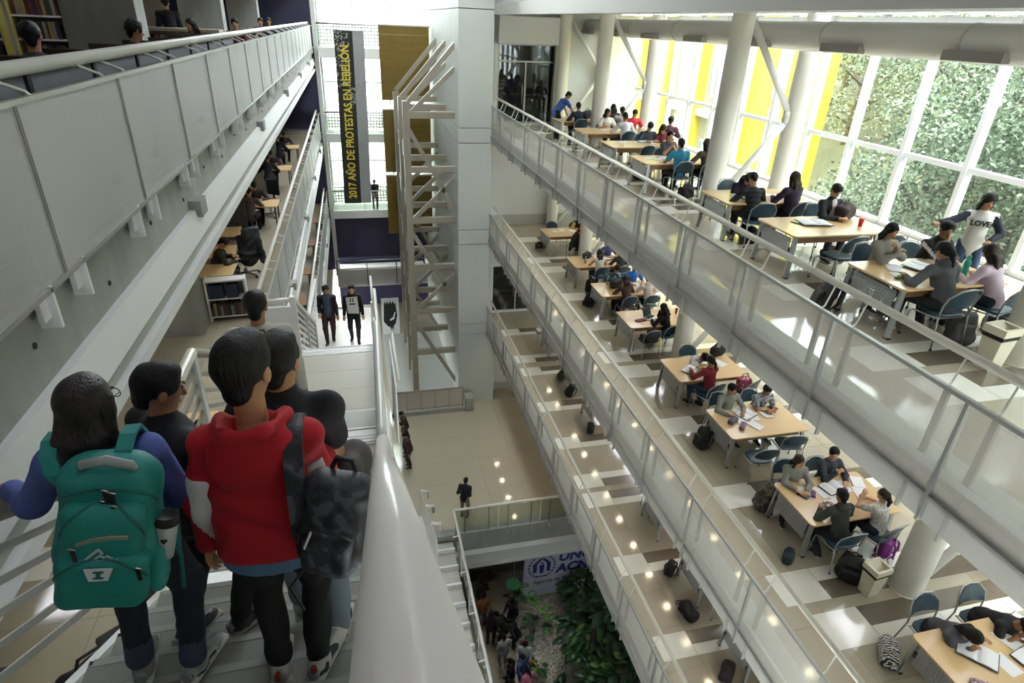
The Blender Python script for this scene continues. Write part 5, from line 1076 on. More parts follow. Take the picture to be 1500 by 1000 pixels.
for a in [(6.8, 12.9, 'dense dark-leaved plant in the middle of the bed', 1.2, 2.3, 190, 1), (7.0, 10.8, 'glossy climbing plant at the near end of the bed', 1.4, 2.7, 260, 2), (7.1, 14.9, 'grey-green leafy plant in front of the agency banner', .75, 1.9, 100, 3), (6.3, 9.0, 'broad-leaved plant at the bottom edge of the bed', 1.3, 2.2, 230, 4), (7.9, 13.2, 'tall plant under the lowest reading level', 1.2, 3.0, 170, 5), (5.05, 14.3, 'small plant with two big drooping leaves on the gravel', .45, .7, 9, 6), (4.75, 12.9, 'low sprout on the gravel near the hoop', .35, .35, 12, 7), (5.2, 11.6, 'low dark seedling clump on the gravel', .5, .6, 30, 8), (4.7, 15.9, 'tiny dark rosette beside the kerb', .3, .3, 10, 9)]: plant(*a)
for x, y, lab, col in ((3.3, 17.3, 'black duffel bag on the tiled path by the kerb', '#17171a'), (3.95, 17.0, 'dark red rucksack on the kerb', '#4a171f')): bag(lab, (x, y, ZH + (.22 if x > 3.7 else 0)), .3, col, 1.25, 'bag')
# ------------------------------------------------------------------ people
V = Vector
def ik(a, t, l1, l2, pole):
    a, t, pole = V(a), V(t), V(pole); d = t - a; L = min(d.length, (l1 + l2) * .995); d.normalize(); t = a + d * L
    x = (l1 * l1 - l2 * l2 + L * L) / (2 * L); y = math.sqrt(max(l1 * l1 - x * x, 0)); p = pole - d * pole.dot(d)
    if p.length < 1e-4: p = d.orthogonal()
    return a + d * x + p.normalized() * y, t
def make_hand(kind, h):
    s = S(h); s.box((0, .05, 0), (.041, .047, .0135), .013, k=.01); s.cap((0, -.03, 0), (0, .03, 0), .025, .028, k=.015)
    bend = {'rest': (.25, .35, .3), 'flat': (.05, .12, .1), 'fist': (1.15, 1.5, .9), 'hold': (.75, .85, .5)}[kind]
    for i, (x, L) in enumerate(((.031, .072), (.0105, .082), (-.0105, .076), (-.031, .06))):
        p = V((x, .092, 0)); a = 0; r = .0088 if i < 3 else .0078
        for j, f in enumerate((.45, .3, .25)):
            a += bend[j]; q = p + V((x * .12 * (j == 0), math.cos(a), -math.sin(a))) * L * f; s.cap(p, q, r * (1 - .07 * j), r * (.93 - .07 * j), k=.004); p = q
    tb = {'rest': .5, 'flat': .3, 'fist': 1.2, 'hold': 1.0}[kind]
    s.cap((.03, .02, -.004), (.052, .05, -.012 * tb * 2), .0125, .0105, k=.012); s.cap((.052, .05, -.024 * tb), (.055 - .02 * tb * .6, .082, -.034 * tb), .0102, .0085, k=.006)
    D, lo = s, None
    me = s.mesh('hand', []); P = np.array([v.co for v in me.vertices]); F = np.array([tuple(p.vertices) for p in me.polygons]); bpy.data.meshes.remove(me); return P, F
HANDS = {}
def hand(kind, h):
    if (kind, h) not in HANDS: HANDS[kind, h] = make_hand(kind, h)
    return HANDS[kind, h]
SK = {'a': '#b58560', 'b': '#9c6d4c', 'c': '#c79a76', 'd': '#84583c'}
HAIR = M('hair_black', '#100d0c', .6, noise=(18, .4), bump=(110, .8, .06), spec=.3); HAIRB = M('hair_brown', '#2b1d16', .55, noise=(18, .4), bump=(110, .8, .06), spec=.35); EYE = M('eye_dark', '#120d0a', .2)
PCOUNT = [0]
def person(label, loc, rz, sit=True, H=1.70, lean=.25, tip=0, twist=0, pitch=.3, yaw=0, hands=None, feet=None, skin='a', hair='short', hm=None, top='#555555', sleeve='long', sleevec=None, bottom='#22252e', shoes='#222222', sole='#c9c6bf',
           res=1.0, hood=None, fem=False, hk=('rest', 'rest'), elbow=None, seat=.475, bare=False, knees=None, topmats=None, glasses=False, palm=None, coll=None, ft=None, hem=0.0, fold=.004, parentgroup=None, hipshift=(0, 0), cuff=None, boxy=0, nk=0, hs=1.0, swid=None, drop=.068):
    s = H / 1.72; PCOUNT[0] += 1; seed = PCOUNT[0]
    sm = M('skin_' + skin, SK[skin], .5, noise=(6, .05)); lipm = M('lip_' + skin, {'a': '#8f5548', 'b': '#7a4438', 'c': '#a5645a', 'd': '#633a30'}[skin], .5); hm = hm or HAIR
    P = V((hipshift[0], hipshift[1], seat + .07 if sit else .93 * s))
    X = V((1, 0, 0)); u = V((math.sin(tip), math.sin(lean) * math.cos(tip), math.cos(lean) * math.cos(tip)))
    sx = (Matrix.Rotation(twist, 3, u) @ X); sx = (sx - u * sx.dot(u)).normalized(); fw = u.cross(sx)
    W = P + u * .2 * s; Tc = P + u * .36 * s; N = P + u * .50 * s
    sw = (swid or (.158 if fem else .18)) * s
    SH = [N - u * drop * s + sx * sg * sw for sg in (1, -1)]
    hd = (u * .75 + V((0, 0, 1)) * .35 + fw * .12).normalized()
    HC = N + hd * (.165 + nk) * s
    Rh = np.array(Matrix((sx, fw, u)).transposed() @ Matrix.Rotation(yaw, 3, 'Z') @ Matrix.Rotation(-pitch + lean * .55, 3, 'X'))
    sB = s; sH = s * hs
    def hp(q): return np.array(HC) + Rh @ (np.array(q) * sH)
    if hands is None: hands = ((.16, .40, .755), (-.16, .40, .755)) if sit else ((.26, .03, .80), (-.26, .03, .80))
    el = elbow or (((.7, -.35, -.5), (-.7, -.35, -.5)) if sit else ((.4, -1, .1), (-.4, -1, .1)))
    AR = [ik(SH[i], hands[i], .285 * s, .25 * s, el[i]) for i in (0, 1)]
    if feet is None: feet = ((.12, .42, .08), (-.12, .40, .08)) if sit else ((.1, .0, .08), (-.1, .02, .08))
    HP = [P + X * sg * .09 * s + V((0, 0, -.02)) for sg in (1, -1)]
    kp = knees or ((.15, 1, .5), (-.15, 1, .5))
    LG = [ik(HP[i], feet[i], .44 * s, .42 * s, kp[i]) for i in (0, 1)]
    # ---- body: one closed skin from torso through limbs; head and hands at finer pitch, rooted inside it
    hb = max(.016, (.025 if sleeve != 'long' or bare else .034) * res)
    b = S(hb)
    b.ell(P, (.14 * s, .10 * s, .11 * s), k=.06); b.cap(P, W, .11 * s, .105 * s, k=.06); b.cap(W, Tc, .105 * s, .12 * s, k=.06)
    for i in (0, 1):
        b.cap(Tc, SH[i], .085 * s, .055 * s, k=.06); b.cap(SH[i], AR[i][0], .047 * s, .040 * s, k=.03); b.cap(AR[i][0], AR[i][1], .040 * s, .029 * s, k=.02)
        b.cap(HP[i], LG[i][0], .082 * s, .056 * s, k=.04); b.cap(LG[i][0], LG[i][1], .055 * s, .038 * s, k=.03)
    b.cap(N - u * .03, HC - V(hd) * .06 * s, .056 * s, .05 * s, k=.05)
    def geo(sd):
        me = sd.mesh('t', []); p = np.array([v.co for v in me.vertices]); f = np.array([tuple(q.vertices) for q in me.polygons]); mi = np.zeros(len(f), int); me.polygons.foreach_get('material_index', mi); bpy.data.meshes.remove(me); return p, f, mi
    def geo2(sd):
        return sd
    parts = []
    h2 = .0122 * max(res, .55)
    q = S(h2)
    q.ell(hp((0, -.012, .03)), np.array((.074, .092, .086)) * sH, k=.03, R=Rh); q.ell(hp((0, .022, -.035)), np.array((.058, .066, .078)) * sH, k=.03, R=Rh); q.ell(hp((0, .058, -.095)), np.array((.026, .024, .02)) * sH, k=.025, R=Rh)
    for e in (1, -1):
        q.ell(hp((e * .077, -.008, -.012)), np.array((.011, .021, .031)) * sH, k=.012, R=Rh); q.ell(hp((e * .03, .096, .012)), np.array((.02, .018, .014)) * sH, k=.012, R=Rh, neg=True, mat=-1)
        q.ell(hp((e * .03, .079, .010)), np.array((.014, .011, .009)) * sH, k=.002, R=Rh, mat=2)
        q.ell(hp((e * .032, .088, .034)), np.array((.02, .008, .006)) * sH, k=.004, R=Rh, mat=3)
    q.cap(hp((0, .086, .005)), hp((0, .104, -.034)), .009 * sH, .014 * sH, k=.014); q.ell(hp((0, .086, -.068)), np.array((.022, .01, .008)) * sH, k=.006, R=Rh, mat=1)
    q.cap(hp((0, -.012, -.06)), tuple(N - u * .05), .05 * s, .058 * s, k=.03)
    def app(sd, mats):
        me = sd.mesh('t', [sm]); n = len(me.vertices); p = np.empty(n * 3, np.float32); me.vertices.foreach_get('co', p); f = np.empty(len(me.polygons) * 4, np.int32); me.polygons.foreach_get('vertices', f); mi = np.empty(len(me.polygons), np.int32); me.polygons.foreach_get('material_index', mi)
        bpy.data.meshes.remove(me); parts.append((p.reshape(-1, 3), f.reshape(-1, 4), mi if mats else mi * 0))
    app(b, False)
    q_mats = True
    me = None
    # keep material ids of the head
    def rawmesh(sd):
        me = sd.mesh('t', [sm, lipm, EYE, hm]); n = len(me.vertices); p = np.empty(n * 3, np.float32); me.vertices.foreach_get('co', p); f = np.empty(len(me.polygons) * 4, np.int32); me.polygons.foreach_get('vertices', f); mi = np.empty(len(me.polygons), np.int32); me.polygons.foreach_get('material_index', mi); bpy.data.meshes.remove(me); return p.reshape(-1, 3), f.reshape(-1, 4), mi
    parts.append(rawmesh(q))
    for i in (0, 1):
        kd = hk[i]; hP, hF = hand(kd, .0095 if res > 1.1 else .0085 if res > .8 else .006)
        fd = (AR[i][1] - AR[i][0]).normalized(); pn = V((palm or ((0, 0, -1), (0, 0, -1)))[i]); pn = (pn - fd * pn.dot(fd))
        if pn.length < .05: pn = fd.orthogonal()
        pn.normalize(); Z = -pn; Xh = fd.cross(Z)
        A = np.array((Xh, fd, Z)).T; p = hP.copy(); f = hF
        # local thumb on +x: correct for the left hand palm down; mirrored for the right
        if i == 0: p = p * (-1, 1, 1); f = f[:, ::-1]
        parts.append(((p * s * (.92 if fem else 1.0)) @ A.T + np.array(AR[i][1]), f, np.zeros(len(f), int)))
    o = 0; PP, FF, MI = [], [], []
    for p, f, mi in parts: PP.append(p); FF.append(f + o); MI.append(mi); o += len(p)
    body = link('person', npmesh('person', np.concatenate(PP), np.concatenate(FF), np.concatenate(MI), [sm, lipm, EYE, hm]), None, loc, rz)
    tag(body, label, 'person', parentgroup)
    # ---- clothes as children
    hc = .0235 * res; g = .012
    tm = top if not isinstance(top, str) else M('cloth_' + top.strip('#'), top, .85, noise=(9, .07), bump=(120, .15)); tm2 = tm if sleevec is None else (sleevec if not isinstance(sleevec, str) else M('cloth_' + sleevec.strip('#'), sleevec, .85, noise=(9, .07), bump=(120, .15)))
    t = S(hc)
    lo = P - u * (.06 + hem) * s
    t.ell(P + u * .02, ((.15 if not fem else .145) * s + g, .11 * s + g, .10 * s), k=.07, R=np.array(Matrix((sx, fw, u)).transposed())); t.cap(lo, W, .115 * s + g, .11 * s + g, k=.07); t.cap(W, Tc, .108 * s + g, .125 * s + g, k=.07)
    if boxy: t.cap(lo + sx * .075 + u * .03, W + sx * .06, .138 * s, .135 * s, k=.06); t.cap(lo - sx * .075 + u * .03, W - sx * .06, .138 * s, .135 * s, k=.06); t.box(lo - u * .155, (.3, .3, .15), .01, k=.02, R=np.array(Matrix((sx, fw, u)).transposed()), neg=True, mat=0)
    if hem > .05 and not boxy: t.ell(P - u * .02, (.172 * s, .132 * s, .12 * s), k=.05)
    if fem: 
        for e in (1, -1): t.ell(Tc + sx * e * .065 * s + fw * .095 * s, (.055 * s, .05 * s, .055 * s), k=.05)
    t.cap(Tc, N - u * .03, .11 * s, .075 * s, k=.06)
    for i in (0, 1):
        t.cap(Tc + u * .03, SH[i], .09 * s, .062 * s + g * .5, k=.06)
        if sleeve == 'long': t.cap(SH[i], AR[i][0], .054 * s + g, .046 * s + g, mat=1, k=.035); t.cap(AR[i][0], AR[i][1] - (AR[i][1] - AR[i][0]).normalized() * .02, .046 * s + g, .034 * s + g, mat=1, k=.03)
        elif sleeve == 'short': t.cap(SH[i], SH[i].lerp(AR[i][0], .62), .056 * s + g, .054 * s + g, mat=1, k=.035)
        else: t.cap(SH[i] - sx * (1 - 2 * i) * .03, SH[i], .06 * s, .058 * s, k=.03)
    if hood == 2:
        RT = np.array(Matrix((sx, fw, u)).transposed())
        t.ell(N - fw * .095 * s - u * .10 * s, (.165 * s, .07 * s, .155 * s), k=.014, R=RT); t.ell(N - fw * .10 * s - u * .19 * s, (.10 * s, .055 * s, .09 * s), k=.03, R=RT)
        for e in (1, -1): t.cap(N - fw * .165 * s + sx * e * .06 * s + u * .06 * s, N + sx * e * .112 * s + fw * .02 * s + u * .0, .026 * s, .034 * s, k=.02)
        t.cap(N - fw * .17 * s + sx * .06 * s + u * .055 * s, N - fw * .17 * s - sx * .06 * s + u * .055 * s, .026 * s, .026 * s, k=.02)
        t.ell(N - fw * .065 * s + u * .085 * s, (.098 * s, .118 * s, .115 * s), mat=2, k=.012, R=RT, neg=True)
    elif hood: t.ell(N - fw * .075 * s + u * .0, (.12 * s, .075 * s, .075 * s), k=.03, R=np.array(Matrix((sx, fw, u)).transposed())); t.cap(N + sx * .07 * s - fw * .02, N - sx * .07 * s - fw * .02, .05 * s, .05 * s, k=.03)
    elif coll: t.cap(N - u * .02, N + u * .02, .068 * s, .064 * s, k=.02, mat=1 if coll == 2 else 0)
    sh_ = link('top', t.mesh('top', [tm, tm2] + ([M('hood_lining', '#17191f', .9)] if hood == 2 else []), fold, 24, seed), body)
    if topmats: topmats(sh_.data, P, u, sx, fw, s, AR, SH)
    bm_ = bottom if not isinstance(bottom, str) else M('cloth_' + bottom.strip('#'), bottom, .85, noise=(9, .08), bump=(110, .15))
    t = S(hc * 1.2)
    t.ell(P, (.145 * s + g * .8, .11 * s + g * .8, .115 * s), k=.06)
    for i in (0, 1):
        end = LG[i][1] + (LG[i][0] - LG[i][1]).normalized() * ((.27 if bare == 'shorts' else .03) * s)
        t.cap(HP[i], LG[i][0], .088 * s + g, .062 * s + g * .8, k=.05)
        if bare != 'shorts': t.cap(LG[i][0], end, .06 * s + g * .8, .044 * s + g, k=.03)
        if cuff and bare != 'shorts': t.cap(end, end + (LG[i][0] - LG[i][1]).normalized() * .05, .062 * s, .06 * s, k=.006, mat=1)
    link('trousers', t.mesh('trousers', [bm_, bm_ if not cuff else M('cuff_' + cuff.strip('#'), cuff, .8, noise=(12, .1))], fold, 26, seed + 3), body)
    shm = shoes if not isinstance(shoes, str) else M('shoe_' + shoes.strip('#'), shoes, .6); som = M('sole_' + sole.strip('#'), sole, .6)
    for i in (0, 1):
        ank = LG[i][1]; fd = V((ft[i] if ft else (.12 * (1 - 2 * i), 1, 0))); fd.normalize(); up = V((0, 0, 1)); up = (up - fd * up.dot(fd)).normalized(); zf = ank - up * .055 * s
        rr_ = np.array(Matrix((fd.cross(up), fd, up)).transposed())
        t = S(.0165 * max(res, .5)); t.ell(zf - fd * .015 + up * .005, (.042 * s, .065 * s, .05 * s), k=.03, R=rr_); t.ell(zf + fd * .11 * s - up * .005, (.047 * s, .095 * s, .034 * s), k=.04, R=rr_); t.cap(zf, ank + up * .01, .044 * s, .042 * s, k=.03)
        t.box(zf + fd * .07 * s - up * .026 * s, (.047 * s, .145 * s, .014 * s), .013, mat=1, k=.004, R=rr_)
        if isinstance(shoes, str) is False or res < .8: t.cap(zf + fd * .06 * s + up * .045, zf + fd * .16 * s + up * .02, .016 * s, .014 * s, mat=2, k=.012); t.ell(zf - fd * .075 * s + up * .02, (.03 * s, .012 * s, .035 * s), mat=2, k=.01, R=rr_)
        link('shoe', t.mesh('shoe', [shm, som, M('shoe_tongue', '#8d8f92', .7)]), body)
    # ---- hair
    t = S(.0135 * max(res, .5)); sk = np.array((.0745, .0925, .0865)) * sH + .011 * sH
    if hair != 'bald':
        t.ell(hp((0, -.018, .033)), sk + (.005 if hair == 'curly' else .0), k=.02, R=Rh)
        if hair in ('short', 'curly', 'beanie'): t.box(hp((0, .02, -.15)), np.array((.2, .2, .125)) * sH, .02, k=.012, R=Rh, neg=True, mat=0); t.cap(hp((0, -.05, .0)), hp((0, -.062, -.055)), .062 * sH, .045 * sH, k=.02); t.ell(hp((0, .035, .088)), np.array((.055, .045, .03)) * sH, k=.03, R=Rh)
        t.ell(hp((0, .125, -.06)), np.array((.078, .085, .128)) * sH, k=.02, R=Rh, neg=True, mat=0); t.box(hp((0, .09, -.13)), np.array((.12, .085, .11)) * sH, .03, k=.015, R=Rh, neg=True, mat=0)
        dn = V((0, 0, -1)) * .75 - u * .45; dn.normalize()
        if hair in ('long', 'longish', 'verylong', 'straight'):
            L = {'long': .34, 'longish': .22, 'verylong': .44, 'straight': .33}[hair] * sH
            a0 = V(hp((0, -.055, .0))); bk = a0 - fw * .045 * sH - u * .12 * sH; en = bk + (-u * .8 + V((0, 0, -.35)) - fw * .05).normalized() * (L - .1 * sH)
            for e in (-1, 0, 1): t.cap(V(hp((e * .042, -.045, .0))), bk + sx * e * .052 * sH, .044 * sH, .036 * sH, k=.03); t.cap(bk + sx * e * .052 * sH, en + sx * e * .05 * sH + V((0, 0, .02 * abs(e))), .036 * sH, .018 * sH, k=.03)
            for e in (-1, 1): t.cap(V(hp((e * .075, .01, .02))), V(hp((e * .085, -.005, -.15))), .028 * sH, .022 * sH, k=.02)
        if hair in ('ponytail', 'bun'):
            t.cap(V(hp((0, -.03, 0))), V(hp((0, -.07, -.03))), .062 * sH, .05 * sH, k=.02)
            if hair == 'bun': t.ell(V(hp((0, -.10, .075))), (.042 * sH,) * 3, k=.01)
            else: t.cap(V(hp((0, -.11, .02))), V(hp((0, -.135, -.06))), .028 * sH, .036 * sH, k=.015); t.cap(V(hp((0, -.135, -.06))), V(hp((0, -.12, -.22))), .036 * sH, .015 * sH, k=.02)
        link('hair', t.mesh('hair', [hm], .0035 if hair != 'curly' else .008, 70 if hair == 'curly' else 45, seed), body)
    if glasses:
        mb = MB()
        for e in (1, -1):
            mb.tube([hp((e * .032 + .024 * math.cos(a), .102, .008 + .019 * math.sin(a))) for a in np.linspace(0, 2 * PI, 13)], .0022 * s, 5); mb.tube([hp((e * .056, .1, .014)), hp((e * .082, .0, .012))], .0022 * s, 5)
        obj('glasses', mb, pen, body)
    return body
# ---- who sits and stands where
def stripes_z(c1, c2, per):
    m1, m2 = [M('cloth_' + c.strip('#'), c, .85, noise=(9, .07)) for c in (c1, c2)]
    def fn(me, P, u, sx, fw, s, AR, SH):
        me.materials.clear(); me.materials.append(m1); me.materials.append(m2)
        for p in me.polygons: p.material_index = int((p.center - P).dot(u) / per) % 2
    return fn
def seat_person(lv, ti, side, x, label, dy=0, drz=0, **k):
    z, ys = {'A': (ZA, TA), 'B': (ZB, TB), 'C': (ZC, TC)}[lv]
    y = ys[ti] + side * (.60 + dy)
    return person(label, (x, y, z), (0 if side < 0 else PI) + drz, **k)
write = dict(lean=.42, pitch=.65, hands=((.14, .44, .775), (-.18, .40, .775)), hk=('hold', 'rest'))
talk = dict(lean=.12, pitch=.05, hands=((.12, .34, .80), (-.15, .36, .775)))
chin = dict(lean=.3, pitch=.15, hands=((.03, .30, 1.03), (-.16, .38, .775)), hk=('fist', 'rest'), palm=((0, -1, .3), (0, 0, -1)), elbow=((.5, .5, -1), (-.7, -.3, -.5)))
seat_person('A', 0, -1, 7.30, 'person in a dark grey hooded sweatshirt seen from behind, hair tied back', lean=.4, pitch=.3, hands=((.2, .44, .775), (-.28, .42, .775)), hood=True, top='#55565a', bottom='#2c2e33', hair='ponytail', H=1.74, shoes='#6f6a63', feet=((.12, .3, .08), (-.2, .45, .08)))
seat_person('A', 0, -1, 8.12, 'long-haired person in a pale pink blouse leaning over papers', drz=.2, lean=.4, pitch=.45, hair='verylong', hm=HAIRB, fem=True, top='#c8b4c0', bottom='#2a2f3c', H=1.62)
seat_person('A', 0, 1, 7.30, 'girl in an oatmeal jumper holding her hands together', lean=.1, pitch=.35, hands=((.0, .3, .92), (.06, .3, 1.0)), hk=('fist', 'fist'), hair='long', fem=True, top='#8f8a80', skin='c', H=1.62, bottom='#6a3f3c', feet=((.1, .2, .08), (-.1, .26, .08)))
def track(me, P, u, sx, fw, s, AR, SH):
    me.materials.append(M('cloth_e6e6e2', '#e6e6e2', .8))
    for p in me.polygons:
        c = p.center
        for i in (0, 1):
            a, b = SH[i], AR[i][0]; d = (b - a); t = (c - a).dot(d) / d.length_squared; r = c - a - d * t; o = (sx * (1 - 2 * i) + fw * .5).normalized()
            if -.1 < t < 1 and r.length > .03 and r.length < .09 and (.86 < r.normalized().dot(o)) : p.material_index = 2
        v = (c - P).dot(u)
        if .15 < v < .19 or .22 < v < .25: 
            if abs((c - P).dot(sx)) < .16 and (c - P).dot(fw) > .02: p.material_index = 2
seat_person('A', 0, 1, 8.12, 'man in a black tracksuit top with white stripes, hand on his mouth', **dict(chin, yaw=-.3), top='#1f2126', bottom='#232427', skin='d', coll=1, topmats=track, H=1.76)
lv_shirt = person('woman in a white top with navy sleeves reading LOVE, standing by the window', (8.95, 7.0, ZA), 2.45, sit=False, H=1.66, lean=.06, pitch=.35, yaw=.35, hair='long', fem=True, top='#e3e2e0', sleevec='#1d2031', bottom='#3a4a66', skin='a', hem=.07,
                  hands=((.66, .40, 1.16), (-.16, .22, 1.0)), hk=('fist', 'fist'), elbow=((.2, -.3, -1), (-.8, -.5, -.3)), feet=((.09, .0, .08), (-.09, .05, .08)))
lw = link('lettering', text_mesh('lettering', 'LOVE', .105, M('letter_dark', '#26262c', .7), .012, .004, align='CENTER'), lv_shirt, (.025, .205, 1.20)); lw.rotation_euler = (PI / 2 - .06, 0, PI)
seat_person('A', 1, 1, 8.12, 'person in a black leather jacket and glasses looking down at a binder', lean=.18, pitch=.5, hands=((.06, .42, .78), (-.08, .42, .78)), top='#24242a', coll=1, glasses=True, skin='c', bottom='#2a2a2e', topmats=lambda me, P, u, sx, fw, s, AR, SH: (me.materials.append(M('cloth_cfc4c4', '#cfc4c4', .8)), [setattr(p, 'material_index', 2) for p in me.polygons if abs((p.center - P).dot(sx)) < .05 and (p.center - P).dot(fw) > .06]))
seat_person('A', 2, -1, 7.2, 'person in a black striped jumper seen from behind', drz=-.1, **write, top='#1d1f22', bottom='#191a1d', topmats=stripes_z('#191b1e', '#2e3238', .045))
seat_person('A', 2, -1, 8.0, 'long brown-haired person in a dark purple jacket', drz=.15, **talk, hair='long', hm=HAIRB, fem=True, top='#33253d', bottom='#1c1c22', skin='c')
seat_person('A', 2, 1, 7.5, 'person hunched low over the desk in a dark purple hoodie', lean=.75, pitch=1.0, hands=((.1, .44, .775), (-.25, .4, .775)), top='#2b1c35', hood=True, hair='longish')
seat_person('A', 3, -1, 7.5, 'boy in a sky blue polo shirt seen from behind', **talk, top='#3f9cc4', sleeve='short', bottom='#17181c', coll=1, skin='a')
seat_person('A', 3, -1, 8.25, 'person in a brown top half hidden by the big column', lean=.3, pitch=.3, hands=((.16, .44, .775), (-.16, .4, .775)), top='#5a4b44', bottom='#17181c', hair='long', hm=HAIRB, fem=True)
seat_person('A', 3, 1, 7.75, 'girl in a grey top with her hands folded before her face', lean=.05, pitch=.05, hands=((.03, .26, .98), (-.03, .26, .98)), hk=('flat', 'flat'), palm=((-1, 0, 0), (1, 0, 0)), elbow=((.6, .3, -1), (-.6, .3, -1)), hair='ponytail', fem=True, top='#565a66', sleeve='short', skin='c')
seat_person('A', 4, 1, 8.1, 'boy in a dark grey short-sleeved shirt writing', **write, top='#3a4350', sleeve='short', skin='a')
seat_person('A', 4, 1, 8.6, 'girl in a maroon top leaning sideways over the papers', lean=.55, tip=.2, pitch=.7, hands=((.14, .46, .775), (-.25, .3, .775)), top='#6a2433', hair='longish', hm=HAIRB, fem=True, skin='c')
seat_person('A', 4, 1, 9.1, 'person in a dark maroon jumper behind the leaning girl', dy=.5, lean=.1, pitch=.1, drz=2.6, top='#54283a', hair='curly')
seat_person('A', 5, -1, 8.0, 'person in a white shirt seen from behind', lean=.3, pitch=.3, top='#dadbe0', hands=((.2, .42, .775), (-.24, .42, .775)), H=1.76)
seat_person('A', 5, 1, 7.8, 'long-haired girl in a white top looking sideways', **dict(talk, yaw=.6), hair='verylong', hm=HAIRB, fem=True, top='#dedcd8', sleeve='short', skin='c')
seat_person('A', 5, 1, 8.7, 'boy in a bright red shirt looking down', lean=.2, pitch=.45, top='#c3283f', sleeve='short', skin='a')
seat_person('A', 6, -1, 7.32, 'person in a dark navy jumper seen from behind at the far table', lean=.25, pitch=.2, top='#232842', H=1.75, hair='short')
seat_person('A', 6, -1, 8.6, 'dark-haired person beside the navy jumper at the far table', lean=.35, pitch=.3, top='#2a2a38', hair='longish', fem=True)
seat_person('A', 5, 1, 8.5, 'person in a pale grey jumper beside the third column', dy=.4, lean=.05, drz=2.9, top='#b9babd', hair='short')
person('man in a bright blue tee and black trousers bending over the far table', (6.85, 21.35, ZA), -1.35, sit=False, H=1.74, lean=.75, pitch=.4, hands=((.12, .62, .78), (-.22, .55, .78)), elbow=((.3, -.3, .6), (-.3, -.3, .6)), top='#3f62b0', sleeve='short', bottom='#1b1b1f', hipshift=(0, -.05))
# middle level
seat_person('B', 0, 1, 7.3, 'girl in a dark grey jumper bent over a notebook, black hair over her shoulder', dy=.05, drz=-.15, lean=.85, pitch=.85, hands=((-.02, .50, .775), (-.3, .34, .775)), hk=('hold', 'rest'), top='#55545c', hair='long', fem=True, H=1.66)
seat_person('B', 0, 1, 8.12, 'person in a black top resting on both arms over the desk', dy=.05, drz=-.1, lean=.9, pitch=.8, hands=((.1, .5, .775), (-.18, .5, .775)), top='#1c1c20', sleeve='short', hair='bun', fem=True, skin='b')
seat_person('B', 1, -1, 7.2, 'boy in a dark green hooded sweatshirt seen from behind', **dict(talk, lean=.3), hood=True, top='#343a35', bottom='#23262c', shoes='#2a2022', feet=((.16, .12, .08), (-.18, .08, .08)))
seat_person('B', 1, -1, 7.95, 'girl with a low ponytail in a patterned white tee gesturing', drz=.25, lean=.15, pitch=0, hands=((.18, .4, .80), (-.05, .36, .98)), hk=('hold', 'hold'), hair='ponytail', hm=HAIRB, fem=True, top=printed, sleeve='short', skin='c', bottom='#22283a', H=1.62)
seat_person('B', 1, 1, 7.15, 'girl in a light grey jumper with long dark hair turned to her friend', dy=.05, drz=-.35, lean=.2, pitch=.1, yaw=.5, hands=((.05, .45, .775), (-.12, .46, .775)), hair='long', hm=HAIRB, fem=True, top='#8c8c84', skin='c', H=1.62)
seat_person('B', 1, 1, 7.82, 'smiling boy in a charcoal jumper, hand at his chest', lean=.05, pitch=.1, yaw=-.4, hands=((.02, .26, .95), (-.15, .34, .78)), hk=('fist', 'rest'), top='#353b44', skin='c')
seat_person('B', 2, 1, 7.2, 'man in a grey sweatshirt looking along the table', lean=.15, pitch=.0, yaw=.35, hands=((.16, .4, .775), (-.16, .4, .775)), top='#85867f', skin='b', hair='short', coll=1, bottom='#35373c')
seat_person('B', 2, 1, 7.95, 'man in a plaid short-sleeved shirt with clasped hands', lean=.35, pitch=.3, hands=((.0, .46, .80), (-.03, .46, .79)), hk=('fist', 'fist'), top=plaid, sleeve='short', skin='b', coll=1)
seat_person('B', 3, -1, 7.4, 'woman in a dark red jumper with a ponytail, reading', drz=.25, lean=.15, pitch=.3, hands=((.12, .4, .80), (-.2, .42, .82)), hair='ponytail', fem=True, top='#7a1c2c', bottom='#3b4d6e', skin='b', shoes='#1e1d20', feet=((-.02, .12, .08), (-.2, .3, .08)))
seat_person('B', 3, 1, 7.6, 'person in a white sweatshirt resting the head on the table', lean=.95, pitch=1.0, hands=((.14, .52, .79), (-.32, .36, .79)), top='#d3d4d2', hair='short', skin='b')
seat_person('B', 4, -1, 7.74, dy=-.1, label='person with long black hair in black, head on hand at the laptop', drz=.5, **dict(chin, lean=.3, pitch=.4), top='#1b1b1f', hair='long', fem=True, skin='c')
seat_person('B', 5, -1, 7.45, 'girl with very long brown hair seen from behind', **write, hair='verylong', hm=HAIRB, fem=True, top='#4a3730', bottom='#23252c', shoes='#b9b3ac')
seat_person('B', 5, -1, 8.15, 'person in a pale cream hooded top leaning on the table', **write, hood=True, top='#d8cbc2', skin='a', hair='short')
seat_person('B', 5, 1, 7.5, 'dark-haired person in a black and turquoise printed tee', lean=.2, pitch=.6, top=patchmat('turq_print', '#22252e', '#2a2d36', '#66b0c4', 9), sleeve='short', hair='curly')
seat_person('B', 5, 1, 8.1, 'boy in a bright blue polo looking down', lean=.15, pitch=.5, top='#2f6fc6', sleeve='short', skin='b', coll=1)
seat_person('B', 6, -1, 7.5, 'girl with long dark hair and a white strap top seen from behind', lean=.25, pitch=.2, hair='long', hm=HAIRB, fem=True, top='#d9d5cf', sleeve='none', skin='c', bottom='#33415a')
seat_person('B', 6, -1, 8.25, 'dark-haired person in a dark brown top beside the purple polo', lean=.3, pitch=.3, hair='longish', top='#3a3534', fem=True)
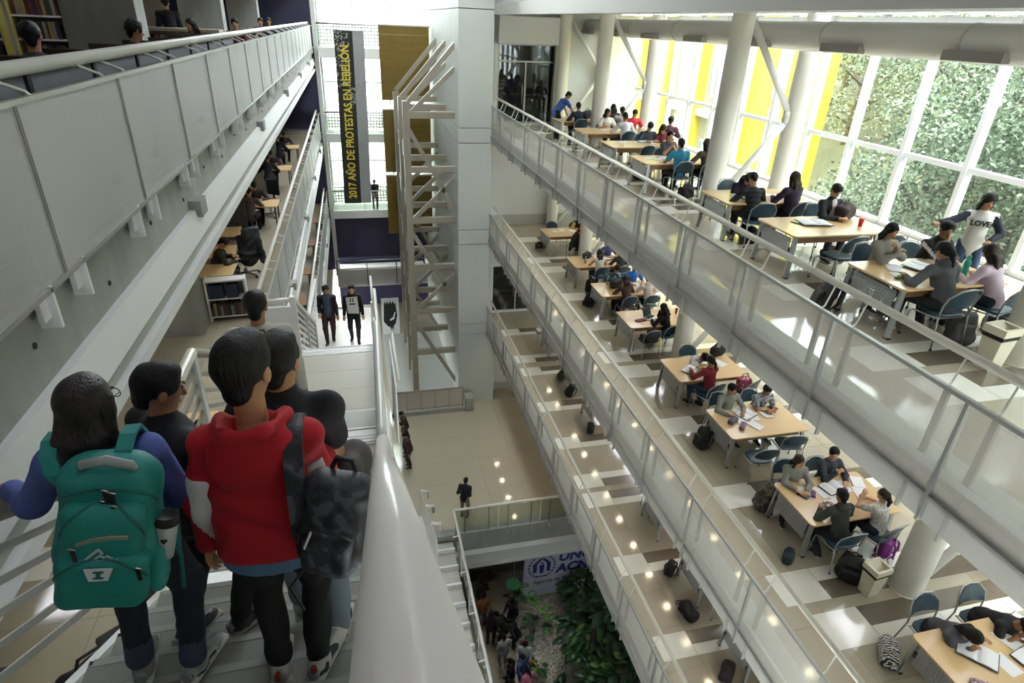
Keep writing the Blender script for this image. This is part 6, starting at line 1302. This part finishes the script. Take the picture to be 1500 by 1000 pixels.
seat_person('B', 6, 1, 8.2, 'man in a purple-blue polo facing the stairs', lean=.2, pitch=.3, hands=((.1, .42, .775), (-.14, .4, .775)), top='#4a4d7c', sleeve='short', skin='b', coll=1)
seat_person('B', 7, 1, 8.25, 'person with yellow sleeves and a black vest at the farthest table', lean=.3, pitch=.6, top='#1d1d20', sleevec='#c9a45a', skin='b')
seat_person('B', 7, -1, 8.15, 'person in a maroon jumper leaning over the farthest table', lean=.5, pitch=.5, top='#6b1d2e', hair='short')
# walkers, hall and far figures
pair = dict(sit=False, res=.9)
w1 = person('young man in a dark jacket and maroon trousers walking towards the stair', (-1.02, 15.1, ZB), PI, H=1.62, **pair, lean=.0, pitch=.15, yaw=.25, top='#22222a', bottom='#3a2026', shoes='#1b1719', skin='a', hair='curly', hands=((.2, .12, .9), (-.23, .06, .78)), elbow=((.1, -1, 0), (-.1, -1, 0)), feet=((.08, .1, .08), (-.07, -.12, .1)), coll=1,
            topmats=lambda me, P, u, sx, fw, s, AR, SH: (me.materials.append(M('cloth_3f4a5a', '#3f4a5a', .8)), [setattr(p, 'material_index', 2) for p in me.polygons if abs((p.center - P).dot(sx)) < .085 and (p.center - P).dot(fw) > .05]))
w2 = person('young man in a black hoodie with a big white print walking beside the dark jacket', (-.38, 15.05, ZB), PI, H=1.62, **pair, lean=.0, pitch=.05, top='#131316', bottom='#121214', skin='c', hood=True, hands=((.24, .08, .77), (-.24, .08, .77)), elbow=((.1, -1, 0), (-.1, -1, 0)), feet=((.09, -.12, .1), (-.08, .1, .08)))
pr = M('print_white', '#cfcfca', .8); obj('print', MB().prism([(-.15, .86), (.13, .88), (.16, 1.32), (-.13, 1.34)], .138, .150, 1), pr, w2); 
obj('print_mark', MB().prism([(-.07, 1.12), (.08, 1.12), (.08, 1.16), (-.07, 1.16)], .15, .153, 1).prism([(-.03, 1.2), (.0, 1.2), (.0, 1.3), (-.03, 1.3)], .15, .153, 1).prism([(.03, 1.2), (.06, 1.2), (.06, 1.3), (.03, 1.3)], .15, .153, 1), blk, w2)
person('person in black with khaki trousers standing in the ground hall', (2.85, 16.6, ZG), -.5, sit=False, H=1.70, top='#17181c', bottom='#8d8372', pitch=.2, hands=((.12, .22, 1.0), (-.15, .2, 1.0)), coll=1)
person('person in dark clothes standing on the far footbridge in front of the window', (.85, 35.5, L2), PI, sit=False, H=1.74, top='#2a2b30', bottom='#5d5a58', hands=((.1, .18, .95), (-.1, .18, .95)))
for x, y, rz, sit, lab, c, z in [(-3.0, 18.0, 0, 1, 'person in a brown jumper facing away at the wooden table, middle left gallery', '#4b3f38', L1), (-2.95, 19.25, PI, 1, 'person in dark clothes at the wooden table, middle left gallery', '#2d2a2c', L1), (-3.2, 13.75, -1.4, 1, 'woman in a dark olive jacket bent over the desk behind the bookcase', '#38352f', L1),
                               (-3.0, 22.7, 0, 1, 'dark figure at the distant table of the middle left gallery', '#25242a', L1), (-3.0, 24.1, PI, 1, 'figure facing the stairs at the distant table, middle left gallery', '#3a2630', L1), (-3.05, 26.8, 0, 1, 'farthest seated figure, middle left gallery', '#24242c', L1), (-2.9, 28.3, PI, 1, 'farthest figure facing the stairs, middle left gallery', '#2f2f38', L1),
                               (-2.75, 17.8, 0, 1, 'dark reader nearest along the lower left gallery', '#1f1f24', L2), (-2.75, 20.2, 0, 1, 'dark reader at the blue monitor, lower left gallery', '#2a2226', L2), (-2.75, 23.3, 0, 1, 'dark reader third along the lower left gallery', '#26262c', L2), (-2.7, 26.8, 0, 1, 'dark reader fourth along the lower left gallery', '#3a2023', L2),
                               (-2.05, 6.95, PI, 1, 'dark-haired person at a pale table seen below the stair', '#3d3b3a', L1)]:
    person(lab, (x, y, z), rz, res=1.3, sit=bool(sit), top=c, bottom='#1e1f24', **write)
for k, y in enumerate((18.0, 20.45, 23.5, 27.0)):
    pass
for x, y, rz, lab, c, hs in [(-2.62, 5.35, .1, 'dark-haired reader nearest behind the grey carrels, uppermost gallery', '#2a2324', 'short'), (-2.75, 6.9, .2, 'second reader behind the grey carrels, black hair only', '#1f1f23', 'short'), (-2.7, 9.6, -.9, 'reader with curly black hair turned sideways behind the carrels', '#202025', 'curly'), (-4.1, 9.0, 1.2, 'person in dark clothes before the yellow bookcases', '#1d1d22', 'short'),
                             (-2.9, 14.5, PI * .8, 'person in a dark top seated beyond the concrete pier, uppermost gallery', '#2c2a30', 'long'), (-2.7, 18.3, PI, 'far reader in a maroon top, uppermost gallery', '#5a2530', 'short'), (-2.75, 24.0, PI, 'distant pair member in dark clothes, uppermost gallery', '#25252b', 'short'), (-2.7, 26.0, PI, 'most distant reader, uppermost gallery', '#30303a', 'short')]:
    person(lab, (x, y, L0), rz, res=1.15, top=c, hair=hs, seat=.46 if 'before' not in lab else .46, lean=.1, pitch=.1)
person('standing dark figure beside the counter, uppermost gallery', (-3.9, 17.0, L0), .3, sit=False, top='#1b1b20')
# the crowd at the garden
for x, y, rz, lab, top, bot, hs, sit in [(3.42, 15.7, .4, 'person in a black jacket standing on the garden path', '#17181b', '#1d1d20', 'short', 0), (3.3, 15.1, .2, 'person in a tan coat and jeans on the garden path', '#8a5a35', '#4a5a72', 'short', 0), (3.45, 14.3, -.3, 'girl in a dark plum jacket on the path', '#2c2026', '#202026', 'long', 0), (3.85, 14.2, .8, 'person in black bending between the path and the gravel', '#141417', '#1a1a1e', 'short', 0),
                                     (4.35, 14.75, 2.2, 'person in a black and white top at the gravel edge', '#26262a', '#1e1e22', 'longish', 0), (4.25, 13.9, 1.2, 'stooping person in a wide black coat at the gravel edge', '#101013', '#17171a', 'short', 0), (3.7, 13.3, .2, 'person in pale grey with white shoes on the path', '#8d8d8c', '#8b8a88', 'short', 0), (4.35, 13.0, 2.8, 'person carrying a red rucksack at the gravel edge', '#b9bcc2', '#3b4c74', 'long', 0),
                                     (4.1, 12.55, -2.4, 'person in denim at the bottom of the crowd', '#3f5a80', '#3d5075', 'short', 0), (3.75, 12.4, .9, 'person in black at the bottom left of the crowd', '#19191c', '#1b1b1f', 'short', 0), (4.2, 11.95, .3, 'person in a pink tee at the lower edge of the picture', '#c46a8a', '#202026', 'ponytail', 0), (3.5, 11.8, .3, 'lowest dark-haired person of the crowd', '#202024', '#1a1a1e', 'longish', 0)]:
    b_ = lab.startswith(('person in black bending', 'stooping'))
    person(lab, (x, y, ZH), rz, res=1.3, sit=False, top=top, bottom=bot, hair=hs, lean=.6 if b_ else .08, pitch=.4, H=1.7, skin='b', hipshift=(0, -.1) if b_ else (0, 0), parentgroup='crowd at the sunken garden', shoes='#d8d8d4' if 'white shoes' in lab else '#222222', hands=((.2, .25, .95), (-.2, .2, .9)))
bag('red rucksack on the back of a person at the gravel edge', (4.39, 13.2, ZH + 1.02), 2.8 + PI, '#8e2026', .85, 'backpack')
# queue in dark jackets on the ground hall, seen beside the handrail
for k, (x, y) in enumerate(((1.18, 21.4), (1.15, 20.6), (1.2, 19.8))):
    person('%s person in a dark brown jacket beside the ground stairs' % ('farthest', 'middle', 'nearest')[k], (x, y, ZG), PI / 2, sit=False, top='#3a2220', bottom='#201a1a', H=1.66 + .03 * k, skin='b')
# ---- the group walking down the stair in front
from mathutils.bvhtree import BVHTree
def tz(y): return L0 - .175 * (math.floor(y / (3.5 / 12)) + 1)
RP = []
def redsleeve(me, P, u, sx, fw, s, AR, SH):
    wc = M('cloth_c9c5c4', '#c9c5c4', .85, bump=(120, .15))
    for i in (0, 1):
        a, b, e = SH[i], AR[i][0], AR[i][1]; d = (e - b).normalized(); inw = (sx * (-.9 if i == 0 else .9) - fw * .55); inw = (inw - d * inw.dot(d)).normalized()
        q = S(.0095); q.cap(a.lerp(b, .55), b, .078 * s, .071 * s, k=.03); q.cap(b, b.lerp(e, .72), .071 * s, .061 * s, k=.03)
        t_ = (d + inw * .30).normalized(); n_ = (inw - t_ * inw.dot(t_)).normalized(); R = np.array(Matrix((n_, t_, n_.cross(t_))).transposed())
        q.box(b.lerp(e, .3) - n_ * .30, (.30 + .026, .7, .5), .002, k=.004, R=R, neg=True, mat=0)
        RP.append(q.mesh('sleeve_panel', [wc], .003, 24, 3))
sneak = patchmat('sneaker_white_navy', '#b9b6b0', '#b9b6b0', '#232a3c', 12)
red = person('young man in a red hooded sweatshirt with white sleeve panels and black joggers', (-.43, 1.95, tz(1.95)), 0, sit=False, H=1.66, nk=.045, hs=1.12, swid=.168, drop=.085, res=.48, lean=.03, pitch=.05, yaw=-.38, hair='short', skin='a', top='#a80f1d', hood=2, bottom='#121316',
             hands=((.2, .30, .98), (-.27, .06, .72)), hk=('fist', 'rest'), palm=((-1, 0, 0), (1, 0, .1)), elbow=((.15, -1, -.3), (-.5, -1, 0)), feet=((.10, -.02, .10), (-.07, .0, .10)), ft=((.45, 1, 0), (-.05, 1, -.1)), shoes=sneak, sole='#c5c1ba', topmats=redsleeve, fold=.008, hem=.02, boxy=1)
for q in RP: link('sleeve_panel', q, red)
obj('undershirt_hem', MB().prism([(.20 * math.cos(a), .128 * math.sin(a)) for a in np.linspace(0, 2 * PI, 20, endpoint=False)], .755, .84), M('blue_tee', '#4f6d8e', .8), red)
for sx_, cx_ in ((1, .10), (-1, -.07)): obj('heel_patch', MB().lathe((cx_ - .02 * (sx_ > 0), -.085, .10), [(.012, -.02), (.016, 0), (.012, .02)], 8), M('heel_red', '#8e3a2c', .6), red)
girl = person('dark-haired girl in a blue jumper and rolled jeans reaching for the stair rail', (-.97, 2.02, tz(2.02)), .05, sit=False, H=1.56, res=.48, fem=True, lean=.06, pitch=.12, yaw=-.45, hair='straight', hm=M('hair_darkbrown', '#191210', .42, noise=(18, .4), bump=(110, .8, .06), spec=.4), skin='a', top='#4c5d9c', bottom='#1d2231', glasses=True,
              hands=((.2, .22, .82), (-.43, .25, .98)), hk=('hold', 'hold'), elbow=((.4, -.8, -.3), (-.25, -.4, -1)), feet=((.1, .0, .10), (-.12, .05, .10)), ft=((.5, 1, 0), (-.05, 1, 0)), shoes=patchmat('sneaker_grey', '#8d8b88', '#a6a3a0', '#33364a', 10), sole='#d2cfca', cuff='#3c4458', fold=.004)
jack = person('young man in a black zipped jacket turning his head aside on the stair', (-.95, 2.56, tz(2.5) - .02), -.75, sit=False, H=1.68, res=.45, lean=.04, pitch=.25, yaw=-.35, hair='short', skin='b', top='#191a1d', bottom='#26272c', coll=1, hands=((.24, .08, .78), (-.24, .05, .78)), shoes='#232325', sole='#a9a49b', feet=((.13, .08, .12), (-.06, -.12, .10)))
tee = person('young man in a plain black tee and pale jeans walking ahead of the red sweatshirt', (-.37, 2.30, tz(2.3)), 0, sit=False, H=1.72, swid=.168, res=.45, lean=.02, pitch=.12, yaw=-.3, hair='short', skin='a', top='#17181b', sleeve='short', bottom='#8793a3', hands=((.14, .31, 1.04), (-.2, .3, .98)), hk=('fist', 'fist'), elbow=((.12, -.4, -1), (-.22, -1, -.6)), coll=1, feet=((.11, -.1, .10), (-.09, .16, .02)), shoes=sneak, sole='#c5c1ba')
mar = person('person in a pale grey shirt standing on the first landing with a maroon backpack', (-.82, 4.5, ZA), .1, sit=False, H=1.71, res=.6, lean=.03, pitch=.1, yaw=-.2, hair='short', skin='b', top='#b3b0a9', bottom='#2a2c33')
bag('maroon and grey backpack worn by the person on the first landing', (-.79, 4.30, ZA + .98), PI + .1, '#4b1d27', 1.05, 'backpack', col2='#56575b', seed=4)
t = thing('draped_sweater', 'grey-brown sweater hanging over the bare right arm of the black tee', 'sweater', (-.12, 2.42, tz(2.3) + .58))
d = S(.011); d.box((.0, .0, .16), (.06, .12, .24), .05, k=.03); d.ell((.0, .0, .40), (.07, .13, .06), k=.05); link('sweater_cloth', d.mesh('sweater_cloth', M('taupe_knit', '#55504f', .9, noise=(30, .1)), .016, 26, 2), t); d = S(.011); d.cap((.03, -.08, .2), (.05, -.12, -.12), .045, .035); link('sleeve', d.mesh('sleeve', M('taupe_knit', '#55504f', .9), .006, 30, 1), t)
# camouflage backpack slung on the right shoulder
cb = thing('camouflage_backpack', 'grey camouflage backpack slung from one shoulder of the red sweatshirt', 'backpack', (-.19, 1.73, tz(1.95) + .86), PI - .35); cb.rotation_euler = (.12, -.1, PI - .35); cb.scale = (.9, .9, .9)
d = S(.0095); d.box((0, 0, .23), (.135, .085, .225), .08, k=.04); d.ell((0, .05, .12), (.13, .08, .12), k=.06); link('bag_body', d.mesh('bag_body', camo, .009, 22, 9), cb)
d = S(.0095); d.box((0, .10, .15), (.10, .045, .10), .04, k=.02); link('front_pocket', d.mesh('front_pocket', camo, .006, 26, 3), cb)
obj('zip', MB().tube([(-.1, .125, .25), (-.05, .14, .275), (.04, .14, .275), (.1, .125, .25)], .006, 6), M('zip_black', '#0d0d0f', .4), cb, True); obj('zip_pull', MB().beam((.05, .15, .27), (.07, .16, .2), .014, .006), M('zip_white', '#d7d7d5', .5), cb)
obj('handle', MB().tube([(-.05, -.04, .44), (-.03, -.04, .49), (.03, -.04, .49), (.05, -.04, .44)], .011, 8), camo, cb, True)
obj('loose_strap', MB().tube([(.1, -.05, .05), (.14, -.06, -.08), (.2, -.03, -.2), (.12, 0, -.28)], .007, 6), M('zip_black', '#0d0d0f', .4), cb, True)
stp = MB(); R_ = red.location
path = [(.14, -.20, 1.0), (.14, -.195, 1.1), (.14, -.185, 1.2), (.14, -.16, 1.28), (.14, -.11, 1.345), (.14, -.05, 1.375), (.14, .02, 1.38), (.14, .09, 1.33), (.15, .13, 1.2), (.17, .10, 1.1), (.2, -.03, .95)]
stp.ribbon([V(a) + R_ for a in path], .066, .018)
o = obj('shoulder_strap', stp, camo, None); bpy.context.view_layer.update(); o.parent = cb; o.matrix_parent_inverse = cb.matrix_world.inverted()
# teal backpack
tl = M('teal_nylon', '#157a74', .6, noise=(14, .12), bump=(140, .2)); td = M('teal_dark', '#0f5a58', .6); gy = M('trim_grey', '#8e9492', .6); zb_ = M('zip_black', '#0d0d0f', .4)
tb = thing('teal_backpack', 'teal backpack with grey handle, mountain mark and white letter tag, worn by the girl', 'backpack', (-.965, 1.83, tz(2.02) + .835), 0); tb.rotation_euler = (-.10, .20, .05); tb.scale = (.92, .92, .92)
d = S(.0105); d.box((0, 0, .29), (.165, .10, .285), .10, k=.04); d.ell((0, -.04, .2), (.165, .10, .2), k=.07); body_ = d.mesh('bag_body', tl, .006, 20, 5); link('bag_body', body_, tb)
d = S(.0105); d.box((0, -.10, .24), (.135, .06, .20), .055, k=.02); up_ = d.mesh('upper_pocket', tl, .004, 24, 7); link('upper_pocket', up_, tb)
d = S(.0105); d.box((0, -.125, .13), (.15, .06, .12), .05, k=.02); lp_ = d.mesh('lower_pocket', tl, .004, 24, 8); link('lower_pocket', lp_, tb)
def bvh(ms):
    vs, fs = [], []
    for m in ms: o = len(vs); vs += [v.co.copy() for v in m.vertices]; fs += [tuple(i + o for i in p.vertices) for p in m.polygons]
    return BVHTree.FromPolygons(vs, fs)
tree_ = bvh([body_, up_, lp_])
def on(x, z, off=.002):
    h = tree_.ray_cast(V((x, -1, z)), V((0, 1, 0)))[0]
    return (x, (h.y if h else -.1) - off, z)
def zipline(name, pts, r, m): obj(name, MB().tube([on(x, z) for x, z in pts], r, 6), m, tb, True)
arc = lambda cx, cz, w_, hh, a0=20, a1=160, n=16: [(cx - w_ * math.cos(math.radians(a0 + (a1 - a0) * k / n)), cz + hh * math.sin(math.radians(a0 + (a1 - a0) * k / n))) for k in range(n + 1)]
zipline('zip', arc(0, .40, .155, .09, 10, 170), .005, td); zipline('zip', arc(0, .30, .13, .145, 8, 172), .005, td); zipline('zip', arc(0, .14, .145, .105, 5, 175), .005, td)
zipline('pocket_zip', [(-.075, .305), (-.03, .325), (.03, .335), (.085, .335)], .005, M('zip_tan', '#9a8a6d', .6)); zipline('pocket_zip', [(-.075, .297), (-.03, .316), (.03, .326), (.085, .326)], .003, gy)
for x, z in ((.0, .485), (.02, .475), (-.005, .44), (.03, .435), (.12, .21), (-.085, .285)):
    a = on(x, z, .008); obj('zip_pull', MB().beam(a, (a[0] + .012, a[1] - .004, a[2] - .045), .012, .008, (0, 1, 0)), zb_, tb); obj('pull_ring', MB().tube([(a[0] - .012, a[1], a[2] + .008), (a[0] + .014, a[1] - .002, a[2] + .002)], .004, 6), chrome, tb, True)
obj('handle', MB().tube([(-.085, -.045, .535), (-.075, -.075, .575), (0, -.085, .60), (.075, -.075, .575), (.085, -.045, .535)], [.012, .017, .018, .017, .012], 8), gy, tb, True)
mk = MB(); a = on(0, .265, .003); y_ = a[1]
for pl in ([(-.05, .245), (-.03, .268), (-.022, .262), (-.04, .245)], [(-.03, .268), (-.005, .292), (.012, .27), (.004, .266), (-.006, .28), (-.022, .262)], [(-.02, .247), (0, .266), (.012, .254), (.022, .262), (.04, .247), (.03, .247), (.02, .254), (.01, .247), (0, .257), (-.01, .247)]): mk.prism(pl, y_ - .003, y_, 1)
mk.prism([(-.055, .237), (.055, .239), (.055, .2425), (-.055, .2405)], y_ - .003, y_, 1); obj('mountain_mark', mk, M('mark_silver', '#a9b3b0', .5), tb)
a = on(0, .20, .004); y_ = a[1]; obj('letter_tag', MB().prism([(-.045, .222), (.045, .222), (.03, .170), (-.03, .170)], y_ - .005, y_, 1), M('tag_white', '#d3d6d8', .5), tb)
mb = MB(); mb.prism([(-.016, .213), (.016, .213), (.016, .205), (.007, .205), (.007, .188), (.016, .188), (.016, .180), (-.016, .180), (-.016, .188), (-.007, .188), (-.007, .205), (-.016, .205)], y_ - .007, y_ - .005, 1); obj('tag_letter', mb, td, tb)
d = S(.0105); d.box((.165, -.02, .12), (.03, .075, .11), .03, k=.02); link('side_pocket', d.mesh('side_pocket', M('teal_mesh', '#2a8f88', .6), .004, 30, 2), tb)
cu = thing('travel_cup', 'white paper cup with black lid in the side pocket of the teal backpack', 'cup', (0, 0, 0)); cu.matrix_world = tb.matrix_basis @ Matrix.Translation((.185, -.04, .15)); 
obj('body', MB().lathe((0, 0, 0), [(.03, 0), (.042, .15), (.042, .16)], 18), M('cup_white', '#d0d0d2', .5), cu, True); obj('lid', MB().lathe((0, 0, .155), [(.046, 0), (.046, .012), (.042, .02), (.040, .035), (.036, .035), (.034, .025)], 18), dark, cu, True)
obj('sleeve_print', MB().prism([(-.012, .10), (.0, .085), (.012, .10), (.006, .106), (0, .10), (-.006, .106)], -.045, -.040, 1), dark, cu)
G_ = girl.location
for e in (-1, 1):
    sp = MB(); pth = [(e * .06 + .04, -.15, 1.2), (e * .08 + .035, -.155, 1.25), (e * .10 + .03, -.15, 1.30), (e * .112 + .02, -.11, 1.345), (e * .118 + .015, -.05, 1.365), (e * .12 + .01, .02, 1.355), (e * .12, .08, 1.29), (e * .13, .12, 1.1), (e * .16, .06, .92), (e * .17 + .02, -.1, .85)]
    sp.ribbon([V(a) + G_ for a in pth], .05, .014)
    o = obj('shoulder_strap', sp, tl, None); bpy.context.view_layer.update(); o.parent = tb; o.matrix_parent_inverse = tb.matrix_world.inverted()
obj('hanging_strap', MB().tube([(.17, .04, .2), (.23, .02, .1), (.25, -.02, -.03)], .011, 6), td, tb, True)
